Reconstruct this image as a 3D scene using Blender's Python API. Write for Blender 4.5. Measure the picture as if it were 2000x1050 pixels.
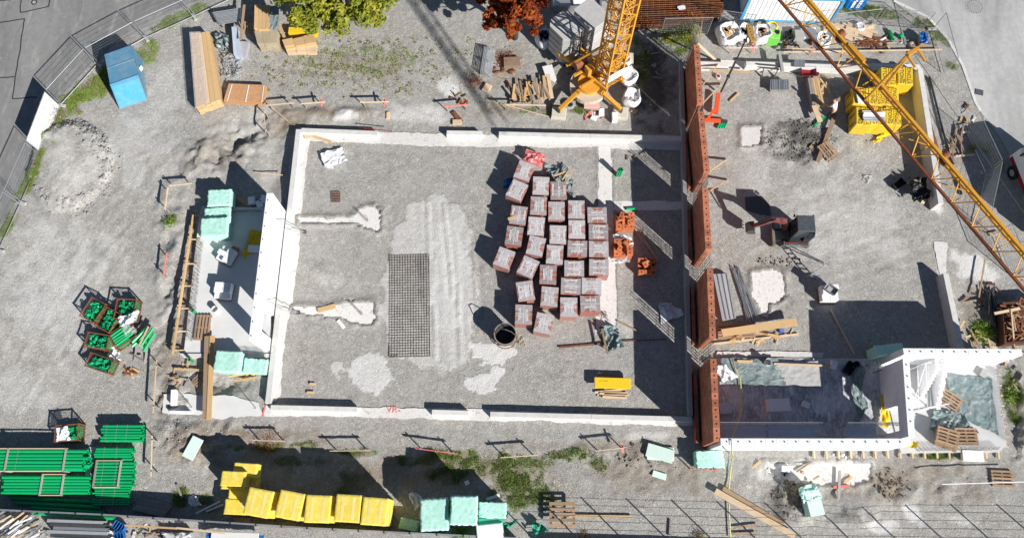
import bpy, bmesh, math, random
import numpy as np
from mathutils import Vector, Matrix, Euler
random.seed(11); RNG = np.random.default_rng(11)
for o in list(bpy.data.objects): bpy.data.objects.remove(o)
SC = bpy.context.scene
COL = SC.collection
PI = math.pi

# ------------------------------------------------------------------ camera, sky, sun, exposure
H = 48.0; F = 1600.0; TH = math.atan(505/F); CT, ST = math.cos(TH), math.sin(TH)
cam = bpy.data.objects.new('camera', bpy.data.cameras.new('camera')); COL.objects.link(cam)
cam.data.sensor_width = 36; cam.data.lens = F/2000*36; cam.data.clip_end = 3000; cam.data.clip_start = 0.5
cam.location = (0, 0, H); cam.rotation_euler = (TH, 0, 0); SC.camera = cam
SUN = Vector((1.13, -1.12, 1.0)); ELEV = math.asin(SUN.normalized().z)
wd = bpy.data.worlds.new('World'); SC.world = wd; wd.use_nodes = True
nt = wd.node_tree; sky = nt.nodes.new('ShaderNodeTexSky'); sky.sky_type = 'NISHITA'; sky.sun_disc = False
sky.sun_elevation = ELEV; sky.sun_rotation = math.atan2(SUN.x, SUN.y); sky.air_density = 0.8; sky.dust_density = 0.1
bg = nt.nodes['Background']; nt.links.new(sky.outputs[0], bg.inputs[0]); bg.inputs[1].default_value = 0.05
sl = bpy.data.lights.new('sun', 'SUN'); sl.energy = 5.0; sl.angle = math.radians(0.5); sl.color = (1.0, 0.965, 0.915)
so = bpy.data.objects.new('sun', sl); COL.objects.link(so); so.rotation_euler = SUN.to_track_quat('Z', 'Y').to_euler()
so.location = (30, -30, 40)
SC.cycles.max_bounces = 8; SC.cycles.diffuse_bounces = 4
SC.view_settings.view_transform = 'Standard'; SC.view_settings.look = 'None'; SC.view_settings.gamma = 1
SC.view_settings.use_curve_mapping = False; SC.view_settings.exposure = 0.45

# ------------------------------------------------------------------ helpers
def W(px, py, z=0.0):
    """survey helper: a pixel of the photograph at a known height -> site coordinates in metres"""
    u = (px-1000)/F; v = (525-py)/F
    d = (u, ST+v*CT, -CT+v*ST); t = (z-H)/d[2]
    return Vector((d[0]*t, d[1]*t, z))
ROOT = {}
def tag(o, label=None, cat=None, group=None, kind=None):
    if label: o['label'] = label
    if cat: o['category'] = cat
    if group: o['group'] = group
    if kind: o['kind'] = kind
    return o
def thing(name, label, cat, loc=(0, 0, 0), rz=0.0, group=None):
    o = bpy.data.objects.new(name, None); COL.objects.link(o); o.empty_display_size = 0.2
    o.location = loc; o.rotation_euler = (0, 0, rz)
    ROOT[o.name] = Matrix.Translation(Vector(loc)) @ Matrix.Rotation(rz, 4, 'Z')
    return tag(o, label, cat, group)
def link(name, me, parent=None, loc=(0, 0, 0), rot=(0, 0, 0), scale=None):
    o = bpy.data.objects.new(name, me); COL.objects.link(o); o.location = loc; o.rotation_euler = rot
    if scale: o.scale = scale
    if parent:
        o.parent = parent; ROOT[o.name] = ROOT[parent.name]
    else:
        ROOT[o.name] = Matrix.Translation(Vector(loc)) @ Euler(rot).to_matrix().to_4x4()
    return o
def copy_tree(o, parent=None, loc=None, rz=None, label=None):
    c = o.copy(); COL.objects.link(c)
    if parent: c.parent = parent
    if loc is not None: c.location = loc
    if rz is not None: c.rotation_euler = (0, 0, rz)
    if label: c['label'] = label
    for ch in o.children: copy_tree(ch, c)
    return c

class MB:
    """collects faces in site coordinates, builds ONE mesh object"""
    def __init__(s): s.v = []; s.f = []; s.m = []
    def add(s, vs, fs, m=0):
        b = len(s.v); s.v += [tuple(p) for p in vs]; s.f += [tuple(b+i for i in f) for f in fs]; s.m += [m]*len(fs); return s
    def box(s, c, size, rz=0.0, m=0, rot=None):
        a, b, d = size[0]/2, size[1]/2, size[2]/2
        M = rot if rot else Matrix.Rotation(rz, 3, 'Z')
        vs = [Vector(c)+M @ Vector((x*a, y*b, z*d)) for z in (-1, 1) for x, y in ((-1, -1), (1, -1), (1, 1), (-1, 1))]
        return s.add(vs, [(3, 2, 1, 0), (4, 5, 6, 7), (0, 1, 5, 4), (1, 2, 6, 5), (2, 3, 7, 6), (3, 0, 4, 7)], m)
    def bbox(s, c, size, rz=0.0, bev=0.02, m=0):
        """box with bevelled upper edge"""
        a, b, d = size[0]/2, size[1]/2, size[2]/2; M = Matrix.Rotation(rz, 3, 'Z'); vs = []
        for z, k in ((-d, 0), (d-bev, 0), (d, bev)):
            for x, y in ((-1, -1), (1, -1), (1, 1), (-1, 1)): vs.append(Vector(c)+M @ Vector((x*(a-k), y*(b-k), z)))
        fs = [(3, 2, 1, 0), (8, 9, 10, 11)]
        for r in (0, 4):
            for i in range(4): fs.append((r+i, r+(i+1) % 4, r+4+(i+1) % 4, r+4+i))
        return s.add(vs, fs, m)
    def beam(s, p0, p1, w, h, m=0, up=(0, 0, 1)):
        p0, p1 = Vector(p0), Vector(p1); d = (p1-p0); L = d.length
        if L < 1e-6: return s
        d /= L; u = Vector(up)
        if abs(d.dot(u)) > .98: u = Vector((1, 0, 0))
        x = d.cross(u).normalized(); y = x.cross(d).normalized()
        vs = [p+x*(a*w/2)+y*(b*h/2) for p in (p0, p1) for a, b in ((-1, -1), (1, -1), (1, 1), (-1, 1))]
        return s.add(vs, [(0, 1, 2, 3), (7, 6, 5, 4), (0, 4, 5, 1), (1, 5, 6, 2), (2, 6, 7, 3), (3, 7, 4, 0)], m)
    def tube(s, pts, r, n=6, m=0, cap=True):
        pts = [Vector(p) for p in pts]; k = len(pts); vs = []
        for i, p in enumerate(pts):
            d = (pts[min(i+1, k-1)]-pts[max(i-1, 0)]).normalized()
            u = Vector((0, 0, 1)) if abs(d.z) < .95 else Vector((1, 0, 0))
            x = d.cross(u).normalized(); y = x.cross(d)
            rr = r[i] if isinstance(r, (list, tuple)) else r
            vs += [p+(x*math.cos(2*PI*j/n)+y*math.sin(2*PI*j/n))*rr for j in range(n)]
        fs = [(i*n+j, i*n+(j+1) % n, (i+1)*n+(j+1) % n, (i+1)*n+j) for i in range(k-1) for j in range(n)]
        if cap: fs += [tuple(range(n-1, -1, -1)), tuple((k-1)*n+j for j in range(n))]
        return s.add(vs, fs, m)
    def pipe(s, p0, p1, r, n=10, m=0, t=.1):
        """open-ended hollow pipe"""
        p0, p1 = Vector(p0), Vector(p1); d = (p1-p0).normalized(); u = Vector((0, 0, 1)) if abs(d.z) < .95 else Vector((1, 0, 0))
        x = d.cross(u).normalized(); y = x.cross(d); vs = []
        for p, rr in ((p0, r), (p1, r), (p1, r*(1-t)), (p0, r*(1-t))):
            vs += [p+(x*math.cos(2*PI*j/n)+y*math.sin(2*PI*j/n))*rr for j in range(n)]
        fs = []
        for i in range(4):
            for j in range(n): fs.append((i*n+j, i*n+(j+1) % n, ((i+1) % 4)*n+(j+1) % n, ((i+1) % 4)*n+j))
        return s.add(vs, fs, m)
    def prism(s, poly, z0, z1, m=0):
        n = len(poly); vs = [(p[0], p[1], z0) for p in poly]+[(p[0], p[1], z1) for p in poly]
        ar = sum(poly[i][0]*poly[(i+1) % n][1]-poly[(i+1) % n][0]*poly[i][1] for i in range(n))
        fs = [tuple(range(n, 2*n)), tuple(range(n-1, -1, -1))]+[(i, (i+1) % n, n+(i+1) % n, n+i) for i in range(n)]
        if ar < 0: fs = [tuple(reversed(f)) for f in fs]
        return s.add(vs, fs, m)
    def quad(s, a, b, c, d, m=0): return s.add([a, b, c, d], [(0, 1, 2, 3)], m)
    def hexa(s, lo, hi, m=0):
        """solid between a lower and an upper 4-corner ring"""
        return s.add(list(lo)+list(hi), [(3, 2, 1, 0), (4, 5, 6, 7), (0, 1, 5, 4), (1, 2, 6, 5), (2, 3, 7, 6), (3, 0, 4, 7)], m)
    def build(s, name, mats, parent=None, smooth=False, local=False):
        me = bpy.data.meshes.new(name)
        vs = s.v
        if parent and not local:
            Mi = ROOT[parent.name].inverted(); vs = [tuple(Mi @ Vector(p)) for p in vs]
        me.from_pydata(vs, [], s.f)
        for mm in (mats if isinstance(mats, (list, tuple)) else [mats]): me.materials.append(mm)
        if any(s.m): me.polygons.foreach_set('material_index', s.m)
        if smooth: me.polygons.foreach_set('use_smooth', [True]*len(s.f))
        me.update()
        return link(name, me, parent)
def npmesh(name, V, Fa, mats, smooth=False, parent=None):
    me = bpy.data.meshes.new(name); V = np.asarray(V, dtype=np.float32); Fa = np.asarray(Fa, dtype=np.int32)
    k = Fa.shape[1]
    me.vertices.add(len(V)); me.vertices.foreach_set('co', V.ravel())
    me.loops.add(Fa.size); me.loops.foreach_set('vertex_index', Fa.ravel())
    me.polygons.add(len(Fa)); me.polygons.foreach_set('loop_start', np.arange(0, Fa.size, k, dtype=np.int32))
    me.polygons.foreach_set('loop_total', np.full(len(Fa), k, dtype=np.int32))
    if smooth: me.polygons.foreach_set('use_smooth', np.ones(len(Fa), dtype=bool))
    for mm in (mats if isinstance(mats, (list, tuple)) else [mats]): me.materials.append(mm)
    me.update(); me.validate()
    return link(name, me, parent)

# value noise for terrain and scattering
def vnoise(x, y, sc, seed=0):
    r = np.random.default_rng(seed+777); T = r.random((256, 256)).astype(np.float32)
    x = x/sc; y = y/sc; xi = np.floor(x).astype(int); yi = np.floor(y).astype(int)
    fx = x-xi; fy = y-yi; fx = fx*fx*(3-2*fx); fy = fy*fy*(3-2*fy)
    g = lambda a, b: T[a % 256, b % 256]
    return (g(xi, yi)*(1-fx)+g(xi+1, yi)*fx)*(1-fy)+(g(xi, yi+1)*(1-fx)+g(xi+1, yi+1)*fx)*fy
def fbm(x, y, sc, seed=0, o=4):
    s = 0; a = .5; t = 0
    for i in range(o):
        s = s+a*vnoise(x, y, sc/2**i, seed+i*13); t += a; a *= .55
    return s/t

# ------------------------------------------------------------------ materials
def new_mat(name):
    m = bpy.data.materials.new(name); m.use_nodes = True
    return m, m.node_tree, m.node_tree.nodes, m.node_tree.nodes['Principled BSDF']
def N(t, kind, **kw):
    n = t.nodes.new(kind)
    for k, v in kw.items():
        if k.startswith('i_'):
            key = k[2:]; key = int(key) if key.isdigit() else key.replace('_', ' ')
            n.inputs[key].default_value = v
        else: setattr(n, k, v)
    return n
def ramp(t, src, stops, inter='LINEAR'):
    r = t.nodes.new('ShaderNodeValToRGB'); r.color_ramp.interpolation = inter; e = r.color_ramp.elements
    while len(e) < len(stops): e.new(.5)
    for q, (p, c) in zip(e, stops): q.position = p; q.color = (c[0], c[1], c[2], 1) if not isinstance(c, float) else (c, c, c, 1)
    t.links.new(src, r.inputs[0]); return r.outputs[0]
def mixc(t, fac, a, b, mode='MIX'):
    n = t.nodes.new('ShaderNodeMix'); n.data_type = 'RGBA'; n.blend_type = mode
    for sock, val in ((n.inputs['Factor'], fac), (n.inputs['A'], a), (n.inputs['B'], b)):
        if isinstance(val, (int, float)): sock.default_value = val
        elif isinstance(val, (tuple, list)): sock.default_value = (val[0], val[1], val[2], 1)
        else: t.links.new(val, sock)
    return n.outputs['Result']
def math_(t, op, a, b=0.0, clamp=False):
    n = t.nodes.new('ShaderNodeMath'); n.operation = op; n.use_clamp = clamp
    for i, v in enumerate((a, b)):
        if isinstance(v, (int, float)): n.inputs[i].default_value = v
        else: t.links.new(v, n.inputs[i])
    return n.outputs[0]
MATS = {}
def mat(name, col, rough=.7, var=.12, scale=3.0, bump=.25, bscale=25.0, bdist=.01, metal=0.0, rnd=.08, stain=None, stretch=None, spec=.35, dust=0.0):
    if name in MATS: return MATS[name]
    m, t, ns, b = new_mat(name)
    geo = N(t, 'ShaderNodeTexCoord'); pos = geo.outputs['Object']
    oi = N(t, 'ShaderNodeObjectInfo')
    off = N(t, 'ShaderNodeVectorMath', operation='ADD'); t.links.new(pos, off.inputs[0])
    rv = N(t, 'ShaderNodeVectorMath', operation='SCALE'); rv.inputs[0].default_value = (37, 91, 53); t.links.new(oi.outputs['Random'], rv.inputs['Scale'])
    t.links.new(rv.outputs[0], off.inputs[1]); vec = off.outputs[0]
    if stretch:
        mp = N(t, 'ShaderNodeVectorMath', operation='MULTIPLY'); t.links.new(vec, mp.inputs[0]); mp.inputs[1].default_value = stretch; vec = mp.outputs[0]
    n1 = N(t, 'ShaderNodeTexNoise', i_Scale=scale, i_Detail=5.0, i_Roughness=.6); t.links.new(vec, n1.inputs['Vector'])
    n2 = N(t, 'ShaderNodeTexNoise', i_Scale=bscale, i_Detail=4.0, i_Roughness=.65); t.links.new(vec, n2.inputs['Vector'])
    k = math_(t, 'MULTIPLY', math_(t, 'SUBTRACT', n1.outputs[0], .5), var*3.2)
    k2 = math_(t, 'MULTIPLY', math_(t, 'SUBTRACT', n2.outputs[0], .5), var*1.4)
    k3 = math_(t, 'MULTIPLY', math_(t, 'SUBTRACT', oi.outputs['Random'], .5), rnd*2)
    tot = math_(t, 'ADD', math_(t, 'ADD', k, k2), math_(t, 'ADD', k3, 1.0))
    c = mixc(t, 1.0, col, tot, 'MULTIPLY')
    if stain:
        sm = ramp(t, n1.outputs[0], [(.52, 0.0), (.68, 1.0)]); c = mixc(t, math_(t, 'MULTIPLY', sm, stain[1]), c, stain[0])
    if dust:
        n3 = N(t, 'ShaderNodeTexNoise', i_Scale=1.3, i_Detail=6.0, i_Roughness=.7); t.links.new(pos, n3.inputs['Vector'])
        c = mixc(t, math_(t, 'MULTIPLY', ramp(t, n3.outputs[0], [(.4, 0.0), (.7, 1.0)]), dust), c, (.42, .40, .37))
    t.links.new(c, b.inputs['Base Color'])
    b.inputs['Roughness'].default_value = rough; b.inputs['Metallic'].default_value = metal
    b.inputs['Specular IOR Level'].default_value = spec
    if bump:
        bp = N(t, 'ShaderNodeBump', i_Strength=bump, i_Distance=bdist); t.links.new(n2.outputs[0], bp.inputs['Height']); t.links.new(bp.outputs[0], b.inputs['Normal'])
    MATS[name] = m; return m
def film_mat(name, alpha, col=(.8, .78, .78), rough=.25, bump=.4, amp=.5):
    m, t, ns, b = new_mat(name)
    tr = N(t, 'ShaderNodeBsdfTransparent'); mx = N(t, 'ShaderNodeMixShader'); out = ns['Material Output']
    tc = N(t, 'ShaderNodeTexCoord'); oi = N(t, 'ShaderNodeObjectInfo')
    add = N(t, 'ShaderNodeVectorMath', operation='ADD'); t.links.new(tc.outputs['Object'], add.inputs[0])
    cmb = N(t, 'ShaderNodeCombineXYZ'); t.links.new(math_(t, 'MULTIPLY', oi.outputs['Random'], 40), cmb.inputs[0]); t.links.new(cmb.outputs[0], add.inputs[1])
    n1 = N(t, 'ShaderNodeTexNoise', i_Scale=5.0, i_Detail=5.0, i_Roughness=.6, i_Distortion=.8); t.links.new(add.outputs[0], n1.inputs['Vector'])
    fac = math_(t, 'ADD', math_(t, 'MULTIPLY', math_(t, 'SUBTRACT', n1.outputs[0], .5), amp), math_(t, 'ADD', alpha-.1*(amp < .3), math_(t, 'MULTIPLY', oi.outputs['Random'], .2*(amp < .3))), clamp=True)
    t.links.new(mixc(t, 1.0, col, math_(t, 'ADD', .78, math_(t, 'MULTIPLY', oi.outputs['Random'], .44)), 'MULTIPLY'), b.inputs['Base Color']); b.inputs['Roughness'].default_value = rough
    bp = N(t, 'ShaderNodeBump', i_Strength=bump, i_Distance=.03); t.links.new(n1.outputs[0], bp.inputs['Height']); t.links.new(bp.outputs[0], b.inputs['Normal'])
    t.links.new(fac, mx.inputs[0]); t.links.new(tr.outputs[0], mx.inputs[1]); t.links.new(b.outputs[0], mx.inputs[2]); t.links.new(mx.outputs[0], out.inputs[0])
    return m

M_conc = mat('pale_concrete', (.68, .67, .645), .85, .2, 2.6, .4, 30, dust=.3, stain=((.52, .51, .49), .5))
M_concg = mat('grey_concrete', (.38, .38, .37), .85, .15, 2.5, .3, 30, stain=((.25, .25, .24), .4))
M_lime = mat('lime_concrete', (.70, .68, .655), .9, .22, 3.2, .7, 16, .025, stain=((.40, .39, .37), .75))
M_slab = mat('slab_concrete', (.64, .64, .63), .8, .08, 1.2, .15, 30)
M_block = mat('aerated_block', (.84, .845, .855), .9, .03, 4, .15, 60, rnd=.04)
M_light_stop = mat('light_stop_core', (.55, .54, .52), .9)
M_brick = mat('clay_brick', (.40, .15, .085), .85, .16, 6, .4, 50, rnd=.28, stain=((.50, .20, .12), .4))
M_bricko = mat('loose_brick', (.55, .17, .07), .85, .12, 6, .4, 50, rnd=.2)
M_hole = mat('brick_hole_shade', (.10, .035, .02), .95, bump=0)  # darkened clay tone, the shade inside the holes put into the colour
M_wood = mat('fresh_timber', (.60, .40, .20), .7, .16, 2.2, .3, 14, rnd=.14, stretch=(1, 1, 1), stain=((.45, .29, .15), .35))
M_woodp = mat('pale_timber', (.66, .50, .33), .75, .14, 2.2, .3, 14, rnd=.12)
M_woodm = mat('worn_timber', (.36, .24, .15), .8, .2, 2.5, .4, 14, rnd=.22, stain=((.24, .17, .12), .4))
M_woodg = mat('grey_timber', (.34, .31, .28), .85, .2, 2.5, .4, 14, rnd=.2)
M_osb = mat('strand_board', (.50, .27, .13), .75, .22, 9, .35, 20, rnd=.08, stain=((.62, .40, .22), .5))
M_galv = mat('galvanised_steel', (.50, .52, .54), .42, .14, 5, .1, 30, metal=.7, rnd=.12)
M_alu = mat('aluminium', (.62, .64, .66), .4, .1, 5, .1, 30, metal=.5, rnd=.1)
M_steel = mat('dark_steel', (.12, .12, .125), .5, .2, 5, .2, 30, metal=.6, rnd=.2)
M_rebar = mat('rebar_steel', (.20, .17, .145), .65, .25, 5, .2, 40, metal=.3)
M_rust = mat('rusty_steel', (.20, .075, .035), .85, .3, 4, .4, 30, rnd=.3, stain=((.32, .13, .05), .5))
M_yell = mat('yellow_wrap', (.84, .56, .02), .42, .09, 3, .45, 7, .03, rnd=.08, spec=.5, dust=.16)
M_yellp = mat('yellow_bale', (.86, .66, .08), .45, .1, 3, .4, 9, .03, rnd=.08, stain=((.86, .76, .34), .6), dust=.22)
M_yfilm = mat('yellow_sheet', (.85, .58, .02), .4, .12, 5, .5, 8, .05)
M_mint = mat('mint_wrap', (.46, .78, .66), .4, .08, 4, .5, 9, .04, rnd=.06, stain=((.62, .84, .76), .6))
M_mintp = mat('pale_mint_board', (.66, .82, .74), .7, .04, 4, .1, 40)
M_teal = mat('teal_tarp', (.17, .24, .25), .42, .2, 3, .7, 9, .05, stain=((.36, .41, .41), .6), dust=.45)
M_gtarp = mat('green_tarp', (.05, .33, .22), .45, .2, 4, .6, 8, .05)
M_dtarp = mat('dark_film', (.50, .50, .52), .4, .25, 3.2, .8, 9, .05, stain=((.10, .105, .12), .95), stretch=(1.6, .7, 1))
M_green = mat('green_pipe', (.005, .36, .12), .33, .08, 4, .05, 30, rnd=.1, spec=.5)
M_greend = mat('green_fitting', (.01, .34, .14), .35, .12, 6, .1, 30, rnd=.2)
M_crane = mat('crane_yellow', (.66, .32, .04), .5, .18, 6, .1, 40, stain=((.38, .17, .04), .55), rnd=.12)
M_craned = mat('crane_worn_red', (.20, .06, .025), .55, .25, 8, .1, 40)
M_black = mat('black_plastic', (.018, .019, .021), .45, .2, 6, .1, 30)
M_dark = mat('charcoal_paint', (.035, .038, .045), .4, .15, 6, .1, 30)
M_cab = mat('cab_roof_paint', (.05, .06, .075), .5, .15, 4, .1, 30, dust=.15)
M_rubber = mat('rubber_track', (.10, .095, .09), .8, .2, 8, .3, 30, dust=.6)
M_red = mat('red_paint', (.26, .018, .025), .4, .12, 6, .1, 30)
M_orange = mat('orange_red_paint', (.72, .10, .03), .45, .1, 6, .1, 30)
M_pink = mat('pink_paint', (.75, .20, .18), .8, .12, 6, .2, 30)
M_blue = mat('blue_paint', (.09, .25, .39), .45, .2, 2.2, .1, 20, stain=((.16, .22, .25), .7), dust=.35)
M_blueb = mat('bright_blue_paint', (.06, .33, .56), .45, .16, 3, .1, 20, stain=((.16, .34, .48), .5), dust=.15)
M_bluet = mat('blue_plastic', (.02, .14, .42), .4, .15, 4, .3, 10)
M_white = mat('white_paint', (.80, .80, .80), .5, .04, 4, .05, 30)
M_bag = mat('woven_bag', (.74, .75, .77), .75, .08, 4, .5, 10, .03)
M_foam = mat('white_foam', (.82, .82, .82), .85, .03, 5, .1, 60)
M_film_s = film_mat('clear_film', .32); M_film_t = film_mat('thin_stretch_film', .16, (.62, .50, .48), amp=.1); M_film_w = film_mat('folded_stretch_film', .72, (.52, .49, .50), amp=.29)
M_filmw = film_mat('white_film', .78, (.85, .85, .86))
M_limeg = mat('lime_green_plastic', (.20, .62, .10), .4, .08, 5)
M_skin = mat('skin', (.55, .33, .24), .6, .05); M_shirt = mat('white_shirt', (.74, .74, .75), .85, .05, bump=.3); M_trous = mat('dark_trousers', (.035, .037, .045), .85, .1)
M_hair = mat('grey_hair', (.20, .19, .18), .8, .2); M_glove = mat('red_glove', (.35, .04, .04), .8)
M_ink = mat('dark_ink', (.05, .045, .03), .6, bump=0); M_redink = mat('red_ink', (.5, .05, .03), .6, bump=0)
M_soil = mat('brown_soil', (.21, .165, .12), .95, .3, 3, .8, 16, .04, stain=((.10, .075, .05), .5))
M_dsoil = mat('dark_soil', (.17, .16, .15), .95, .3, 3, .8, 16, .04)
M_stone = mat('rubble_stone', (.42, .415, .40), .95, .15, 5, .4, 30, rnd=.3)
M_rope = mat('pale_rope', (.62, .54, .38), .9, .1); M_hose = mat('yellow_hose', (.62, .58, .22), .6, .1)
M_doka = mat('yellow_formwork_panel', (.85, .58, .02), .5, .08, 3, .1, 30, stain=((.70, .50, .06), .4))
M_glass = mat('tinted_glass', (.03, .04, .05), .08, 0, bump=0, spec=.6)
M_ply = mat('film_faced_plywood', (.50, .57, .66), .6, .12, 3, .1, 20)
M_stripe = None

def film_floor():
    m, t, ns, b = new_mat('crease_shaded_film'); tc = N(t, 'ShaderNodeTexCoord'); P = tc.outputs['Object']; cr = None
    for rot, sx in ((.5, 5.0), (-.6, 4.0), (1.4, 3.2)):
        mp = N(t, 'ShaderNodeMapping'); mp.inputs['Rotation'].default_value = (0, 0, rot); mp.inputs['Scale'].default_value = (sx, sx*.22, 1); t.links.new(P, mp.inputs['Vector'])
        n = N(t, 'ShaderNodeTexNoise', i_Scale=1.0, i_Detail=5.0, i_Roughness=.6, i_Distortion=.4); t.links.new(mp.outputs[0], n.inputs['Vector'])
        v = math_(t, 'ABSOLUTE', math_(t, 'SUBTRACT', n.outputs[0], .5)); k = N(t, 'ShaderNodeMapRange', i_1=.0, i_2=.045, i_3=1.0, i_4=0.0); t.links.new(v, k.inputs[0]); cr = k.outputs[0] if cr is None else math_(t, 'MAXIMUM', cr, k.outputs[0])
    big = N(t, 'ShaderNodeTexNoise', i_Scale=.9, i_Detail=6.0, i_Roughness=.65); t.links.new(P, big.inputs['Vector'])
    c = ramp(t, big.outputs[0], [(.34, (.56, .60, .66)), (.46, (.78, .81, .85)), (.62, (.84, .86, .89))]); gate = ramp(t, big.outputs[0], [(.4, .75), (.6, .25)])
    c = mixc(t, math_(t, 'MULTIPLY', cr, gate), c, (.13, .14, .16)); t.links.new(c, b.inputs['Base Color']); b.inputs['Roughness'].default_value = .45  # shade of the creases mixed into the film colour as dark lines
    bp = N(t, 'ShaderNodeBump', i_Strength=.6, i_Distance=.04); t.links.new(cr, bp.inputs['Height']); t.links.new(bp.outputs[0], b.inputs['Normal']); return m
M_floorfilm = film_floor()
def print_mat(name, paper, ink, sx, sy):
    """flat print: rows of small illegible lettering"""
    m, t, ns, b = new_mat(name)
    tc = N(t, 'ShaderNodeTexCoord'); br = N(t, 'ShaderNodeTexNoise', i_Scale=1.0, i_Detail=1.0)
    mp = N(t, 'ShaderNodeVectorMath', operation='MULTIPLY'); t.links.new(tc.outputs['Object'], mp.inputs[0]); mp.inputs[1].default_value = (sx, sy, 1); t.links.new(mp.outputs[0], br.inputs['Vector'])
    c = ramp(t, br.outputs[0], [(.47, paper), (.53, ink)]); t.links.new(c, b.inputs['Base Color']); b.inputs['Roughness'].default_value = .5
    return m
def strip_mat():
    m, t, ns, b = new_mat('printed_strip'); tc = N(t, 'ShaderNodeTexCoord'); n = N(t, 'ShaderNodeTexNoise', i_Scale=1.0, i_Detail=1.0); mp = N(t, 'ShaderNodeVectorMath', operation='MULTIPLY'); t.links.new(tc.outputs['Object'], mp.inputs[0]); mp.inputs[1].default_value = (20, 42, 1); t.links.new(mp.outputs[0], n.inputs['Vector'])
    sp = N(t, 'ShaderNodeSeparateXYZ'); t.links.new(tc.outputs['Object'], sp.inputs[0]); ax = math_(t, 'LESS_THAN', math_(t, 'ABSOLUTE', sp.outputs[0]), .028); ay = math_(t, 'LESS_THAN', math_(t, 'ABSOLUTE', sp.outputs[1]), .34)
    f = math_(t, 'MULTIPLY', math_(t, 'MULTIPLY', ax, ay), math_(t, 'GREATER_THAN', n.outputs[0], .48)); c = mixc(t, f, (.80, .79, .79), (.10, .09, .09)); t.links.new(c, b.inputs['Base Color']); b.inputs['Roughness'].default_value = .4; return m
M_print = strip_mat()

# ------------------------------------------------------------------ ground
def px_poly(pts, z=0.0): return [W(x, y, z) for x, y in pts]
def in_poly(x, y, poly):
    ins = np.zeros(x.shape, bool); n = len(poly)
    for i in range(n):
        x0, y0 = poly[i][0], poly[i][1]; x1, y1 = poly[(i+1) % n][0], poly[(i+1) % n][1]
        c = ((y0 > y) != (y1 > y)) & (x < (x1-x0)*(y-y0)/((y1-y0)+1e-12)+x0); ins ^= c
    return ins
def dist_seg(x, y, a, b):
    dx, dy = b[0]-a[0], b[1]-a[1]; L = dx*dx+dy*dy+1e-9
    t = np.clip(((x-a[0])*dx+(y-a[1])*dy)/L, 0, 1); return np.hypot(x-a[0]-t*dx, y-a[1]-t*dy)
ROAD_L = [(-260, -60), (405, -60), (395, 0), (330, 24), (250, 66), (175, 125), (118, 185), (84, 262), (55, 330), (25, 395), (0, 450), (-60, 560), (-260, 700)]
ROAD_R = [(1690, -60), (1745, 2), (1812, 34), (1852, 78), (1880, 128), (1905, 200), (1916, 220), (1950, 262), (1985, 330), (2040, 470), (2120, 700), (2300, 700), (2300, -60)]
RL = px_poly(ROAD_L); RR = px_poly(ROAD_R)
GX0, GX1, GY0, GY1, GS = -42.0, 42.0, -4.0, 42.0, 0.12
gx = np.arange(GX0, GX1+GS/2, GS); gy = np.arange(GY0, GY1+GS/2, GS)
X, Y = np.meshgrid(gx, gy)
Z = (fbm(X, Y, 2.4, 1)-.5)*.05+(fbm(X, Y, .5, 5)-.5)*.03+(RNG.random(X.shape)-.5)*.014
MK = {k: np.zeros(X.shape, np.float32) for k in ('white', 'grass', 'soil', 'dark')}
def win(c, r):
    i0, i1 = int((c.x-r-GX0)/GS), int((c.x+r-GX0)/GS)+2; j0, j1 = int((c.y-r-GY0)/GS), int((c.y+r-GY0)/GS)+2
    return (slice(max(0, j0), max(1, min(j1, X.shape[0]))), slice(max(0, i0), max(1, min(i1, X.shape[1]))))
def blob(ch, px, py, rx, ry, s=1.0, ang=0.0, ns=.9, seed=3, soft=.5):
    c = W(px, py); ex = W(px+rx, py)-c; sx = ex.length; sy = (W(px, py-ry)-c).length; a = -math.radians(ang)
    w_ = win(c, 1.7*max(sx, sy)); XX, YY = X[w_], Y[w_]
    dx, dy = XX-c.x, YY-c.y; u = (dx*math.cos(a)+dy*math.sin(a))/sx; v = (-dx*math.sin(a)+dy*math.cos(a))/sy
    d = np.sqrt(u*u+v*v)+(fbm(XX, YY, ns, seed)-.5)*1.3
    MK[ch][w_] = np.maximum(MK[ch][w_], s*np.clip((1-d)/soft, 0, 1))
def mound(px, py, rx, ry, h, rough=.0, ang=0.0, flat=1.0, seed=9, sc=.9):
    global Z
    c = W(px, py); sx = (W(px+rx, py)-c).length; sy = (W(px, py-ry)-c).length; a = -math.radians(ang)
    w_ = win(c, 1.1*max(sx, sy)); XX, YY = X[w_], Y[w_]
    dx, dy = XX-c.x, YY-c.y; u = (dx*math.cos(a)+dy*math.sin(a))/sx; v = (-dx*math.sin(a)+dy*math.cos(a))/sy
    k = np.clip(1-(u*u+v*v), 0, 1)**flat
    Z[w_] += k*(h+rough*(fbm(XX, YY, sc, seed, 5)-.5)*1.5)
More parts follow.
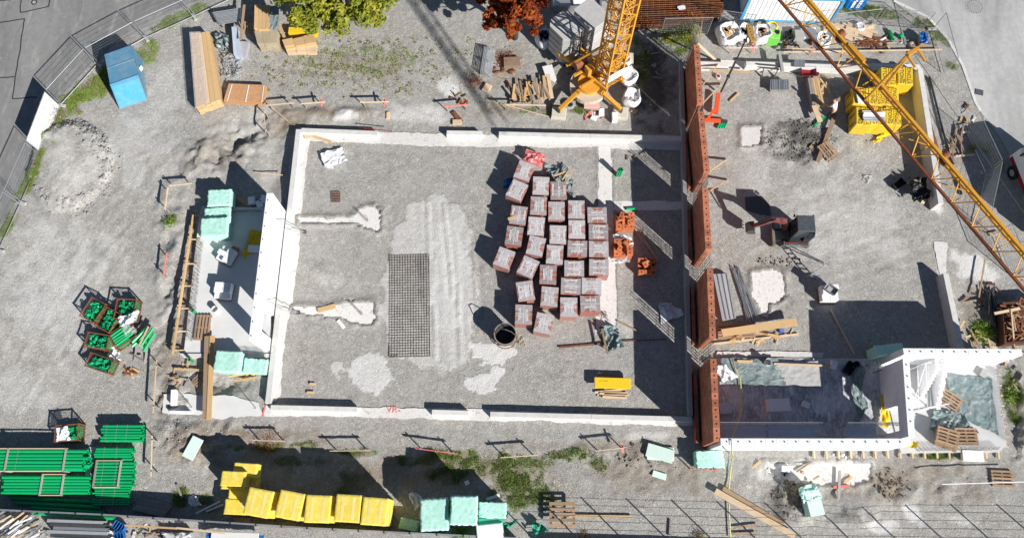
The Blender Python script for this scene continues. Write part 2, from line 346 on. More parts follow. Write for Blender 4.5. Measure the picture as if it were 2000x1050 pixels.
# rubble heap at the left, rough ground round the left building, spoil heaps
mound(138, 325, 80, 86, .6, .12, 0, .6)
mound(430, 295, 100, 55, .12, .75, -20); mound(330, 470, 40, 150, .08, .5); mound(400, 860, 120, 60, .15, .4); mound(480, 255, 50, 40, -.3, .3)
mound(335, 590, 26, 150, -.05, .45, 8, sc=.45, seed=15); mound(335, 790, 40, 70, 0, .5, 0, sc=.5, seed=16); mound(440, 745, 70, 24, -.1, .35, 0, sc=.4, seed=17); mound(395, 865, 110, 45, .05, .4, 0, sc=.45, seed=18); mound(520, 240, 40, 50, -.15, .35, 0, sc=.45, seed=19); mound(545, 310, 36, 80, -.25, .2); mound(430, 300, 90, 45, 0, .3, 0, sc=.5, seed=20); mound(1780, 950, 180, 50, 0, .22, 0, sc=.5, seed=21); mound(1980, 800, 40, 110, 0, .4, 0, sc=.45, seed=22); mound(330, 760, 40, 60, .1, .5); mound(430, 745, 80, 26, -.2, .3); mound(660, 225, 130, 18, .15, .3)
mound(1545, 975, 60, 55, .25, .4); mound(1650, 1000, 70, 40, .25, .4); mound(1740, 955, 70, 40, .12, .4); mound(1480, 930, 60, 40, .05, .3)
mound(1570, 285, 95, 50, .12, .5); mound(1980, 800, 40, 120, .2, .5); mound(1260, 900, 60, 40, .05, .3); mound(1330, 300, 60, 200, 0, .1)
mound(1280, 140, 60, 60, .1, .35); mound(700, 890, 80, 20, .05, .2); mound(1150, 890, 60, 25, .05, .3)
# wheel ruts and tracks
def rut(pts, w=.24, d=.012, off=.85):
    global Z
    P = [W(*p) for p in pts]
    for a, b in zip(P, P[1:]):
        n = Vector((-(b-a).y, (b-a).x, 0)).normalized()*off; w_ = win((a+b)/2, (b-a).length/2+2); XX, YY = X[w_], Y[w_]
        for s_ in (-1, 1):
            D = dist_seg(XX, YY, a+n*s_, b+n*s_); k = np.exp(-(D/w)**2)
            Z[w_] += -d*k*(.4+1.2*vnoise(XX, YY, .22, 31))+d*.5*np.exp(-((D-.38)/.12)**2)
rut([(60, 700), (110, 560), (210, 440), (330, 330)]); rut([(20, 800), (120, 640), (200, 480), (260, 330)]); rut([(90, 780), (190, 520), (300, 360)], off=.7)
rut([(840, 400), (850, 560), (900, 720)], off=.9, d=.012); rut([(880, 420), (880, 560), (860, 740)], off=.8, d=.010); rut([(100, 740), (140, 780)], off=.7)
rut([(1450, 480), (1620, 400), (1750, 420)], d=.015); rut([(1500, 560), (1700, 500), (1800, 460)], d=.015); rut([(480, 100), (700, 130), (850, 200)], d=.03)
# colour zones
for a in [(770, 400, 1), ]: pass
for px, py, rx, ry, s, an in [ (640, 545, 50, 25, .35, 0), 
        (660, 310, 52, 34, .35, 0), (880, 170, 26, 22, .95, 30), (820, 225, 90, 30, .55, 0), (675, 226, 32, 16, .9, 0), (1220, 640, 30, 30, .3, 0), (1465, 440, 40, 22, .4, 10),
        (1900, 520, 56, 30, 1.3, 20), (1838, 525, 14, 32, 1.0, 0), (1835, 410, 12, 14, .9, 0), (1560, 715, 90, 20, .6, 0), (1600, 905, 110, 26, .45, 0), (1780, 1000, 40, 28, .9, 40), (1730, 1030, 50, 18, .9, 0), (1880, 1015, 40, 16, .5, 0),
        (1500, 915, 40, 30, .45, 0), (140, 330, 75, 75, .35, 0), (870, 700, 30, 60, .35, 0), (590, 380, 12, 20, .5, 0), (1185, 470, 15, 170, .55, 0), (1185, 640, 20, 26, .8, 0), (1470, 268, 26, 24, .7, 0),
        (1265, 850, 70, 14, .5, 0), (1480, 130, 90, 12, .5, 0), (1700, 300, 60, 40, .25, 0), (1560, 480, 30, 30, .25, 0), (800, 640, 60, 60, .25, 0), (1900, 300, 30, 60, .2, 0), (120, 560, 170, 200, .42, 0), (250, 300, 150, 120, .34, 0), (60, 760, 120, 60, .35, 0), (330, 170, 80, 90, .3, 0), (1650, 430, 190, 120, .36, 0), (1600, 200, 200, 60, .2, 0), (1480, 360, 60, 100, .3, 0)]:
    blob('white', px, py, rx, ry, s, an, ns=.7, seed=int(px) % 97, soft=.7)
for px, py, rx, ry, s, an in [(150, 195, 30, 80, 1, 35), (250, 110, 36, 30, .9, 0), (330, 45, 70, 14, .9, -28), (60, 350, 22, 70, .9, 28), (15, 440, 18, 40, .8, 25), (100, 255, 16, 40, .9, 30), (290, 100, 30, 40, .5, 0),
        (505, 872, 70, 12, .85, 0), (600, 868, 24, 10, .8, 0), (700, 884, 55, 10, .8, 0), (860, 886, 60, 18, .8, 5), (920, 900, 90, 26, .7, 8), (880, 925, 60, 26, .8, 0), (1000, 940, 80, 56, .8, 30), (1060, 965, 60, 30, .6, 0), (600, 900, 90, 16, .5, 0), (800, 900, 80, 16, .65, 0), (210, 150, 40, 50, .8, 35), (380, 22, 50, 14, .9, -20), (1030, 905, 60, 24, .6, 0), (1110, 890, 80, 18, .6, 0),
        (1135, 880, 40, 14, .7, 0), (1170, 905, 30, 22, .5, 0), (355, 965, 18, 28, .9, 0), (400, 980, 30, 20, .7, 0), (690, 940, 50, 40, .5, 0), (1320, 80, 44, 14, .9, 0), (1330, 100, 20, 12, .7, 0), (1700, 22, 80, 18, .95, 0), (1810, 50, 40, 22, .9, 25),
        (1845, 80, 26, 22, .9, 40), (1920, 650, 30, 18, .8, 0), (1840, 890, 60, 8, .8, 0), (1980, 790, 26, 70, .6, 0), (700, 120, 190, 60, .32, 0), (1070, 215, 90, 12, .5, 0), (1130, 215, 16, 10, .7, 0), (1255, 130, 30, 80, .6, 0), (1920, 285, 26, 12, .5, 40), (1860, 130, 26, 20, .6, 50), (1820, 160, 16, 20, .4, 0), (335, 432, 12, 14, .8, 0), (1945, 310, 10, 60, .5, -20)]:
    blob('grass', px, py, rx, ry, s, an, ns=.6, seed=int(px+py) % 89, soft=.6)
for px, py, rx, ry, s, an in [(650, 220, 130, 18, .7, 0), (1010, 215, 120, 22, .55, 0), (1000, 120, 60, 50, .35, 0), (420, 300, 100, 50, .35, 0), (400, 870, 110, 60, .75, 0), (560, 880, 200, 40, .45, 0), (820, 925, 300, 55, .62, 0), (1250, 930, 220, 60, .5, 0), (1750, 930, 240, 50, .55, 0), (560, 850, 160, 25, .45, 0), (1100, 870, 240, 18, .4, 0), (560, 240, 60, 40, .7, 0), (330, 700, 40, 200, .45, 0),
        (370, 530, 20, 140, .6, 0), (1560, 968, 44, 46, .95, 0), (1740, 945, 44, 40, .75, 0), (1905, 960, 60, 40, .45, 0), (1240, 880, 60, 36, .5, 0), (1075, 940, 60, 50, .3, 0), (470, 850, 40, 14, .8, 0), (1000, 165, 90, 40, .4, 0), (280, 300, 30, 20, .4, 0), (230, 330, 20, 20, .4, 0), (1270, 150, 60, 90, .6, 0),
        (700, 130, 170, 40, .35, 0), (1770, 190, 60, 20, .2, 0), (1720, 100, 60, 14, .4, 0), (1900, 600, 40, 60, .5, 0), (1840, 560, 20, 40, .3, 0), (1600, 390, 30, 20, .3, 0), (1660, 345, 20, 12, .3, 0), (1150, 300, 50, 16, .3, 0), (560, 225, 40, 30, .6, 0), (150, 930, 120, 70, .2, 0)]:
    blob('soil', px, py, rx, ry, s, an, ns=.8, seed=int(px*3+py) % 83, soft=.8)
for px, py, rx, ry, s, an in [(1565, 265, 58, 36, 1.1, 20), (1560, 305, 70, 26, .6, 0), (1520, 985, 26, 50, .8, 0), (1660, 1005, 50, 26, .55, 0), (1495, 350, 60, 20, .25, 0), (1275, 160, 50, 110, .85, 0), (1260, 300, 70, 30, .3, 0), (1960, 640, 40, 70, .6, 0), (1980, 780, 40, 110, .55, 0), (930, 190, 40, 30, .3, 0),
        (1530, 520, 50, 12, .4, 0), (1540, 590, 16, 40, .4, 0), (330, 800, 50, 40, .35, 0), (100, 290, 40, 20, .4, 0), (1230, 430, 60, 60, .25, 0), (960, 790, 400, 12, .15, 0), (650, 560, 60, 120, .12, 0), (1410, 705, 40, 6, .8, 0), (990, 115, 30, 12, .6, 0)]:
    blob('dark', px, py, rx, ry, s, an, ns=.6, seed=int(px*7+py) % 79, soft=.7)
def track(ch, pts, s, w=.2, off=.8, tread=.16):
    P = [W(*p) for p in pts]
    for a, b in zip(P, P[1:]):
        n = Vector((-(b-a).y, (b-a).x, 0)).normalized()*off; w_ = win((a+b)/2, (b-a).length/2+2); XX, YY = X[w_], Y[w_]
        for s_ in (-1, 1):
            D = dist_seg(XX, YY, a+n*s_, b+n*s_); k = np.clip(1.3-D/w, 0, 1)*s*(.55+.9*(vnoise(XX, YY, tread, 41)-.3)); MK[ch][w_] = np.maximum(MK[ch][w_], np.clip(k, 0, 1))
for pts, s, o_ in [([(60, 700), (110, 560), (210, 440), (330, 330)], .22, .85), ([(1450, 480), (1620, 400), (1750, 420)], .3, .6)]: track('white', pts, s, .22, o_)
def polymask(ch, pts, s, amp=.25, lift=0.0, seed=5):
    c = sum((W(*p) for p in pts), Vector())/len(pts); R_ = max((W(*p)-c).length for p in pts)+1; w_ = win(c, R_); XX, YY = X[w_], Y[w_]
    nx = (fbm(XX, YY, .8, seed, 5)-.5)*4*amp; ny = (fbm(XX+31, YY, .8, seed+1, 5)-.5)*4*amp; k = in_poly(XX+nx, YY+ny, [W(*p) for p in pts])
    MK[ch][w_] = np.maximum(MK[ch][w_], s*k); Z[w_] += lift*k
polymask('white', [(800, 400), (845, 384), (888, 398), (918, 445), (932, 560), (930, 640), (915, 705), (860, 722), (770, 695), (745, 610), (752, 520), (785, 430)], .42, .3, .03)
polymask('white', [(850, 440), (890, 430), (915, 520), (918, 640), (850, 640), (842, 540)], .55, .2, .0, 8)
polymask('white', [(678, 708), (735, 690), (768, 715), (778, 748), (742, 766), (700, 758), (680, 735)], .6, .25, .02, 11)
polymask('white', [(640, 705), (675, 700), (680, 730), (650, 738)], .5, .3, .01, 12)
polymask('white', [(925, 672), (985, 668), (1010, 690), (985, 708), (935, 700)], 1.0, .3, .01, 13)
polymask('white', [(905, 740), (940, 715), (985, 725), (975, 755), (925, 770)], .9, .4, .01, 14)
for pts in ([(836, 395), (838, 500)], [(868, 400), (880, 520), (885, 580)], [(895, 560), (900, 700)], [(925, 480), (935, 620)], [(848, 600), (850, 700)]):
    for a, b in zip(pts, pts[1:]):
        A, B = W(*a), W(*b); w_ = win((A+B)/2, (B-A).length/2+1); XX, YY = X[w_], Y[w_]; D = dist_seg(XX, YY, A, B); Z[w_] += .035*np.exp(-(D/.13)**2)*(.4+1.2*vnoise(XX, YY, .2, 77))-.03*np.exp(-((D-.25)/.1)**2)
# crumbly lips round the sunken pads
PADS = {'pad_a': [(583, 424), (690, 424), (705, 407), (730, 402), (745, 412), (744, 452), (735, 454), (700, 438), (583, 437)], 'pad_b': [(572, 598), (640, 598), (685, 588), (732, 591), (735, 625), (728, 634), (690, 634), (672, 622), (572, 611)],
        'pad_s': [(1447, 248), (1490, 246), (1488, 285), (1449, 287)], 'pad_m': [(1466, 532), (1510, 525), (1530, 535), (1536, 575), (1528, 588), (1505, 594), (1500, 618), (1486, 618), (1482, 598), (1468, 580)], 'strip_se': [(1497, 900), (1550, 906), (1660, 900), (1700, 905), (1702, 938), (1660, 950), (1560, 945), (1500, 925)],
        'strip_e': [(1168, 285), (1194, 285), (1200, 470), (1205, 610), (1198, 655), (1162, 655), (1165, 560), (1168, 420)]}
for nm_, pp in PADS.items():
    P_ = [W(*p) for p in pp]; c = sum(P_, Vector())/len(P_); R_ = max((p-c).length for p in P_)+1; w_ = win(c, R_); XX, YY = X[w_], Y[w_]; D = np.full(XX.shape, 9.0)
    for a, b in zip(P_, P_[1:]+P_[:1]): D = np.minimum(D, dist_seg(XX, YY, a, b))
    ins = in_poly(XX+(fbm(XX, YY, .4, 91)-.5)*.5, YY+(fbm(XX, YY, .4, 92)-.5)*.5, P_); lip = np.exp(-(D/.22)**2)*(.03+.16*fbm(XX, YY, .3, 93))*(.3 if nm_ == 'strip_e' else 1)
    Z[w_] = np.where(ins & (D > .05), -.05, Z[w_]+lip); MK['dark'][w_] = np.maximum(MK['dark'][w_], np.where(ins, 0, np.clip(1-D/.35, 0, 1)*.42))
c = W(138, 325); w_ = win(c, 5); XX, YY = X[w_], Y[w_]; q_ = np.sqrt(((XX-c.x)/2.62)**2+((YY-c.y)/2.75)**2); Z[w_] += np.exp(-((q_-.93)/.10)**2)*(.04+.45*(fbm(XX, YY, .28, 95, 4)-.42))+np.exp(-(((XX-c.x+1.6)**2+(YY-c.y-1.9)**2)/1.2))*.35
for px, py, rx, ry, s, an in [(650, 345, 70, 45, .34, 0), (620, 520, 45, 40, .34, 0), (700, 480, 40, 60, .30, 0), (590, 700, 40, 50, .34, 0), (1080, 740, 110, 40, .33, 0), (1000, 420, 60, 80, .3, 0), (760, 350, 60, 40, .3, 0), (1250, 600, 60, 80, .3, 0), (1700, 380, 70, 40, .28, 0), (1450, 450, 40, 60, .3, 0), (200, 380, 80, 30, .3, 0), (90, 640, 60, 60, .26, 0), (300, 230, 50, 30, .3, 0), (1900, 950, 80, 30, .3, 0), (1300, 960, 90, 40, .3, 0), (470, 320, 60, 50, .35, 0), (340, 560, 30, 90, .4, 0), (370, 830, 60, 20, .4, 0)]: blob('dark', px, py, rx, ry, s, an, ns=1.2, seed=int(px+2*py) % 71, soft=1.2)
flat = in_poly(X, Y, RL) | in_poly(X, Y, RR)
Z = np.where(flat, -.03, Z)
bld = [[(350, 700), (386, 408), (520, 400), (545, 700)], [(1345, 895), (1345, 120), (1400, 120), (1406, 690), (1990, 690), (1990, 895)]]
for q in bld:
    k = in_poly(X, Y, px_poly(q)); Z = np.where(k, np.minimum(Z, -.02), Z)
Z = Z+np.where(flat, 0, MK['soil']*((fbm(X, Y, .38, 61, 3)-.5)*.30+(RNG.random(X.shape)-.5)*.035)); Zf = Z
for q in bld:
    k = in_poly(X, Y, px_poly(q)); Z = np.where(k, np.minimum(Z, -.02), Z)
edge = (X < GX0+.3) | (X > GX1-.3) | (Y < GY0+.3) | (Y > GY1-.3); Z = np.where(edge, 0, Z)
nyy, nxx = X.shape
idx = np.arange(nyy*nxx).reshape(nyy, nxx)
quads = np.stack([idx[:-1, :-1], idx[:-1, 1:], idx[1:, 1:], idx[1:, :-1]], -1).reshape(-1, 4)
def ground_z(x, y):
    i = int(min(max((x-GX0)/GS, 0), nxx-1)); j = int(min(max((y-GY0)/GS, 0), nyy-1)); return float(Z[j, i])
def G(px, py, dz=0.0):
    p = W(px, py); p.z = ground_z(p.x, p.y)+dz; return p

def ground_material():
    m, t, ns, b = new_mat('gravel_ground')
    tc = N(t, 'ShaderNodeTexCoord'); P = tc.outputs['Object']
    a = N(t, 'ShaderNodeAttribute', attribute_name='zones'); sep = N(t, 'ShaderNodeSeparateColor'); t.links.new(a.outputs['Color'], sep.inputs[0])
    big = N(t, 'ShaderNodeTexNoise', i_Scale=.35, i_Detail=6.0, i_Roughness=.6); mid = N(t, 'ShaderNodeTexNoise', i_Scale=2.2, i_Detail=6.0, i_Roughness=.7)
    fine = N(t, 'ShaderNodeTexNoise', i_Scale=14.0, i_Detail=4.0, i_Roughness=.75); st = N(t, 'ShaderNodeTexVoronoi', i_Scale=15.0); st2 = N(t, 'ShaderNodeTexVoronoi', i_Scale=6.5)
    for n in (big, mid, fine, st, st2): t.links.new(P, n.inputs['Vector'])
    c = ramp(t, mid.outputs[0], [(.28, (.352, .342, .323)), (.5, (.388, .377, .357)), (.72, (.425, .413, .392))])
    c = mixc(t, ramp(t, big.outputs[0], [(.42, 0.0), (.62, .35)]), c, (.385, .355, .30))
    sc_ = N(t, 'ShaderNodeSeparateColor'); t.links.new(st.outputs['Color'], sc_.inputs[0])
    sz_ = N(t, 'ShaderNodeTexNoise', i_Scale=.7, i_Detail=3.0); t.links.new(P, sz_.inputs['Vector']); szf = ramp(t, sz_.outputs[0], [(.35, .40), (.65, .85)])
    stone = ramp(t, sc_.outputs[0], [(0, (.7, .7, .7)), (.75, (1.03, 1.03, 1.03)), (1, (1.4, 1.39, 1.36))])
    c = mixc(t, szf, c, stone, 'MULTIPLY')
    sc2 = N(t, 'ShaderNodeSeparateColor'); t.links.new(st2.outputs['Color'], sc2.inputs[0])
    c = mixc(t, math_(t, 'MULTIPLY', szf, .7), c, ramp(t, sc2.outputs[0], [(0, (.86, .86, .86)), (.9, (1.03, 1.03, 1.03)), (1, (1.35, 1.35, 1.33))]), 'MULTIPLY')
    c = mixc(t, .45, c, ramp(t, fine.outputs[0], [(.3, (.74, .74, .74)), (.7, (1.26, 1.26, 1.26))]), 'MULTIPLY')
    str_ = N(t, 'ShaderNodeTexNoise', i_Scale=1.1, i_Detail=7.0, i_Roughness=.62, i_Distortion=1.2); t.links.new(P, str_.inputs['Vector']); c = mixc(t, .45, c, ramp(t, str_.outputs[0], [(.34, (.78, .78, .79)), (.5, (1.0, 1.0, 1.0)), (.66, (1.16, 1.155, 1.14))]), 'MULTIPLY')
    zn = N(t, 'ShaderNodeTexNoise', i_Scale=5.5, i_Detail=5.0, i_Roughness=.7); t.links.new(P, zn.inputs['Vector'])
    def zone(ch, lo, hi, amp):
        v = math_(t, 'ADD', ch, math_(t, 'MULTIPLY', math_(t, 'SUBTRACT', zn.outputs[0], .5), amp*.7)); v = math_(t, 'MULTIPLY', v, math_(t, 'GREATER_THAN', ch, .01))
        n = N(t, 'ShaderNodeMapRange', i_1=lo, i_2=hi); t.links.new(v, n.inputs[0]); return n.outputs[0]
    w_ = zone(sep.outputs[0], .12, .7, 1.0); g_ = zone(sep.outputs[1], .2, .6, 1.1); s_ = zone(sep.outputs[2], .1, .7, 1.0); d_ = zone(a.outputs['Alpha'], .2, .7, 1.2)
    fr = ramp(t, fine.outputs[0], [(.25, (.75, .75, .75)), (.75, (1.2, 1.2, 1.2))])
    soil = mixc(t, 1.0, (.25, .195, .14), fr, 'MULTIPLY'); c = mixc(t, math_(t, 'MULTIPLY', s_, .8), c, soil)
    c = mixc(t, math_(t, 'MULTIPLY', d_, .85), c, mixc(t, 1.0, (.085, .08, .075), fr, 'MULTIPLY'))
    c = mixc(t, math_(t, 'MULTIPLY', g_, .6), c, mixc(t, mid.outputs[0], (.22, .18, .11), (.17, .21, .07)))
    c = mixc(t, math_(t, 'MULTIPLY', w_, .85), c, mixc(t, 1.0, (.72, .71, .69), fr, 'MULTIPLY'))
    t.links.new(c, b.inputs['Base Color']); b.inputs['Roughness'].default_value = .95; b.inputs['Specular IOR Level'].default_value = .1
    hgt = math_(t, 'ADD', math_(t, 'MULTIPLY', st.outputs['Distance'], -.6), math_(t, 'ADD', math_(t, 'MULTIPLY', fine.outputs[0], .9), math_(t, 'MULTIPLY', mid.outputs[0], 1.2)))
    bp = N(t, 'ShaderNodeBump', i_Strength=.7, i_Distance=.045); t.links.new(hgt, bp.inputs['Height']); t.links.new(bp.outputs[0], b.inputs['Normal'])
    return m
M_ground = ground_material()
gr = npmesh('ground', np.stack([X.ravel(), Y.ravel(), Z.ravel()], -1), quads, M_ground, smooth=True)
at = gr.data.color_attributes.new('zones', 'FLOAT_COLOR', 'POINT')
at.data.foreach_set('color', np.stack([MK[k].ravel() for k in ('white', 'grass', 'soil', 'dark')], -1).astype(np.float32).ravel())
tag(gr, kind='structure')
far = MB(); B_ = 1500.0
for a in ([(-B_, -B_), (B_, -B_), (B_, GY0), (-B_, GY0)], [(-B_, GY1), (B_, GY1), (B_, B_), (-B_, B_)], [(-B_, GY0), (GX0, GY0), (GX0, GY1), (-B_, GY1)], [(GX1, GY0), (B_, GY0), (B_, GY1), (GX1, GY1)]):
    far.quad(*[(x, y, 0) for x, y in a])
fo = far.build('terrain', mat('far_terrain', (.26, .25, .22), .95, .2, .3)); tag(fo, kind='structure')

def asphalt(name, base, tone):
    m, t, ns, b = new_mat(name); tc = N(t, 'ShaderNodeTexCoord'); P = tc.outputs['Object']
    n1 = N(t, 'ShaderNodeTexNoise', i_Scale=.5, i_Detail=6.0, i_Roughness=.6, i_Distortion=.5); n2 = N(t, 'ShaderNodeTexNoise', i_Scale=30.0, i_Detail=3.0, i_Roughness=.7); n3 = N(t, 'ShaderNodeTexNoise', i_Scale=2.5, i_Detail=5.0)
    st_ = N(t, 'ShaderNodeVectorMath', operation='MULTIPLY'); st_.inputs[1].default_value = (1.0, .3, 1); t.links.new(P, st_.inputs[0])
    t.links.new(st_.outputs[0], n1.inputs['Vector']); t.links.new(P, n2.inputs['Vector']); t.links.new(P, n3.inputs['Vector'])
    c = ramp(t, n1.outputs[0], [(.35, tuple(base*x for x in (1, 1, .99))), (.65, tuple(tone*x for x in (1, .99, .97)))])
    n4 = N(t, 'ShaderNodeTexNoise', i_Scale=1.1, i_Detail=8.0, i_Roughness=.7, i_Distortion=1.5); t.links.new(st_.outputs[0], n4.inputs['Vector']); c = mixc(t, ramp(t, n4.outputs[0], [(.52, 0.0), (.66, .45)]), c, (.46, .44, .40)); c = mixc(t, .6, c, ramp(t, n2.outputs[0], [(.3, (.7, .7, .7)), (.7, (1.3, 1.3, 1.3))]), 'MULTIPLY'); c = mixc(t, .5, c, ramp(t, n3.outputs[0], [(.3, (.85, .85, .85)), (.7, (1.15, 1.15, 1.15))]), 'MULTIPLY')
    t.links.new(c, b.inputs['Base Color']); b.inputs['Roughness'].default_value = .9; b.inputs['Specular IOR Level'].default_value = .2
    bp = N(t, 'ShaderNodeBump', i_Strength=.3, i_Distance=.01); t.links.new(n2.outputs[0], bp.inputs['Height']); t.links.new(bp.outputs[0], b.inputs['Normal']); return m
def wob(poly, step=.35, amp=.06, seed=1, closed=True):
    out = []; r = random.Random(seed); n = len(poly)
    for i in range(n if closed else n-1):
        a, b = Vector(poly[i][:2]), Vector(poly[(i+1) % n][:2]); k = max(1, int((b-a).length/step))
        for j in range(k):
            p = a.lerp(b, j/k); out.append((p.x, p.y))
    P = np.array(out); s_ = seed*7.3; n1 = (vnoise(P[:, 0]+s_, P[:, 1], .9, seed)-.5)*2.2+(vnoise(P[:, 0]+s_, P[:, 1], .28, seed+5)-.5)*1.3+(vnoise(P[:, 0], P[:, 1]+s_, .12, seed+9)-.5)*.7; n2 = (vnoise(P[:, 0], P[:, 1]+s_, .9, seed+3)-.5)*2.2+(vnoise(P[:, 0]-s_, P[:, 1], .28, seed+6)-.5)*1.3+(vnoise(P[:, 0], P[:, 1]-s_, .12, seed+8)-.5)*.7
    return [(p[0]+u*amp, p[1]+v*amp) for p, u, v in zip(out, n1, n2)]
def sheet(name, poly_px, z1, mt, step=.4, amp=.07, z0=-.3, seed=1, kind='structure', parent=None):
    mb = MB(); mb.prism(wob(px_poly(poly_px), step, amp, seed), z0, z1); o = mb.build(name, mt, parent)
    if kind and not parent: tag(o, kind=kind)
    return o
sheet('road', ROAD_L, .012, asphalt('worn_asphalt', .20, .26), .6, .1)
sheet('road', ROAD_R, .012, asphalt('dusty_asphalt', .31, .50), .6, .05, seed=5)
# sealed joints in the asphalt of the left road, each a thin strip of dark bitumen
seal = mat('bitumen_seal', (.035, .035, .037), .6, .2)
for i, pts in enumerate([[(-10, 46), (48, 37), (24, 193), (72, 190)], [(-10, 153), (28, 150)], [(40, 25), (95, 13), (97, -10)], [(40, 25), (41, -10)], [(-10, 2), (20, 0)]]):
    mb = MB()
    for a, b in zip(pts, pts[1:]):
        A, B = W(*a, .018), W(*b, .018); k = max(2, int((B-A).length/.4)); prev = A
        for j in range(1, k+1):
            q = A.lerp(B, j/k)+Vector((random.uniform(-.03, .03), random.uniform(-.03, .03), 0)) if j < k else B
            mb.beam(prev, q, .07, .008); prev = q
    o = mb.build('joint_seal', seal); tag(o, kind='structure')
def manhole(px, py, r, label):
    p = W(px, py, .012); t = thing('manhole_cover', label, 'manhole', p); mb = MB(); mb.tube([(0, 0, 0), (0, 0, .012)], r, 28); mb.build('frame', M_concg, t, local=True)
    mb = MB(); mb.tube([(0, 0, .012), (0, 0, .02)], r*.62, 24); mb.build('lid', mat('manhole_lid', (.36, .35, .33), .7, .2, 6), t, local=True)
    mb = MB()
    for i in range(20):
        a = i*2*PI/20; mb.box((r*.8*math.cos(a), r*.8*math.sin(a), .013), (.10, .05, .008), a)
    mb.build('slot_ring', M_dark, t, local=True)['kind'] = 'stuff'
manhole(1904, 13, .62, 'round manhole cover in the pale dusty road at upper right')
manhole(67, 5, .20, 'small round manhole cover in the grey road at upper left')
# kerbstones along the right-hand road
kp = [W(*p) for p in [(1745, 2), (1812, 34), (1852, 78), (1880, 128), (1905, 200), (1914, 216)]]; kt = thing('kerb', 'low stone kerb curving along the dusty road at right', 'kerb', kp[0])
for a, b in zip(kp, kp[1:]):
    k = max(1, round((b-a).length/1.0))
    for j in range(k):
        q0, q1 = a.lerp(b, j/k+.006), a.lerp(b, (j+1)/k-.006); mb = MB(); mb.beam(q0+Vector((0, 0, -.03)), q1+Vector((0, 0, -.03)), .18, .14); mb.build('kerbstone', M_conc, kt)
p = W(1912, 180, .016); t = thing('drain_grate', 'rectangular iron drain grate beside the kerb at right', 'drain', p, -.25)
mb = MB(); mb.box((0, 0, 0), (.55, .42, .012)); mb.build('pit', M_black, t, local=True)
for i in range(6): mb = MB(); mb.box((-.2+.08*i, 0, .014), (.035, .40, .02)); mb.build('bar', M_galv, t, local=True)

# ------------------------------------------------------------------ footings and low walls of the hall
def low_wall(name, a, b, h, th, label, mt=M_conc, joints=0, group=None, cat='wall'):
    A, B = W(*a, h), W(*b, h); A.z = B.z = 0
    t = thing(name, label, cat, A.lerp(B, .5), group=group); d = (B-A); L = d.length; d /= L; rz = math.atan2(d.y, d.x)
    n = max(1, joints or 1)
    for i in range(n):
        c = A+d*(L*(i+.5)/n); mb = MB(); mb.bbox((c.x, c.y, h/2-.05), (L/n-.008, th, h+.1), rz, .015); mb.build('wall_section', mt, t)
    return t
FT = [('north', [(583, 252), (735, 258), (870, 262), (1165, 266), (1338, 270), (1338, 294), (1165, 288), (870, 285), (700, 279), (598, 276), (590, 300)]),
      ('west', [(584, 262), (606, 262), (600, 300), (592, 380), (580, 520), (572, 590), (560, 640), (553, 700), (548, 770), (540, 780), (519, 790)]),
      ('south', [(515, 790), (700, 795), (845, 797), (960, 800), (1355, 818), (1355, 832), (1230, 828), (1190, 830), (1060, 822), (900, 820), (760, 815), (640, 812), (515, 813)]),
      ('pad_a', [(583, 424), (690, 424), (705, 407), (730, 402), (745, 412), (744, 452), (735, 454), (700, 438), (583, 437)]),
      ('pad_b', [(572, 598), (640, 598), (685, 588), (732, 591), (735, 625), (728, 634), (690, 634), (672, 622), (572, 611)]),
      ('strip_e', [(1168, 285), (1194, 285), (1200, 470), (1205, 610), (1198, 655), (1162, 655), (1165, 560), (1168, 420)]),
      ('cross_e', [(1195, 392), (1332, 395), (1332, 410), (1195, 412)]),
      ('pad_s', [(1447, 248), (1490, 246), (1488, 285), (1449, 287)]),
      ('pad_m', [(1466, 532), (1510, 525), (1530, 535), (1536, 575), (1528, 588), (1505, 594), (1500, 618), (1486, 618), (1482, 598), (1468, 580)]),
      ('strip_left', [(318, 768), (370, 770), (395, 773), (455, 772), (505, 785), (512, 812), (450, 816), (400, 816), (370, 808), (318, 806)]),
      ('strip_n', [(1366, 118), (1795, 128), (1800, 146), (1600, 142), (1366, 134)]),
      ('strip_r', [(1822, 470), (1850, 472), (1845, 540), (1835, 542)]),
      ('strip_se', [(1497, 900), (1550, 906), (1660, 900), (1700, 905), (1702, 938), (1660, 950), (1560, 945), (1500, 925)]),
      ('strip_room', [(1400, 686), (1610, 688), (1606, 698), (1400, 697)])]
for i, (nm, poly) in enumerate(FT):
    sheet('footing', poly, (.045 if nm in ('north', 'west', 'south', 'strip_left', 'strip_n', 'strip_room') else .016)+.002*i, M_lime if nm not in ('strip_left',) else M_slab, .12, .06, seed=i+3)
HW = 'low concrete walls round the hall floor'
low_wall('foundation_wall', (588, 254), (738, 260), .50, .32, 'low pale concrete wall section at the north-west corner of the hall floor', joints=1, group=HW)
low_wall('foundation_wall', (872, 259), (942, 260), .50, .32, 'short pale concrete wall section alone between two gaps on the hall north side', group=HW)
low_wall('foundation_wall', (974, 261), (1333, 270), .50, .32, 'long pale concrete wall section in front of the yellow crane base', joints=2, group=HW)
low_wall('foundation_wall', (583, 252), (523, 787), .50, .34, 'long pale concrete wall along the west edge of the hall beside the white block wall', joints=2, group=HW)
low_wall('foundation_wall', (528, 795), (698, 799), .46, .30, 'pale concrete wall section at the south-west corner of the hall floor', group=HW)
low_wall('foundation_wall', (843, 804), (915, 806), .46, .30, 'short pale concrete wall section between two gaps on the hall south side', group=HW)
low_wall('foundation_wall', (957, 808), (1352, 818), .46, .30, 'long pale concrete wall section on the hall south side below the yellow panel', joints=2, group=HW)
low_wall('foundation_wall', (1331, 118), (1349, 812), .55, .26, 'long grey concrete wall at the foot of the brick wall, on its west side', M_concg, 3)
YW = 'low concrete walls round the right-hand yard'
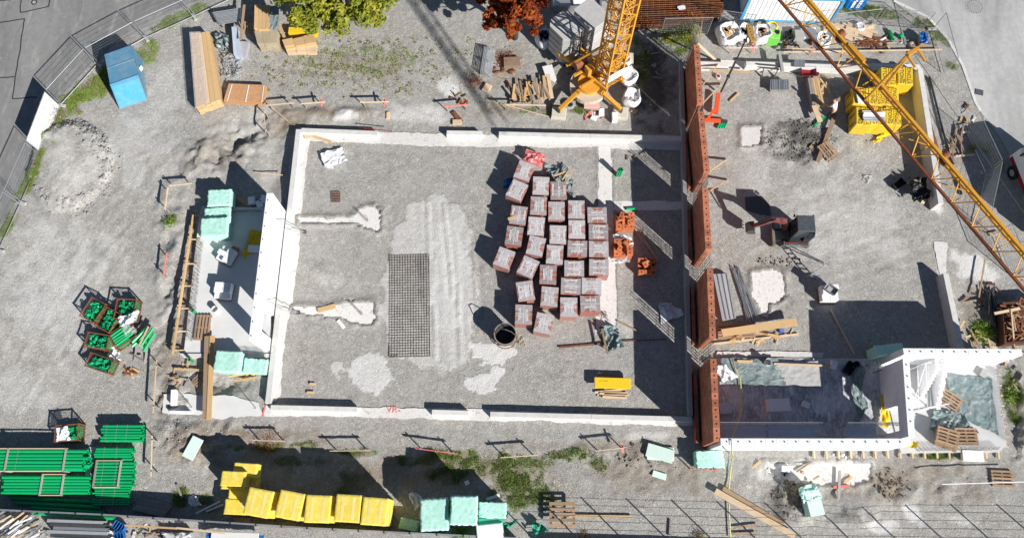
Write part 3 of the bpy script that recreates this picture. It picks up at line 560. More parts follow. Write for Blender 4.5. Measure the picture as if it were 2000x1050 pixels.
low_wall('yard_wall', (1366, 124), (1424, 126), .6, .34, 'short pale concrete wall end beside the northernmost brick wall section', group=YW)
low_wall('yard_wall', (1457, 124), (1792, 136), .6, .34, 'pale concrete wall along the north edge of the right yard behind the red wheelbarrow', joints=2, group=YW)
low_wall('yard_wall', (1797, 134), (1838, 398), 1.1, .34, 'pale concrete wall on the east of the yard beside the yellow block pallets', joints=2, group=YW)
low_wall('yard_wall', (1847, 533), (1880, 690), .9, .34, 'short concrete wall on the east of the yard ending at the white building', group=YW)
# spray-painted letters on the south footing
def text_mesh(s, size, ext=.002):
    cu = bpy.data.curves.new('txt', 'FONT'); cu.body = s; cu.size = size; cu.align_x = 'CENTER'; cu.align_y = 'CENTER'; cu.extrude = ext
    o = bpy.data.objects.new('txt', cu); COL.objects.link(o); dg = bpy.context.evaluated_depsgraph_get()
    me = bpy.data.meshes.new_from_object(o.evaluated_get(dg)); bpy.data.objects.remove(o); return me
me = text_mesh('VR-', .55); me.materials.append(M_pink); o = link('sprayed_letters', me, None, W(769, 800, .075), (0, 0, -.05)); tag(o, 'red sprayed letters VR on the south footing of the hall', 'marking')
o = MB().beam(W(512, 812, .06), W(519, 790, .08), .10, .012).build('sprayed_line', M_pink); tag(o, 'pink sprayed line across the footing at the hall south-west corner', 'marking')

# ------------------------------------------------------------------ masonry
MC = {}
def brick_mesh(l, th, h, mt, holes):
    key = (round(l, 2), th, h, mt.name, holes)
    if key in MC: return MC[key]
    mb = MB(); g = .004
    a, b, c = l/2-g, th/2, h/2-g/2
    if not holes or l < .2: mb.bbox((0, 0, 0), (2*a, 2*b, 2*c), 0, .006)
    else:
        vs = [(x*a, y*b, z*c) for z in (-1, 1) for x, y in ((-1, -1), (1, -1), (1, 1), (-1, 1))]
        mb.add(vs, [(3, 2, 1, 0), (0, 1, 5, 4), (1, 2, 6, 5), (2, 3, 7, 6), (3, 0, 4, 7)])
        xs = [-a, -.045, .045, a]; ys = [-b, -.04, .04, b]
        for i in range(3):
            for j in range(3):
                q = [(xs[i], ys[j]), (xs[i+1], ys[j]), (xs[i+1], ys[j+1]), (xs[i], ys[j+1])]
                if i == 1 and j == 1:
                    mb.add([(x, y, c-.12) for x, y in q], [(0, 1, 2, 3)], 1)
                    for k in range(4):
                        p, r = q[k], q[(k+1) % 4]; mb.add([(p[0], p[1], c), (r[0], r[1], c), (r[0], r[1], c-.12), (p[0], p[1], c-.12)], [(3, 2, 1, 0)], 1)
                else: mb.add([(x, y, c) for x, y in q], [(0, 1, 2, 3)])
    me = bpy.data.meshes.new('brick'); me.from_pydata(mb.v, [], mb.f)
    for mm in (mt, M_hole): me.materials.append(mm)
    me.polygons.foreach_set('material_index', mb.m); me.update(); MC[key] = me; return me
def masonry(t, A, B, z0, nc, th, bl, bh, mt, name='brick', holes=False, openings=(), step=None, stepbase=None, core=True):
    """running-bond wall from A to B; step: list of usable wall length per course"""
    A, B = Vector((A.x, A.y, 0)), Vector((B.x, B.y, 0)); d = B-A; L = d.length; d /= L; rz = math.atan2(d.y, d.x); Mi = ROOT[t.name].inverted()
    nrm = Vector((-d.y, d.x, 0))
    for i in range(nc):
        zc = z0+bh*(i+.5); lim = step[i] if step else L; iv = [(0, lim)]
        for (s0, s1, za, zb) in openings:
            if za < zc < zb:
                nv = []
                for a, b in iv:
                    if s0 > a: nv.append((a, min(b, s0)))
                    if s1 < b: nv.append((max(a, s1), b))
                    if s1 <= a or s0 >= b: nv = nv if (a, b) in nv else nv
                iv = [q for q in nv if q[1]-q[0] > .03]
        off = (i % 2)*bl/2
        for a, b in iv:
            js = [a]; k = math.floor((a-off)/bl)+1
            while off+k*bl < b-.05:
                if off+k*bl > a+.05: js.append(off+k*bl)
                k += 1
            js.append(b)
            for p, q in zip(js, js[1:]):
                l = q-p; me = brick_mesh(l, th, bh, mt, holes and i >= nc-1)
                loc = A+d*((p+q)/2)+nrm*random.uniform(-.003, .003); loc.z = zc
                o = bpy.data.objects.new(name, me); COL.objects.link(o); o.parent = t
                o.matrix_local = Mi @ Matrix.Translation(loc) @ Matrix.Rotation(rz, 4, 'Z')
            if core and not (holes and i >= nc-1) and b-a > .2:
                pass
    return d, L
def add_light_stop(t, A, B, z0, z1, th, mt=M_light_stop):  # unseen core added inside the wall so no sun passes the joints
    mb = MB(); d = (B-A).normalized(); a = A+d*.05; b = B-d*.05; a = Vector((a.x, a.y, (z0+z1)/2)); b = Vector((b.x, b.y, (z0+z1)/2)); mb.beam(a, b, th, z1-z0); mb.build('light_stop_core', mt, t)

# red clay brick wall: five standing sections between column cages
BH = .247; NC = 13; WH = BH*NC
segs = [((1360.5, 88), (1367.5, 203), 'northernmost red brick wall section, standing beside the orange mast foot'),
        ((1368.5, 218), (1380.5, 336), 'second red brick wall section from the north'),
        ((1377, 367), (1384, 488), 'middle red brick wall section, level with the digger'),
        ((1386.5, 525), (1392, 658), 'red brick wall section beside the stack of grey steel panels'),
        ((1393, 700), (1400.5, 862), 'southernmost red brick wall section, closing the tarpaulin-covered room')]
ends = []
for i, (a, b, lab) in enumerate(segs):
    A, B = W(*a, WH), W(*b, WH); A.z = B.z = 0; ends.append((A, B))
    t = thing('brick_wall', lab, 'brick wall', A.lerp(B, .5), group='red brick wall sections')
    masonry(t, A, B, .02, NC, .36, .375, BH, M_brick, 'brick', True)
    add_light_stop(t, A, B, .02, WH-BH-.02, .30)
    # low plinth course standing in front of each section on the west
    d = (B-A).normalized(); n = Vector((d.y, -d.x, 0))
    if (n.x > 0): n = -n
    p, q = A+n*.45, B+n*.45
    t2 = thing('brick_plinth', 'low brick course before the '+lab.split(',')[0].split(' beside')[0], 'brick course', p.lerp(q, .5), group='low brick courses')
    masonry(t2, p+d*.3, q-d*.2, .0, 2, .20, .375, .247, M_brick, 'brick', False)
# column cages between the sections
nm = ['between the northernmost and second brick wall sections', 'between the second and middle brick wall sections', 'lit by the sun south of the middle brick wall section', 'in the narrow gap north of the tarpaulin-covered room']
def cage(A, B, lab, hgt=3.3, wdt=.26):
    t = thing('column_cage', lab, 'rebar cage', A.lerp(B, .5), group='column cages in the wall gaps')
    d = (B-A).normalized(); n = Vector((-d.y, d.x, 0)); L = (B-A).length
    for k in range(5):
        for s in (-1, 1):
            p = A+d*(L*(.2+.15*k))+n*s*wdt/2; mb = MB(); mb.tube([p, p+Vector((random.uniform(-.03, .03), random.uniform(-.03, .03), hgt+random.uniform(-.3, .2)))], .018, 5); mb.build('bar', M_rebar, t)
    mb = MB()
    for z in np.arange(.3, hgt-.2, .6):
        a, b = A+d*L*.18, A+d*L*.82
        q = [a+n*wdt/2, b+n*wdt/2, b-n*wdt/2, a-n*wdt/2]
        for i in range(4): mb.beam(q[i]+Vector((0, 0, z)), q[(i+1) % 4]+Vector((0, 0, z)), .012, .012)
    mb.build('stirrups', M_rebar, t)
for i in range(4): cage(ends[i][1], ends[i+1][0], 'rebar column cage '+nm[i])
A0 = ends[0][0]; cage(A0+Vector((-.05, 1.15, 0)), A0, 'rebar column cage at the free north end of the brick wall')
# timber braces leaning on the brick wall's east side
for i, (a, b, z, lab) in enumerate([((1369, 165), (1382, 118), 2.6, 'timber brace leaning on the north end of the northernmost brick wall section'), ((1365, 205), (1382, 165), 2.4, 'timber brace leaning on the south end of the northernmost brick wall section'),
                                    ((1376, 338), (1392, 312), 2.2, 'timber brace leaning on the second brick wall section'), ((1382, 372), (1394, 352), 2.2, 'timber brace leaning on the middle brick wall section')]):
    q = W(*a, z); p = W(*b); mb = MB(); mb.beam((q.x+.15, q.y, q.z), (p.x+.9, p.y, .05), .05, .12); o = mb.build('timber_brace', M_wood); tag(o, lab, 'brace', 'timber braces of the brick wall')
t0 = W(1400, 75); t = thing('timber_tripod', 'pale timber braces crossing at the north end of the brick wall', 'brace', t0)
for a, za, b, zb in [((1360, 110), 2.8, (1372, 40), .1), ((1362, 85), 2.6, (1398, 118), .1), ((1362, 98), 2.2, (1352, 60), .1)]:
    mb = MB(); mb.beam(W(*a, za), W(*b, zb), .06, .14); mb.build('plank', M_woodp, t)

# ------------------------------------------------------------------ left white building
LH = 3.25; BHW = .25
sheetpoly = [(392, 414), (528, 408), (536, 690), (357, 690)]
t = thing('floor_slab', 'pale concrete floor slab behind the tall white block wall at left', 'floor slab', W(450, 550))
mb = MB(); mb.prism([W(x, y, .30) for x, y in [(390, 412), (520, 407), (531, 688), (359, 688)]], -.2, .30); mb.build('slab', M_slab, t)
mb = MB(); mb.prism([W(x, y, .34) for x, y in [(350, 690), (530, 690), (529, 698), (358, 697)]], -.1, .38); mb.build('edge_beam', M_conc, t)
mb = MB(); mb.prism([W(x, y, .42) for x, y in [(393, 404), (518, 405), (518, 411), (391, 411)]], -.1, .42); mb.build('edge_beam', M_conc, t)
mb = MB()
def stubs(mb, a, b, n, z, lean, l=.34, th=.024):
    for i in range(n):
        p = W(*a, z).lerp(W(*b, z), (i+.5)/n); p += Vector((random.uniform(-.03, .03), random.uniform(-.03, .03), 0)); mb.beam(p, p+Vector((lean[0]*l, lean[1]*l, l)), th, th)
stubs(mb, (397, 472), (376, 668), 52, .30, (-.35, 0)); stubs(mb, (388, 472), (366, 668), 40, .30, (.2, .1), .25); stubs(mb, (447, 413), (512, 412), 26, .32, (0, -.15)); stubs(mb, (385, 415), (383, 440), 6, .3, (.2, 0)); stubs(mb, (450, 690), (520, 692), 18, .36, (0, .15))
o = mb.build('starter_bars', mat('dull_rebar', (.28, .27, .25), .7, .2), t); o['kind'] = 'stuff'
A, B = W(527, 377, LH), W(492, 664, LH); A.z = B.z = 0
t = thing('block_wall', 'tall white aerated block wall with a door opening, east side of the left slab', 'block wall', A.lerp(B, .5))
L_ = (B-A).length
masonry(t, A, B, .02, 13, .365, .60, BHW, M_block, 'block', False, openings=[(L_-2.15, L_-.75, -1, 2.35)])
mb = MB(); d = (B-A).normalized(); n = Vector((-d.y, d.x, 0))
for z0, z1, s0, s1 in [(.05, 2.3, .06, L_-2.2), (2.42, 3.2, .06, L_-.06), (.05, 2.3, L_-.7, L_-.06)]:
    p, q = A+d*s0, A+d*s1; mb.beam((p.x, p.y, (z0+z1)/2), (q.x, q.y, (z0+z1)/2), .30, z1-z0)
mb.build('light_stop_core', M_block, t)  # hidden filler added to block sunlight between the blocks, open at the door
for k in range(11):
    p = A+d*(.45+k*(L_-.7)/10); mb = MB(); mb.beam(Vector((p.x-.09, p.y, LH+.02)), Vector((p.x-.05, p.y, LH+.02)), .07, .05); mb.build('wall_tie', M_steel, t)
# raking props on the east face
for i, (a, z, b, lab) in enumerate([((541, 429), 2.3, (595, 453), 'slim grey steel prop leaning on the white block wall, northern one of two'), ((521, 587), 2.3, (583, 610), 'slim grey steel prop leaning on the white block wall, southern one of two')]):
    p0 = W(*a, z); p1 = W(*b, .08); t = thing('wall_prop', lab, 'prop', p1, group='steel props of the white wall')
    mb = MB(); mb.tube([p0, p0.lerp(p1, .5)+Vector((0, 0, .05)), p1], .025, 6); mb.build('long_strut', M_galv, t)
    p2 = Vector((p0.x+.02, p0.y-.1, .9)); mb = MB(); mb.tube([p1, p1.lerp(p2, .5), p2], .018, 6); mb.build('short_strut', M_galv, t)
    mb = MB(); mb.box(p1, (.2, .2, .03)); mb.build('foot_plate', M_steel, t)

# ------------------------------------------------------------------ right white building
RH = 3.25
t = thing('floor_slab', 'pale slab of the right building, stairwell end with pallets and tarpaulin', 'floor slab', W(1850, 800))
mb = MB(); mb.prism([W(x, y, .25) for x, y in [(1712, 700), (1944, 700), (1966, 868), (1952, 882), (1760, 884)]], -.2, .25); mb.build('slab', mat('light_slab', (.60, .60, .595), .8, .1, 1.2, .15, 30), t)
mb = MB(); stubs(mb, (1945, 720), (1962, 860), 40, .25, (-.4, .1), .4); stubs(mb, (1790, 880), (1950, 878), 40, .25, (-.1, .4), .35)
o = mb.build('starter_bars', MATS['dull_rebar'], t); o['kind'] = 'stuff'
for k in range(16):
    p = W(1590+24*k, 887+(k % 2), .12); mb = MB(); mb.box(p, (.10, .42, .10), -.03); mb.build('edge_timber', M_woodp, t)
for k in range(9):
    p = W(1947+2.3*k, 712+20*k, .2); mb = MB(); mb.box(p, (.30, .06, .06), -.03); mb.build('edge_timber', M_woodp, t)
mb = MB(); mb.prism([W(x, y, .14) for x, y in [(1402, 698), (1712, 700), (1760, 862), (1404, 862)]], -.2, .14); o = mb.build('floor_slab', M_slab); tag(o, 'concrete floor of the roofless room east of the brick wall, under dark film', 'floor slab')
def bw(a, b, lab, openings=(), step=None, nc=13, th=.365, top=RH):
    A, B = W(*a, top), W(*b, top); A.z = B.z = 0; t = thing('block_wall', lab, 'block wall', A.lerp(B, .5)); d = (B-A).normalized()
    masonry(t, A, B, .02, nc, th, .60, BHW, M_block, 'block', False, openings, step)
    if not step and not openings: add_light_stop(t, A, B, .05, nc*BHW-.02, th-.07, M_block)
    for (s0, s1, za, zb) in openings: add_light_stop(t, A, A+d*s0, .05, nc*BHW-.02, th-.07, M_block); add_light_stop(t, A+d*s1, B, .05, nc*BHW-.02, th-.07, M_block); add_light_stop(t, A+d*(s0-.1), A+d*(s1+.1), zb+.1, nc*BHW-.02, th-.08, M_block)
    k = int((B-A).length/.62)
    for i in range(k):
        p = A+d*(.35+i*.62)
        if not step: mb = MB(); mb.beam(Vector((p.x-.02, p.y, nc*BHW+.04)), Vector((p.x+.02, p.y, nc*BHW+.04)), .06, .05); mb.build('wall_tie', M_steel, t)
    return t
S0 = W(1769, 700, RH); DO = (S0.y-W(1716, 802, .2).y, S0.y-W(1721, 849, .2).y)
bw((1407, 862), (1779, 862.5), 'long white block wall along the south of the roofless room', th=.37)
bw((1769, 700), (1780.5, 853), 'white block wall with a doorway between the roofless room and the stairwell', openings=[(DO[0], DO[1], -1, 2.2)])
bw((1764, 686), (1996, 687.5), 'long white block wall on the north side of the stairwell')
# stepped unfinished wall of the stairwell
A, B = W(1815, 708, .25), W(1829, 800, .25); A.z = B.z = 0; Ls = (B-A).length
t = thing('stepped_wall', 'unfinished white block wall stepping down beside the stairwell', 'block wall', A.lerp(B, .5)); masonry(t, A, B, .25, 8, .24, .50, BHW, M_block, 'block', False, step=[Ls*(1-i*.118) for i in range(8)])
A2, B2 = W(1792, 706, .25), W(1800, 775, .25); A2.z = B2.z = 0; L2 = (B2-A2).length
t = thing('stair_wall', 'short white block wall inside the stairwell', 'block wall', A2.lerp(B2, .5)); masonry(t, A2, B2, .25, 9, .2, .50, BHW, M_block, 'block', False, step=[L2*(1-i*.07) for i in range(9)])
t = thing('scaffold_frame', 'slim white tube frame standing in the stairwell', 'scaffold', W(1800, 790))
cs = [W(1777, 805, .25), W(1817, 798, .25), W(1812, 716, .25), W(1775, 722, .25)]
for p in cs: mb = MB(); mb.tube([p, p+Vector((0, 0, 2.2))], .028, 6); mb.build('upright', M_white, t)
for z in (.1, 1.1, 2.1):
    for i in range(4):
        if z > 1 and i == 1: continue
        mb = MB(); mb.tube([cs[i]+Vector((0, 0, z)), cs[(i+1) % 4]+Vector((0, 0, z))], .022, 6); mb.build('rail', M_white, t)
mb = MB(); mb.tube([cs[0]+Vector((0, 0, .1)), cs[3]+Vector((0, 0, 2.1))], .02, 6); mb.build('diagonal', M_white, t)
# working platforms inside the south wall
for a, b, lab in [((1407, 843), (1497, 843), 'west working platform of grey boards inside the south wall of the room'), ((1499, 843), (1594, 843), 'middle working platform of grey boards inside the south wall of the room'), ((1652, 843), (1712, 843), 'east working platform of grey boards inside the south wall, by the stairwell wall')]:
    z = 1.5; A, B = W(*a, z), W(*b, z); t = thing('work_platform', lab, 'scaffold', Vector(((A.x+B.x)/2, A.y, 0)), group='working platforms along the south wall'); L = (B-A).length
    for k in range(3):
        c = A.lerp(B, .5)+Vector((0, (k-1)*.235, 0)); mb = MB(); mb.box(c, (L-.06, .225, .05)); mb.build('board', M_ply, t)
    for e in (A, B):
        mb = MB()
        for s in (-.34, .34): mb.tube([(e.x+(.05 if e is A else -.05), e.y+s, .1), (e.x+(.05 if e is A else -.05), e.y+s, z-.03)], .025, 5)
        mb.tube([(e.x+(.05 if e is A else -.05), e.y-.34, .8), (e.x+(.05 if e is A else -.05), e.y+.34, .8)], .02, 5); mb.build('trestle', M_galv, t)
for a, b, lab in [((1407, 824.5), (1607, 825), 'long white guard rail over the west working platforms'), ((1655, 825), (1767, 825), 'short white guard rail over the east working platform')]:
    A, B = W(*a, 2.4), W(*b, 2.4); t = thing('guard_rail', lab, 'rail', Vector((A.x, A.y, 0)), group='guard rails of the platforms')
    for dz in (0, -.16): mb = MB(); mb.tube([A+Vector((0, dz*.5, dz)), B+Vector((0, dz*.5, dz))], .03, 6); mb.build('rail', M_alu, t)
    for f in (.02, .5, .98):
        p = A.lerp(B, f); mb = MB(); mb.tube([Vector((p.x, p.y-.06, 1.5)), p], .022, 6); mb.build('post', M_galv, t)

# ------------------------------------------------------------------ sheets, bales and pallets
def tarp(name, corners, z, amp, mt, label, cat='tarpaulin', n=26, parent=None, seed=1, fold=.6, sag=0, edge=.12, group=None, thick=True):
    P = [W(*c, z) if len(c) == 2 else W(*c) for c in corners]; U, V_ = np.meshgrid(np.linspace(0, 1, n), np.linspace(0, 1, n)); r = np.random.default_rng(seed)
    def lerp4(k): return (np.array(P[0][k])*(1-U)+P[1][k]*U)*(1-V_)+(np.array(P[3][k])*(1-U)+P[2][k]*U)*V_
    x, y, zz = lerp4(0), lerp4(1), lerp4(2)
    w = (fbm(x, y, 1.1, seed)-.5)*edge*6; w2 = (fbm(x, y, 1.1, seed+50)-.5)*edge*6; x = x+w; y = y+w2
    rid = 1-np.abs(fbm(x+y*.4, y-.5*x, fold, seed+3, 2)-.5)*7; rid2 = 1-np.abs(fbm(y+x*.6, x-.4*y, fold*.8, seed+23, 2)-.5)*9; zz = zz+amp*.8*np.clip(np.maximum(rid, rid2), -.1, 1)**2+amp*.7*(fbm(x, y, .5, seed+9)-.5)+sag*(U*(1-U)*V_*(1-V_))*16
    zz = np.maximum(zz, z+.004 if isinstance(z, float) else .05)
    I = np.arange(n*n).reshape(n, n); q = np.stack([I[:-1, :-1], I[:-1, 1:], I[1:, 1:], I[1:, :-1]], -1).reshape(-1, 4)[:, ::-1]
    Vv = np.stack([x.ravel(), y.ravel(), zz.ravel()], -1)
    if parent:
        Mi = ROOT[parent.name].inverted(); Vv = np.array([tuple(Mi @ Vector(p)) for p in Vv])
    o = npmesh(name, Vv, q, mt, True, parent)
    if not parent: tag(o, label, cat, group)
    return o
tarp('dark_film', [(1404, 700), (1715, 706), (1752, 852), (1406, 852)], .17, .06, M_floorfilm, 'dark dusty film spread over the floor of the roofless room', 'film', 60, seed=4, fold=.5, edge=.05)
tarp('teal_tarp', [(1404, 697), (1520, 699), (1530, 748), (1404, 752)], .30, .08, M_teal, 'sunlit teal sheet in the corner of the room against the brick wall', 'tarpaulin', 36, seed=8)
tarp('clear_film', [(1512, 712), (1600, 705), (1606, 752), (1535, 752)], .32, .05, mat('grey_sheet', (.50, .50, .49), .6, .2, 3, .4, 9, stain=((.36, .36, .36), .6)), 'pale sheet lying sunlit in the middle of the roofless room', 'sheet', 20, seed=12, edge=.05)
tarp('green_film', [(1662, 712), (1684, 715), (1694, 790), (1672, 850)], .35, .16, M_teal, 'crumpled dark green film strip lying along the east end of the room', 'film', 26, seed=15)
tarp('teal_tarp', [(1848, 728), (1936, 738), (1948, 848), (1862, 810)], .30, .09, M_teal, 'large teal tarpaulin spread on the slab near the pallets', 'tarpaulin', 44, seed=21, edge=.06)
tarp('teal_tarp', [(1822, 800), (1880, 808), (1912, 845), (1815, 838)], .33, .28, M_teal, 'crumpled dark teal tarpaulin behind the stack of pallets', 'tarpaulin', 30, seed=23, edge=.1)
tarp('teal_tarp', [(1063, 322), (1108, 325), (1118, 360), (1078, 352)], .10, .35, M_teal, 'crumpled teal tarpaulin north of the wrapped brick pallets, under loose battens', 'tarpaulin', 26, seed=25)
tarp('teal_tarp', [(1098, 358), (1114, 350), (1126, 385), (1112, 392)], .10, .25, M_teal, 'small scrap of teal tarpaulin squeezed between brick pallets', 'tarpaulin', 18, seed=27)
tarp('teal_tarp', [(1172, 640), (1202, 638), (1212, 676), (1186, 682)], .12, .45, M_teal, 'teal tarpaulin bundle on the hall floor below the brick pallets', 'tarpaulin', 26, seed=29)
tarp('white_sheet', [(1288, 592), (1312, 598), (1338, 615), (1296, 634)], .10, .25, M_bag, 'crumpled pale sheet lying in the shade near the brick wall', 'sheet', 24, seed=31)
tarp('sand_bag', [(632, 294), (674, 292), (682, 320), (646, 330)], .22, .12, M_bag, 'crumpled white sack on the gravel in the hall north-west corner', 'sack', 28, seed=33, edge=.2)
tarp('blue_sheet', [(980, 353), (1000, 350), (1002, 368), (986, 370)], .06, .2, M_bluet, 'blue plastic sheet in the shadow of the brick pallets', 'sheet', 14, seed=35)
tarp('teal_tarp', [(416, 66), (446, 68), (444, 100), (424, 104)], .3, .45, M_teal, 'crumpled teal tarpaulin beside the wrapped timber pack at upper left', 'tarpaulin', 26, seed=37)
tarp('yellow_sheet', [(486, 456), (520, 450), (512, 490), (482, 506)], .36, .25, M_yfilm, 'yellow plastic sheet crumpled on the slab behind the white wall', 'sheet', 26, seed=39, edge=.2)
tarp('yellow_sheet', [(1756, 868), (1788, 860), (1790, 868), (1760, 880)], .5, .3, M_yfilm, 'yellow plastic sheet hanging at the east end of the south wall', 'sheet', 18, seed=41)
tarp('yellow_sheet', [(1720, 772), (1740, 776), (1735, 832), (1722, 834)], .45, .2, M_yfilm, 'yellow plastic sheet crumpled at the foot of the stairwell wall', 'sheet', 16, seed=43)
tarp('yellow_sheet', [(1706, 264), (1745, 258), (1748, 270), (1712, 280)], .12, .25, M_yfilm, 'yellow plastic scraps on the gravel south of the yellow block pallets', 'sheet', 22, seed=45, edge=.25)
tarp('black_film', [(1773, 350), (1812, 350), (1815, 385), (1782, 400)], .4, .45, M_black, 'black film bundle with boards against the east yard wall', 'film', 26, seed=47)
tarp('green_tarp', [(1036, 1022), (1058, 1018), (1070, 1038), (1042, 1046)], .25, .5, M_gtarp, 'green plastic bundle next to the upright pallet at the bottom', 'tarpaulin', 24, seed=49)
tarp('green_tarp', [(984, 1018), (1022, 1012), (1010, 1030), (990, 1038)], .3, .3, M_gtarp, 'torn green wrapping beside the mint insulation packs', 'tarpaulin', 22, seed=51, edge=.2)
tarp('white_film', [(210, 655), (238, 660), (232, 700), (208, 690)], .1, .25, M_filmw, 'white plastic film on the ground between the pipe fitting crates', 'film', 22, seed=53, edge=.2)

# wooden pallets
def pallet_mesh(name, lx, ly, mt, tagname):
    pass
def make_pallet(t, lx, ly, h=.144, mt=M_woodm, n=5):
    for k in range(n):
        y = -ly/2+.06+(ly-.12)*k/(n-1); mb = MB(); mb.box((0, y, h-.011), (lx, .115, .022)); mb.build('deck_board', mt, t, local=True)
    for k in range(3):
        x = (-1+k)*(lx/2-.07); mb = MB(); mb.box((x, 0, h-.038), (.10, ly, .022)); mb.build('stringer', mt, t, local=True)
        for y in (-ly/2+.06, 0, ly/2-.06): mb = MB(); mb.box((x, y, .06), (.10, .10, .075)); mb.build('foot_block', mt, t, local=True)
        mb = MB(); mb.box((x, 0, .011), (.10, ly, .022)); mb.build('runner', mt, t, local=True)
pal0 = thing('pallet', 'single wooden pallet lying flat on gravel near the lower right corner', 'pallet', G(1956, 934, 0), -.05, 'empty wooden pallets'); make_pallet(pal0, 1.25, .9)
def pallet(px, py, z, rz, lab, tilt=None, sc=None):
    c = copy_tree(pal0, None, W(px, py, z), rz, lab)
    if tilt: c.rotation_euler = (tilt[0], tilt[1], rz)
    if sc: c.scale = sc
    return c
pallet(1854, 781, .34, -.62, 'single pallet lying on the large teal tarpaulin')
for k in range(5): pallet(1847+.6*k-(k % 2), 861-2.2*k, .26+.147*k, -.35+.03*(k % 3), ['bottom', 'second lowest', 'middle', 'second highest', 'topmost'][k]+' pallet of the stack on the stairwell slab')
pallet(1886, 853, .26, 0.0, 'lower of two pallets lying flush beside the pallet stack'); pallet(1885.5, 851, .41, -.01, 'upper of two pallets lying flush beside the pallet stack')
pallet(1098, 1004, .40, 0.0, 'open wooden pallet frame beside the green plastic bundle at the bottom', sc=(1.15, 1.5, 1))
pallet(1617, 296, G(1617, 296).z+.02, -1.0, 'wooden pallet lying under long planks south of the worker')
pallet(486, 60, .02, 1.35, 'wooden pallet leaning in shade beside the timber packs at upper left', tilt=(.0, -.9))
pallet(393, 740, .0, .9, 'dark weathered pallet half hidden under the two long planks', sc=(.8, .7, 1))
t = copy_tree(pal0, None, W(397, 640, .32), 1.55, 'grey pallet on the left slab near the long planks'); t.scale = (1.25, 1.0, 1)

# stretch-wrapped pallets of bricks
def brick_pallet(three, name='brick_pallet', vs_=0):
    rv = random.Random(vs_+40)
    t = thing(name, 'x', 'brick pallet', (0, 0, 0), 0, 'shrink-wrapped pallets of bricks on the hall floor')
    mb = MB()
    for k in range(5): mb.box((-.42+.21*k, 0, .11), (.13, 1.16, .024))
    for y in (-.5, 0, .5): mb.box((0, y, .05), (1.0, .10, .10))
    mb.build('pallet', M_woodm, t, local=True)
    bm_ = mat('wrapped_brick', (.36, .125, .085), .85, .12, 6, .3, 40, rnd=.05)
    mb = MB(); r = random.Random(3)
    for i in range(4):
        for j in range(3):
            for k in range(4): mb.box((-.375+.25*i, -.385+.385*j, .24+.247*k), (.244+r.uniform(-.004, .002), .378, .243))
    o = mb.build('brick_stack', bm_, t, local=True); o['kind'] = 'stuff'
    a, b, z0, z1 = .512, .60, .12, 1.122; mb = MB()
    C = [(-a, -b), (a, -b), (a, b), (-a, b)]; e = .10; ap = .10+rv.uniform(-.06, .08)
    for i in range(4):
        p, q = C[i], C[(i+1) % 4]; mid = ((p[0]+q[0])/2*1.012, (p[1]+q[1])/2*1.012)
        mb.add([(p[0], p[1], z0), (q[0], q[1], z0), (q[0]*.985, q[1]*.985, z1), (p[0]*.985, p[1]*.985, z1)], [(0, 1, 2, 3)], 0)
    a2, b2 = a*.985, b*.985; z = z1; e1, e2 = .22+rv.uniform(-.12, .12), .22+rv.uniform(-.12, .12); L1 = [(-a2, -b2+e1), (-ap-.06, -ap), (-ap-.06, ap), (-a2, b2-e2)]; R1 = [(-x, y) for x, y in L1]
    mb.add([(x, y, z) for x, y in L1], [(0, 1, 2, 3)], 0); mb.add([(x, y, z) for x, y in R1], [(3, 2, 1, 0)], 0)
    mb.add([(-a2, -b2, z), (a2, -b2, z), (a2, -b2+e1, z), (ap+.06, -ap, z), (-ap-.06, -ap, z), (-a2, -b2+e1, z)], [(0, 1, 2, 3, 4, 5)], 1)
    mb.add([(-a2, b2, z), (a2, b2, z), (a2, b2-e2, z), (ap+.06, ap, z), (-ap-.06, ap, z), (-a2, b2-e2, z)], [(5, 4, 3, 2, 1, 0)], 1)
    mb.add([(-ap-.06, -ap, z), (ap+.06, -ap, z), (ap+.06, ap, z), (-ap-.06, ap, z)], [(0, 1, 2, 3)], 1)
    f = mb.build('film_wrap', [M_film_t, M_film_w], t, local=True)
    mb = MB(); mb.box((0, 0, z+.004), (.018, 1.16, .004)); mb.box((0, 0, z+.003), (1.0, .014, .003)); mb.build('film_seam', M_white, f, local=True)
    sh = rv.uniform(-.06, .06)
    for x in ((-.36, .02, .36) if three else (-.22+sh, .20+sh)):
        mb = MB(); mb.box((0, 0, 0), (.115, .74+rv.uniform(-.1, .04), .004)); s = mb.build('printed_strip', M_print, t, local=True); s.location = (x, rv.uniform(-.05, .05), z+.010); s.rotation_euler = (0, 0, rv.uniform(-.05, .05))
    n_ = 14; U, V2 = np.meshgrid(np.linspace(-1, 1, n_), np.linspace(-1, 1, n_)); px_, py_ = U*rv.uniform(.2, .42)+rv.uniform(-.1, .1), V2*rv.uniform(.15, .4)+rv.uniform(-.2, .2); zz = z+.012+.035*vnoise(U*3, V2*3, .5, vs_+3); I = np.arange(n_*n_).reshape(n_, n_)
    npmesh('loose_film', np.stack([(px_+.12*(vnoise(U*2, V2*2, .6, vs_)-.5)).ravel(), (py_+.12*(vnoise(U*2, V2*2, .6, vs_+9)-.5)).ravel(), zz.ravel()], -1), np.stack([I[:-1, :-1], I[:-1, 1:], I[1:, 1:], I[1:, :-1]], -1).reshape(-1, 4), M_film_s, True, t)
    return t
bp = {(k, v): brick_pallet(k == 3, vs_=k*10+v) for k in (2, 3) for v in range(4)}; cnt = {2: 0, 3: 0}
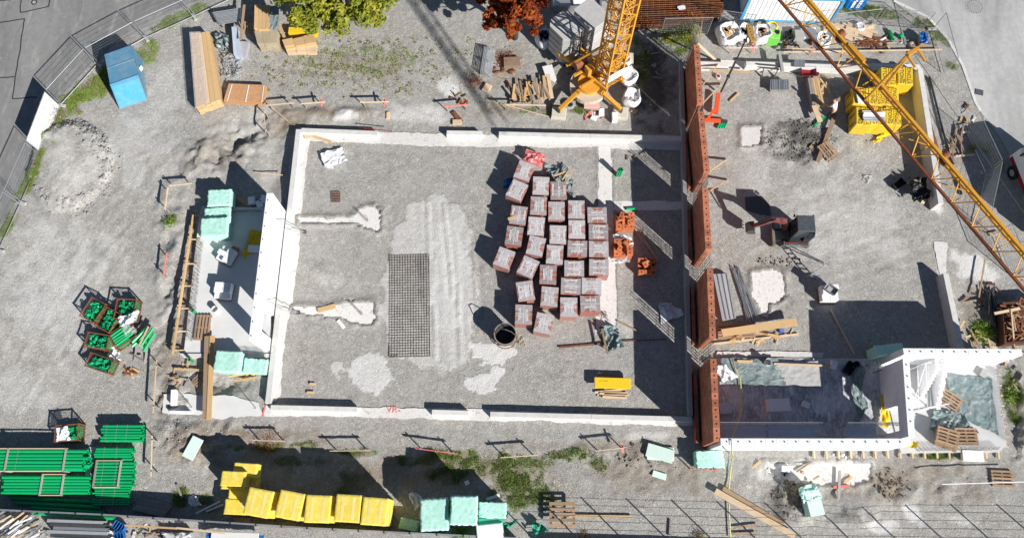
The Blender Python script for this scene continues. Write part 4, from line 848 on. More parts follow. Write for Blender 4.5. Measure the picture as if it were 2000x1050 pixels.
cols = [('leftmost', [(1023.7, 334, 20, 2), (1009.7, 371, 25, 3), (1012.7, 420, 8, 3), (1004.3, 460, 8, 2), (984.7, 503.5, 21, 2)]),
        ('second', [(1056.6, 362.6, 3, 2), (1052, 401.6, 3, 2), (1047.3, 441.5, 5, 3), (1046.9, 480, 13, 2), (1031.6, 521, 25, 3), (1026.3, 567.7, -8, 3), (1022.8, 613.6, 2, 2)]),
        ('middle', [(1091, 372, 0, 3), (1087, 411.4, 1, 2), (1089.8, 458, 2, 3), (1083.6, 497, 4, 2), (1070.6, 535.7, 3, 2), (1073.4, 578.6, 5, 2), (1062, 631, 12, 2)]),
        ('fourth', [(1125.8, 409, 1, 2), (1126.6, 447.7, 1, 2), (1127.7, 484.8, 93, 2), (1121.5, 524, 91, 3), (1115, 558.5, 93, 3), (1111, 599.4, 1, 2)]),
        ('rightmost', [(1166.4, 419.6, 90, 2), (1169, 452.4, 91, 3), (1169.5, 486, 91, 2), (1170, 521.6, 92, 3), (1155.5, 558.2, 92, 2), (1153, 592.8, 89, 2)])]
ORD = ['northernmost', 'second from the north', 'third from the north', 'fourth from the north', 'fifth from the north', 'sixth from the north', 'seventh from the north']
used = set()
for cn, lst in cols:
    for i, (x, y, a, k) in enumerate(lst):
        o_ = ORD[i] if i < len(lst)-1 else 'southernmost'
        lab = f'wrapped red brick pallet, {o_} in the {cn} column of five'
        loc = W(x, y, 1.12); loc.z = .01
        k = (k, cnt[k] % 4); cnt[k[0]] += 1
        if k not in used: o = bp[k]; used.add(k); o.location = loc; o.rotation_euler = (0, 0, -math.radians(a)); o['label'] = lab
        else: o = copy_tree(bp[k], None, loc, -math.radians(a), lab)
def loose_bricks(px, py, nx, ny, nz, lab, mt=M_bricko, seed=1, z=.0, messy=3, rz=0.0):
    t = thing('brick_stack', lab, 'bricks', W(px, py, z), rz, 'opened stacks of loose bricks'); r = random.Random(seed); make = brick_mesh(.37, .24, .24, mt, True); n = 0
    if z < .1: make_pallet(t, 1.15, 1.0)
    for k in range(nz):
        for i in range(nx):
            for j in range(ny):
                if k == nz-1 and r.random() < .45: continue
                n += 1; link('brick', make, t, (-.19*(nx-1)*2/2+.38*i+r.uniform(-.01, .01), -.125*(ny-1)+.25*j+r.uniform(-.01, .01), .27+.245*k), (0, 0, r.uniform(-.04, .04)))
    for m_ in range(messy): link('brick', make, t, (r.uniform(-.3, .3), r.uniform(-.3, .3), .27+.245*(nz-1)+.12), (r.uniform(-.2, .2), r.uniform(-.3, .3), r.uniform(0, 3)))
    return t
loose_bricks(1217, 441, 3, 4, 4, 'open orange brick stack beside the rightmost wrapped pallets, northern one', seed=2)
loose_bricks(1213, 493, 3, 4, 4, 'open orange brick stack partly in torn film, beside the rightmost wrapped pallets', seed=5)
loose_bricks(1262, 525, 3, 4, 2, 'low stack of loose bricks on a pallet in the shade of the brick wall', seed=9)
tarp('torn_film', [(1192, 462), (1236, 460), (1238, 480), (1198, 480)], .75, .35, M_filmw, 'torn white film between the two open brick stacks', 'film', 24, seed=61, edge=.15)
tarp('torn_film', [(1192, 500), (1232, 500), (1230, 511), (1196, 510)], .85, .15, M_filmw, 'torn white film along the south side of the open brick stack', 'film', 16, seed=63, edge=.1)
tarp('film_bag', [(1028, 291), (1064, 303), (1058, 326), (1022, 312)], .55, .2, mat('red_white_film', (.70, .16, .16), .35, .4, 8, .5, 8, .04, stain=((.85, .75, .75), .8)), 'red and white plastic packs on a pallet north of the brick pallets', 'packs', 20, seed=65, edge=.03)
mb = MB(); c = W(1043, 309, .3); mb.box((c.x, c.y, .3), (1.05, .62, .52), -.4); tag(mb.build('packs', MATS['red_white_film']), 'stacked red plastic packs under the red and white film', 'packs')
# prism-wrapped yellow block pallets with the printed name
tmesh = text_mesh('YTONG', .34); tmesh.materials.append(M_ink)
tsm = text_mesh('YTONG', .24); tsm.materials.append(M_ink)
def yellow_pallet(px, py, lab, rz=-.12, w=.98, l=1.28, h=1.38):
    c = W(px, py, h); c.z = 0; t = thing('block_pallet', lab, 'block pallet', c, rz, 'yellow-wrapped block pallets in the right yard')
    mb = MB()
    for k in range(4): mb.box((-w/2+.1+k*(w-.2)/3, 0, .10), (.12, l, .024))
    for y in (-l/2+.08, 0, l/2-.08): mb.box((0, y, .045), (w, .1, .09))
    mb.build('pallet', M_woodm, t, local=True)
    for s in (-1, 1): mb = MB(); mb.bbox((s*w/4, 0, .12+(h-.12)/2), (w/2-.012, l, h-.12+random.uniform(-.02, .0)), 0, .03); mb.build('wrapped_stack', M_yell, t, local=True)
    for s, a in ((-1, -PI/2), (1, PI/2)): link('printed_name', tmesh, t, (s*w/4, .02, h+.004), (0, 0, a))
    for y in (-.32, .30): link('printed_name', tsm, t, (-w/2-.004, y, h*.55), (PI/2, 0, -PI/2), None).rotation_euler = Euler((PI/2, PI/2, -PI/2))
    for s in (-1, 1): mb = MB(); mb.box((s*w/4+.17, -.35, h+.004), (.03, .22, .003)); mb.build('print_mark', M_ink, t, local=True)
    return t
for x, y, lab in [(1735.4, 149.5, 'yellow block pallet in the back row, west of the corner one'), (1768.5, 148, 'yellow block pallet in the far corner of the yard, beside the east wall'), (1681, 187, 'yellow block pallet with a white wedge on top, nearest the worker'), (1711.5, 187.5, 'yellow block pallet in the middle of the second row'),
                  (1740.5, 188, 'yellow block pallet at the east end of the second row'), (1687.3, 227, 'yellow block pallet at the south-west corner of the group'), (1716, 226.5, 'yellow block pallet under the white foam boards, front row middle'), (1745.4, 226.5, 'yellow block pallet at the south-east corner of the group')]: yellow_pallet(x, y, lab)
t = thing('foam_boards', 'stack of white foam boards lying on the front yellow block pallets', 'foam boards', W(1705, 226, 1.4), -.04)
for k in range(5):
    mb = MB(); mb.box((random.uniform(-.03, .03), .22-.14*k, .05+.03*(4-k) % .1), (1.35, .13, .09), random.uniform(-.03, .03)); mb.build('board', M_foam if k < 3 else M_alu, t, local=True)
mb = MB(); p = W(1676, 190, 1.4); mb.hexa([p+Vector((-.15, .55, 0)), p+Vector((-.08, -.45, 0)), p+Vector((.28, -.5, 0)), p+Vector((-.1, .55, 0))], [p+Vector((-.15, .55, .12)), p+Vector((-.08, -.45, .12)), p+Vector((.28, -.5, .12)), p+Vector((-.1, .55, .12))]); tag(mb.build('foam_wedge', M_foam), 'white foam wedge lying on a yellow block pallet near the worker', 'foam')

# stacked insulation bales at the bottom
def bale(px, py, w, l, z0, z1, rz, mt, lab, name='insulation_pack', cat='insulation', group='yellow insulation packs at the bottom', layers=1, cols=1, bev=.05, straps=2, prints=0, jag=.03):
    c = W(px, py, z1); c.z = z0; t = thing(name, lab, cat, c, rz, group); h = z1-z0
    for i in range(layers):
        for j in range(cols):
            mb = MB(); lh = h/layers; mb.bbox((random.uniform(-jag, jag), -l/2+l/cols*(j+.5), lh*(i+.5)), (w+random.uniform(-jag, jag), l/cols-.012, lh-.012), random.uniform(-.012, .012), bev); mb.build('pack', mt, t, local=True)
    if mt.name in ('mint_wrap', 'yellow_bale'):
        n_ = 26; U, V2 = np.meshgrid(np.linspace(-1, 1, n_), np.linspace(-1, 1, n_)); sd = int(abs(px*3+py)) % 900; am = .021 if mt.name == 'mint_wrap' else .008; ov = .05 if mt.name == 'mint_wrap' else .012
        xx = U*(w/2+ov)+(vnoise(U*3+sd, V2*3, .35, sd)-.5)*ov*1.6; yy = V2*(l/2+ov)+(vnoise(U*3, V2*3+sd, .35, sd+4)-.5)*ov*1.6; e_ = np.maximum(np.abs(U), np.abs(V2)); zz = h+.012+am*(1-np.abs(fbm(xx*1.2+sd, yy, .35, sd+7, 3)-.5)*4)*.7-np.clip(e_-.93, 0, 1)*(1.6 if am > .02 else .5)
        I = np.arange(n_*n_).reshape(n_, n_); q_ = np.stack([I[:-1, :-1], I[:-1, 1:], I[1:, 1:], I[1:, :-1]], -1).reshape(-1, 4); npmesh('wrap_film', np.stack([xx.ravel(), yy.ravel(), np.maximum(zz, h*.5).ravel()], -1), q_, mt, True, t); straps = 0 if am > .02 else straps
        if am > .03: jn = MB(); jn.box((0, 0, h+am+.012), (w*.9, .012, .004)); jn.build('film_seam', M_mintp, t, local=True)
    tape = mat(mt.name+'_tape', tuple(min(1, .85*c_+.06) for c_ in ((.90, .74, .22) if 'yellow' in mt.name else (.45, .8, .68))), .4)
    if mt.name == 'yellow_bale' and layers > 2: straps = 2
    for k in range(straps):
        x = w*(-.22+.44*k) if straps > 1 else 0; mb = MB(); mb.box((x, 0, h+.0205), (w*.12, l*.84, .002)); mb.build('tape_band', tape, t, local=True)
    for k in range(prints):
        mb = MB(); mb.box((w*(-.22+.4*k), -l/2-.004, h*.55), (.34, .004, .10)); mb.build('print_mark', M_redink, t, local=True); mb = MB(); mb.box((w*(-.22+.4*k), -l/2+.14, h+.003), (.30, .10, .004)); mb.build('print_mark', M_redink, t, local=True)
    return t
for i, (x, y, r, c_) in enumerate([(504.6, 981, -10, 2), (566, 986, -10, 1), (620.5, 993, -2, 1), (679.4, 992, -3, 2), (731.4, 998, -4, 1)]):
    bale(x, y, 1.33, 1.40, .05, 2.45, math.radians(r), M_yellp, ['westernmost', 'second from the west', 'middle', 'second from the east', 'easternmost'][i]+' of the five tall yellow insulation stacks', layers=8, cols=c_, prints=0, jag=.022, straps=0)
bale(479, 917, 1.28, .72, .9, 1.65, -.06, M_yellp, 'yellow insulation pack at the back of the loose pile, one end sunlit', straps=0)
bale(455, 934, 1.28, .78, 1.2, 1.95, -.04, M_yellp, 'topmost yellow insulation pack of the loose pile, with red print', prints=2, straps=0)
bale(479, 944, 1.28, .7, .05, .85, -.06, M_yellp, 'yellow insulation pack low in the pile, under the topmost one', prints=1, straps=0)
bale(455, 941, 1.25, .7, .05, 1.15, 0, M_yellp, 'yellow insulation packs carrying the topmost pack', straps=0)
bale(468, 964, 1.2, .62, .05, .95, -.03, M_yellp, 'yellow insulation pack with red mark beside the westernmost tall stack', prints=1, straps=0)
bale(460, 989, 1.2, .8, .05, 1.0, -.05, M_yellp, 'shaded yellow insulation pack at the south end of the loose pile', straps=0)
MG = 'mint insulation packs'
bale(847.5, 1004, 1.38, 1.58, .05, 2.2, .05, M_mint, 'westernmost tall mint insulation stack at the bottom', group=MG, layers=5, straps=1); bale(905.8, 996, 1.38, 1.42, .05, 2.5, -.02, M_mint, 'tallest mint insulation stack at the bottom, second from the west', group=MG, layers=6, straps=1)
bale(962, 995, 1.4, .74, .05, 1.7, -.02, M_mint, 'mint insulation pack half in shade east of the tall stacks', group=MG, straps=0); bale(957, 1020, 1.4, .6, .05, 1.2, .06, M_gtarp, 'dark green wrapped pack in front of the half-shaded mint pack', group=MG, straps=0)
bale(957, 1037, 1.45, .8, .05, 1.4, .1, M_foam, 'stack of white foam boards at the bottom beside the mint packs', 'foam_stack', 'foam boards', None, layers=5, straps=0)
bale(799, 1024, 1.0, .5, .05, .6, -.2, M_mint, 'low mint pack lying between yellow and mint stacks', group=MG, straps=0)
bale(428, 385, 1.38, .98, .2, 1.2, .06, M_mint, 'mint insulation pack standing north of the left slab', group=MG, layers=2, straps=0, jag=.05)
bale(424, 420, 1.55, .95, .34, .95, .07, M_mint, 'mint insulation pack at the slab north-west corner, lower and further back', group=MG, layers=2, straps=0, jag=.05)
bale(418, 443, 1.6, 1.15, .34, 1.2, .07, M_mint, 'large mint insulation pack on the north-west corner of the left slab', group=MG, layers=2, straps=0, jag=.05)
bale(444, 705, 1.45, 1.15, .1, 1.2, -.05, M_mint, 'mint insulation pack next to the two long planks', group=MG, layers=2, straps=0, jag=.05); bale(498, 714, 1.3, .8, .1, .8, -.08, M_mint, 'lower mint insulation pack against the west hall wall', group=MG, straps=0)
bale(1738, 682, 1.6, .55, .15, 1.5, .1, M_mint, 'mint insulation pack in shade north of the stairwell wall', group=MG, straps=0)
bale(1386, 896, 1.55, .9, .1, .75, .04, M_mint, 'mint insulation pack at the south end of the brick wall', group=MG, straps=0, bev=.1)
def board(p0, p1, w, th, z, lab, name='timber_board', mt=M_wood, cat='board', z2=None, group=None):
    A, B = W(*p0, z+th/2), W(*p1, (z2 if z2 is not None else z)+th/2); mb = MB(); mb.beam(A, B, w, th); o = mb.build(name, mt); return tag(o, lab, cat, group)
def slabboard(px, py, w, l, th, rz, mt, lab, z=.06, name='insulation_board', cat='insulation board', n=1):
    c = W(px, py, z+th); c.z = z; t = thing(name, lab, cat, c, rz)
    for k in range(n): mb = MB(); mb.bbox((random.uniform(-.05, .05)*(n > 1), random.uniform(-.05, .05)*(n > 1), th*(k+.5)), (w, l, th-.006), random.uniform(-.15, .15)*(n > 1), .01); mb.build('board', mt, t, local=True)
slabboard(376, 874, .68, 1.25, .10, -.42, M_mintp, 'pale mint insulation board lying alone on the rough soil', z=.28)
slabboard(1290, 884, 1.55, .75, .12, -.2, M_mintp, 'pale mint insulation boards lying askew west of the brick wall end', n=2)
slabboard(1288, 927, .8, .35, .05, -.3, M_mintp, 'small curved offcut of pale mint board on the gravel')
slabboard(1901, 889, 1.2, .62, .25, -.05, M_foam, 'white foam block leaning on the south edge of the stairwell slab', name='foam_block', cat='foam')
slabboard(1522, 790, 1.25, .72, .55, .03, mat('dusty_box', (.80, .80, .82), .8, .05), 'large pale box standing in the middle of the roofless room', .2, 'pale_box', 'box'); slabboard(1575, 789, .4, .34, .3, -.5, MATS['dusty_box'], 'small pale block on the film in the roofless room', .2, 'pale_block', 'block')
slabboard(1417, 797, .7, .62, .08, .05, M_ply, 'pale panel lying by the brick wall inside the room', .3, 'pale_sheet', 'sheet')
slabboard(1586, 983, .82, 1.35, .45, .18, M_mintp, 'pale mint pack with torn wrapping standing on dark soil at lower right', .2, 'insulation_pack', 'insulation', 2)
tarp('torn_wrap', [(1562, 956), (1590, 950), (1606, 975), (1570, 985)], .98, .25, M_mint, 'torn mint wrapping over the pack on the dark soil', 'film', 18, seed=71, edge=.1)

# ------------------------------------------------------------------ tower crane
JD = Vector((math.cos(math.radians(-58.05)), math.sin(math.radians(-58.05)), 0)); JN = Vector((-JD.y, JD.x, 0))
tb = W(1188, 150, 1.2); tb.z = 0
ct = thing('tower_crane', 'yellow bottom-slewing tower crane with lattice mast and jib over the yard', 'crane', tb)
S = .58; ZB, ZT = 1.2, 20.6
corn = [tb+JD*(sx*S)+JN*(sy*S) for sx, sy in ((-1, -1), (1, -1), (1, 1), (-1, 1))]
for c in corn: mb = MB(); mb.beam(Vector((c.x, c.y, ZB)), Vector((c.x, c.y, ZT)), .11, .11, up=JD); mb.build('mast_chord', M_crane, ct)
for i in range(4):
    a, b = corn[i], corn[(i+1) % 4]; z = ZB; k = 0; st = 1.0
    while z < ZT-st:
        p, q = (a, b) if k % 2 == 0 else (b, a); mb = MB(); mb.beam(Vector((p.x, p.y, z)), Vector((q.x, q.y, z+st)), .06, .06); mb.build('mast_lacing', M_crane, ct)
        mb = MB(); mb.beam(Vector((a.x, a.y, z)), Vector((b.x, b.y, z)), .05, .05); mb.build('mast_lacing', M_crane, ct); z += st; k += 1
# inner telescoped mast section
S2 = .40; corn2 = [tb+JD*(sx*S2)+JN*(sy*S2) for sx, sy in ((-1, -1), (1, -1), (1, 1), (-1, 1))]; mb = MB()
for i in range(4):
    a, b = corn2[i], corn2[(i+1) % 4]; mb.beam(Vector((a.x, a.y, ZB)), Vector((a.x, a.y, 12)), .07, .07); z = ZB; k = 0
    while z < 11:
        p, q = (a, b) if k % 2 else (b, a); mb.beam(Vector((p.x, p.y, z)), Vector((q.x, q.y, z+.8)), .045, .045); z += .8; k += 1
mb.build('inner_mast', M_crane, ct)
# climbing ladder and sign board on the mast
mb = MB(); e = (corn[1]+corn[2])/2+JD*.03
for s in (-.18, .18): p = e+JN*s; mb.tube([Vector((p.x, p.y, ZB)), Vector((p.x, p.y, ZT))], .02, 4)
for z in np.arange(ZB, ZT, .3): mb.tube([Vector(((e-JN*.18).x, (e-JN*.18).y, z)), Vector(((e+JN*.18).x, (e+JN*.18).y, z))], .012, 4)
mb.build('ladder', M_crane, ct)
sa, sb = corn[1]+JD*.08, corn[2]+JD*.08; mb = MB(); mb.hexa([Vector((sa.x, sa.y, 1.9)), Vector((sb.x, sb.y, 1.9)), Vector((sb.x, sb.y, 1.9))+JD*.02, Vector((sa.x, sa.y, 1.9))+JD*.02], [Vector((sa.x, sa.y, 2.7)), Vector((sb.x, sb.y, 2.7)), Vector((sb.x, sb.y, 2.7))+JD*.02, Vector((sa.x, sa.y, 2.7))+JD*.02])
mb.build('sign_board', M_white, ct)
# slewing ring, platform, winch, outriggers
bc = W(1150, 168, .6); bc.z = 0
mb = MB(); mb.tube([bc+Vector((0, 0, .35)), bc+Vector((0, 0, .75))], 1.25, 28); mb.build('base_ring', mat('beige_steel', (.52, .45, .36), .7, .15), ct)
mb = MB(); mb.tube([bc+Vector((0, 0, .75)), bc+Vector((0, 0, 1.05))], .75, 24); mb.build('slewing_ring', M_crane, ct)
R0 = bc-JD*2.9
for s in (-.62, .62): mb = MB(); mb.beam(Vector(((R0+JN*s).x, (R0+JN*s).y, 1.25)), Vector(((tb+JD*.8+JN*s).x, (tb+JD*.8+JN*s).y, 1.2)), .16, .28); mb.build('platform_beam', M_crane, ct)
for k in range(4): p = R0+JD*(.3+.9*k); mb = MB(); mb.beam(Vector(((p-JN*.7).x, (p-JN*.7).y, 1.3)), Vector(((p+JN*.7).x, (p+JN*.7).y, 1.3)), .14, .14); mb.build('cross_beam', M_crane, ct)
for s in (-.55, .55):
    p = bc-JD*1.6+JN*s; q = tb-JD*.5+JN*s; mb = MB(); mb.beam(Vector((p.x, p.y, 1.4)), Vector((q.x, q.y, 4.5)), .12, .12); mb.build('back_stay', M_crane, ct)
mb = MB(); p = bc-JD*1.2; mb.tube([Vector(((p-JN*.4).x, (p-JN*.4).y, 1.7)), Vector(((p+JN*.4).x, (p+JN*.4).y, 1.7))], .32, 16); mb.build('winch_drum', M_craned, ct)
mb = MB(); p = bc-JD*.5+JN*.4; mb.box((p.x, p.y, 1.6), (.7, .5, .7), .5); mb.build('motor_box', M_crane, ct)
for fx, fy, nm_ in [(1092, 217, 0), (1213, 217, 1), (1100, 105, 2), (1225, 110, 3)]:
    f = W(fx, fy, .45); k = bc.lerp(f, .42); mb = MB(); mb.beam(Vector((bc.x, bc.y, .7)).lerp(Vector((f.x, f.y, .7)), .25), Vector((k.x, k.y, .95)), .28, .32); mb.beam(Vector((k.x, k.y, .95)), Vector((f.x, f.y, .62)), .22, .26); mb.build('outrigger', M_crane, ct)
    mb = MB(); mb.tube([Vector((f.x, f.y, .3)), Vector((f.x, f.y, .75))], .09, 10); mb.build('jack', M_steel, ct)
    lab = ['under the south-west outrigger of the crane', 'under the south-east outrigger of the crane', 'under the crane outrigger in the shade of the ballast', 'under the crane outrigger hidden behind the mast'][nm_]
    b = thing('support_block', 'pale concrete block '+lab, 'concrete block', (f.x, f.y, 0), -.1, 'support blocks of the crane'); mb = MB(); mb.bbox((0, 0, .15), (.95, .8, .32), 0, .03); mb.build('block', mat('cream_concrete', (.58, .54, .44), .85, .12), b, local=True)
# ballast stacks
for nm_, bp_, n_ in [('west', (1101, 96), 9), ('east', (1146, 80), 10)]:
    c = W(*bp_, .5); c.z = 0
    for k in range(n_):
        mb = MB(); z0 = .55+.30*k; L, D, ch = .82+.02*(k % 2), .95, .32; poly = [(-L, -D+ch), (-L+ch, -D), (L-ch*.3, -D), (L, -D+ch), (L, D-ch), (L-ch, D), (-L+ch, D), (-L, D-ch)]
        a = math.atan2(JD.y, JD.x)+PI/2+.15; P = [(c.x+x*math.cos(a)-y*math.sin(a), c.y+x*math.sin(a)+y*math.cos(a)) for x, y in poly]; mb.prism(P, z0, z0+.25); mb.build('ballast_slab', mat('ballast_concrete', (.46, .455, .44), .85, .14, 3, .3, 25, rnd=.12), ct)
    mb = MB(); mb.box((c.x, c.y, .45), (1.3, 1.5, .2), a); mb.build('ballast_tray', M_crane, ct)
    if nm_ == 'west':
        for s in (-.3, .0): mb = MB(); mb.tube([Vector((c.x+.95, c.y+s-.6, .6)), Vector((c.x+.95, c.y+s-.6, 3.4))], .04, 5); mb.build('ballast_tie', M_steel, ct)
# jib
j0 = Vector((tb.x, tb.y, 20.2)); jL = 30.0; hw = .42
def JP(s, side, z): p = j0+JD*s+JN*side; return Vector((p.x, p.y, 20.2+z))
mb = MB(); mb.beam(JP(0, -hw, 0), JP(jL, -hw, 0), .09, .09); mb.build('jib_chord', M_craned, ct)
mb = MB(); mb.beam(JP(0, hw, 0), JP(jL, hw, 0), .10, .10); mb.build('jib_chord', M_crane, ct)
mb = MB(); mb.beam(JP(0, 0.10, .62), JP(jL, .10, .62), .11, .11); mb.build('jib_chord', M_crane, ct)
s = .5; k = 0
def lace(p, q, w=.035): mb = MB(); mb.beam(p, q, w, w); mb.build('jib_lacing', M_crane, ct)
while s < jL-1:
    lace(JP(s, -hw, 0), JP(s+.55, .10, .62)); lace(JP(s+.55, .10, .62), JP(s+1.1, -hw, 0)); lace(JP(s, hw, 0), JP(s+.55, .10, .62)); lace(JP(s+.55, .10, .62), JP(s+1.1, hw, 0)); lace(JP(s, -hw, 0), JP(s, hw, 0))
    if k % 2 == 0: lace(JP(s, -hw, 0), JP(s+1.1, hw, 0), .03)
    s += 1.1; k += 1
q = W(1690, 196, 20.2); sp = (q-j0).dot(JD); kt_ = JP(sp, .1, 3.0)
for sd in (-.42, .42): mb = MB(); mb.tube([JP(sp, sd, 0), JP(sp, .1+sd*.1, 3.0)], .05, 6); mb.build('king_post', M_crane, ct)
mb = MB(); mb.box(JP(sp+.05, .1, 3.0), (.12, .5, .14), math.atan2(JD.y, JD.x)); mb.tube([JP(sp+.1, -.15, 3.0), JP(sp+.55, -.15, 2.9)], .05, 6); mb.tube([JP(sp+.1, .3, 3.0), JP(sp+.55, .3, 2.9)], .05, 6); mb.build('post_head', M_crane, ct)
for e_ in (jL-2, 1.0): mb = MB(); mb.tube([kt_, JP(e_, .1, .7)], .012, 4); mb.build('pendant_rope', M_steel, ct)
for sx in (sp-2.6, sp+3.4): mb = MB(); mb.tube([JP(sx, .12, .55), JP(sx, .36, .55)], .16, 12); mb.box(JP(sx+.15, .2, .4), (.3, .3, .12), math.atan2(JD.y, JD.x)); mb.build('rope_pulley', M_craned, ct)
mb = MB(); s_ = sp-1.6; mb.box(JP(s_, .15, .66), (.9, .18, .14), math.atan2(JD.y, JD.x)); mb.build('hinge_bracket', M_crane, ct)

# slim mast hoist with orange foot
mp = W(1406, 184); mt_ = thing('mast_hoist', 'tall thin black mast on an orange foot beside the brick wall', 'hoist', mp)
mb = MB(); mb.tube([mp+Vector((0, 0, .3)), mp+Vector((0, 0, 4.2))], .07, 8); mb.tube([mp+Vector((0, 0, 4.2)), mp+Vector((0, 0, 6.9))], .05, 8); mb.build('mast', M_dark, mt_)
for z in (2.2, 4.2, 6.2): mb = MB(); mb.box(mp+Vector((0, 0, z)), (.2, .2, .12)); mb.build('collar', M_steel, mt_)
f0 = W(1392, 226); mb = MB(); mb.beam(W(1403, 183, .4), W(1398, 222, .35), .26, .22); mb.build('foot_beam', M_orange, mt_)
mb = MB(); mb.beam(W(1376, 235, .3), W(1407, 236, .3), .2, .2); mb.build('foot_beam', M_orange, mt_)
mb = MB(); mb.beam(W(1383, 232, .35), W(1396, 212, .6), .16, .16); mb.build('strut', M_orange, mt_)
mb = MB(); mb.beam(W(1400, 236, .25), W(1420, 238, .2), .22, .18); mb.build('counterweight', M_steel, mt_)
mb = MB(); a = W(1461, 47, 7.0); b = W(1472, 80, 7.0); d = (b-a).normalized(); n = Vector((-d.y, d.x, 0)); poly = [a+n*.08, a+d*.35+n*.22, a+d*.75+n*.1, b+n*.2, b-n*.14, a+d*.7-n*.2, a+d*.3-n*.12, a-n*.1]; mb.prism(poly, 6.85, 7.0); mb.build('head_plate', mat('ochre_paint', (.42, .24, .06), .6, .25, 8), mt_)
for k in range(5): mb = MB(); p = a.lerp(b, .12+.18*k); mb.tube([Vector((p.x, p.y, 7.0)), Vector((p.x, p.y, 7.012))], .035, 8); mb.build('plate_bolt', M_black, mt_)
mb = MB(); mb.beam(W(1461, 70, 6.6), W(1468, 62, 6.95), .1, .1); mb.build('head_arm', M_galv, mt_)
t = thing('pipe_bundle', 'four short green pipes lying at the orange foot of the thin mast', 'pipes', W(1409, 244))
for k in range(4): mb = MB(); p = W(1401+4.6*k, 247-.4*k, .1); mb.pipe(p+Vector((-.02, -.12, 0)), p+Vector((.18, .22, .02)), .07, 10); mb.build('pipe', M_green, t)

# ------------------------------------------------------------------ mini excavator
ec = W(1549, 463); EA = math.pi-.03; ex = thing('mini_excavator', 'dark grey and red mini excavator standing on the gravel of the right yard', 'excavator', ec, EA)
# local x = forward (to the west), y = left (to the south)
def L_(mb, name, m, parent=ex, smooth=False): return mb.build(name, m, parent, smooth, local=True)
for y in (-.56, .56):
    mb = MB(); n = 22; pts = []
    for k in range(n):
        a = 2*PI*k/n; cx = .68 if math.cos(a) > 0 else -.68; pts.append((cx+.2*math.cos(a), .22+.2*math.sin(a)))
    vs = [(x, y+s*.14, z) for s in (-1, 1) for x, z in pts]; mb.add(vs, [(k, (k+1) % n, n+(k+1) % n, n+k) for k in range(n)]+[tuple(range(n-1, -1, -1)), tuple(range(n, 2*n))]); tr = L_(mb, 'track', M_rubber)
    for k in range(15): mb = MB(); mb.box((-.72+.103*k, y, .435), (.05, .27, .035)); mb.build('grouser', M_rubber, tr, local=True)
    for x in (-.66, .66): mb = MB(); mb.tube([(x, y-.15, .22), (x, y+.15, .22)], .13, 14); mb.build('sprocket', M_steel, tr, local=True)
mb = MB(); mb.box((0, 0, .34), (.9, .9, .22)); L_(mb, 'undercarriage', M_dark)
mb = MB(); mb.tube([(0, 0, .44), (0, 0, .56)], .38, 20); L_(mb, 'slew_ring', M_steel)
mb = MB(); mb.prism([(.55, -.60), (.62, .0), (.55, .60), (-.55, .66), (-.82, .45), (-.88, 0), (-.82, -.45), (-.55, -.66)], .56, .98); L_(mb, 'upper_body', M_dark)
mb = MB(); mb.prism([(-.58, -.60), (-.2, -.62), (-.2, .62), (-.58, .60), (-.86, .42), (-.86, -.42)], .985, 1.32); L_(mb, 'engine_cover', M_dark)
mb = MB(); mb.box((.35, .655, .80), (.5, .02, .16)); mb.box((-.3, .675, .80), (.3, .02, .12)); L_(mb, 'red_stripe', M_red)
cab = MB()
for x, y in ((.52, -.45), (.52, .47), (-.42, -.45), (-.42, .47)): cab.beam((x, y, .98), (x*.93, y*.96, 2.38), .07, .07)
cab = L_(cab, 'cab_frame', M_dark)
mb = MB(); mb.bbox((.02, .01, 2.42), (1.06, 1.02, .09), 0, .03); mb.build('cab_roof', M_cab, cab, local=True)
for q in ([(.53, -.42, 1.0), (.53, .44, 1.0), (.49, .42, 2.36), (.49, -.41, 2.36)], [(.5, .475, 1.0), (-.4, .475, 1.0), (-.39, .455, 2.36), (.47, .455, 2.36)], [(-.43, .44, 1.3), (-.43, -.42, 1.3), (-.40, -.41, 2.36), (-.40, .42, 2.36)], [(-.4, -.455, 1.0), (.5, -.455, 1.0), (.47, -.435, 2.36), (-.39, -.435, 2.36)]):
    mb = MB(); mb.quad(*q); mb.build('window_pane', M_glass, cab, local=True)
for x, y in ((.6, -.55), (-.5, -.55), (-.5, .56)): mb = MB(); mb.box((x, y, 2.2), (.06, .14, .2)); mb.beam((x*.9, y*.85, 2.25), (x, y, 2.25), .03, .03); mb.build('mirror', M_black, cab, local=True)
mb = MB(); mb.box((.05, .1, 1.2), (.45, .45, .3)); mb.box((-.2, .1, 1.55), (.12, .45, .5)); mb.build('seat', M_black, cab, local=True)
BY = -.25
mb = MB(); mb.box((.72, BY, .78), (.28, .26, .42)); L_(mb, 'boom_bracket', M_dark)
bm1, bm2, bm3 = Vector((.80, BY, .95)), Vector((1.05, BY, 2.0)), Vector((1.95, BY, 2.35)); arm_e = Vector((2.75, BY+.02, 1.15))
mb = MB(); mb.beam(bm1, bm2, .26, .30, up=(0, 1, 0)); mb.beam(bm2, bm3, .24, .28, up=(0, 1, 0)); bo = L_(mb, 'boom', mat('dull_red_paint', (.15, .018, .02), .5, .3, 6, dust=.3))
mb = MB(); mb.tube([Vector((1.0, BY, .9)), Vector((1.45, BY, 2.05))], .05, 8); mb.build('boom_cylinder', M_galv, bo, local=True)
mb = MB(); mb.box((1.5, BY, 2.29), (.5, .12, .02), 0, 0, Matrix.Rotation(-.37, 3, 'Y')); mb.build('white_stripe', M_white, bo, local=True)
mb = MB(); mb.beam(bm3+Vector((-.2, 0, .1)), arm_e, .20, .24, up=(0, 1, 0)); ar = L_(mb, 'stick', MATS['dull_red_paint'])
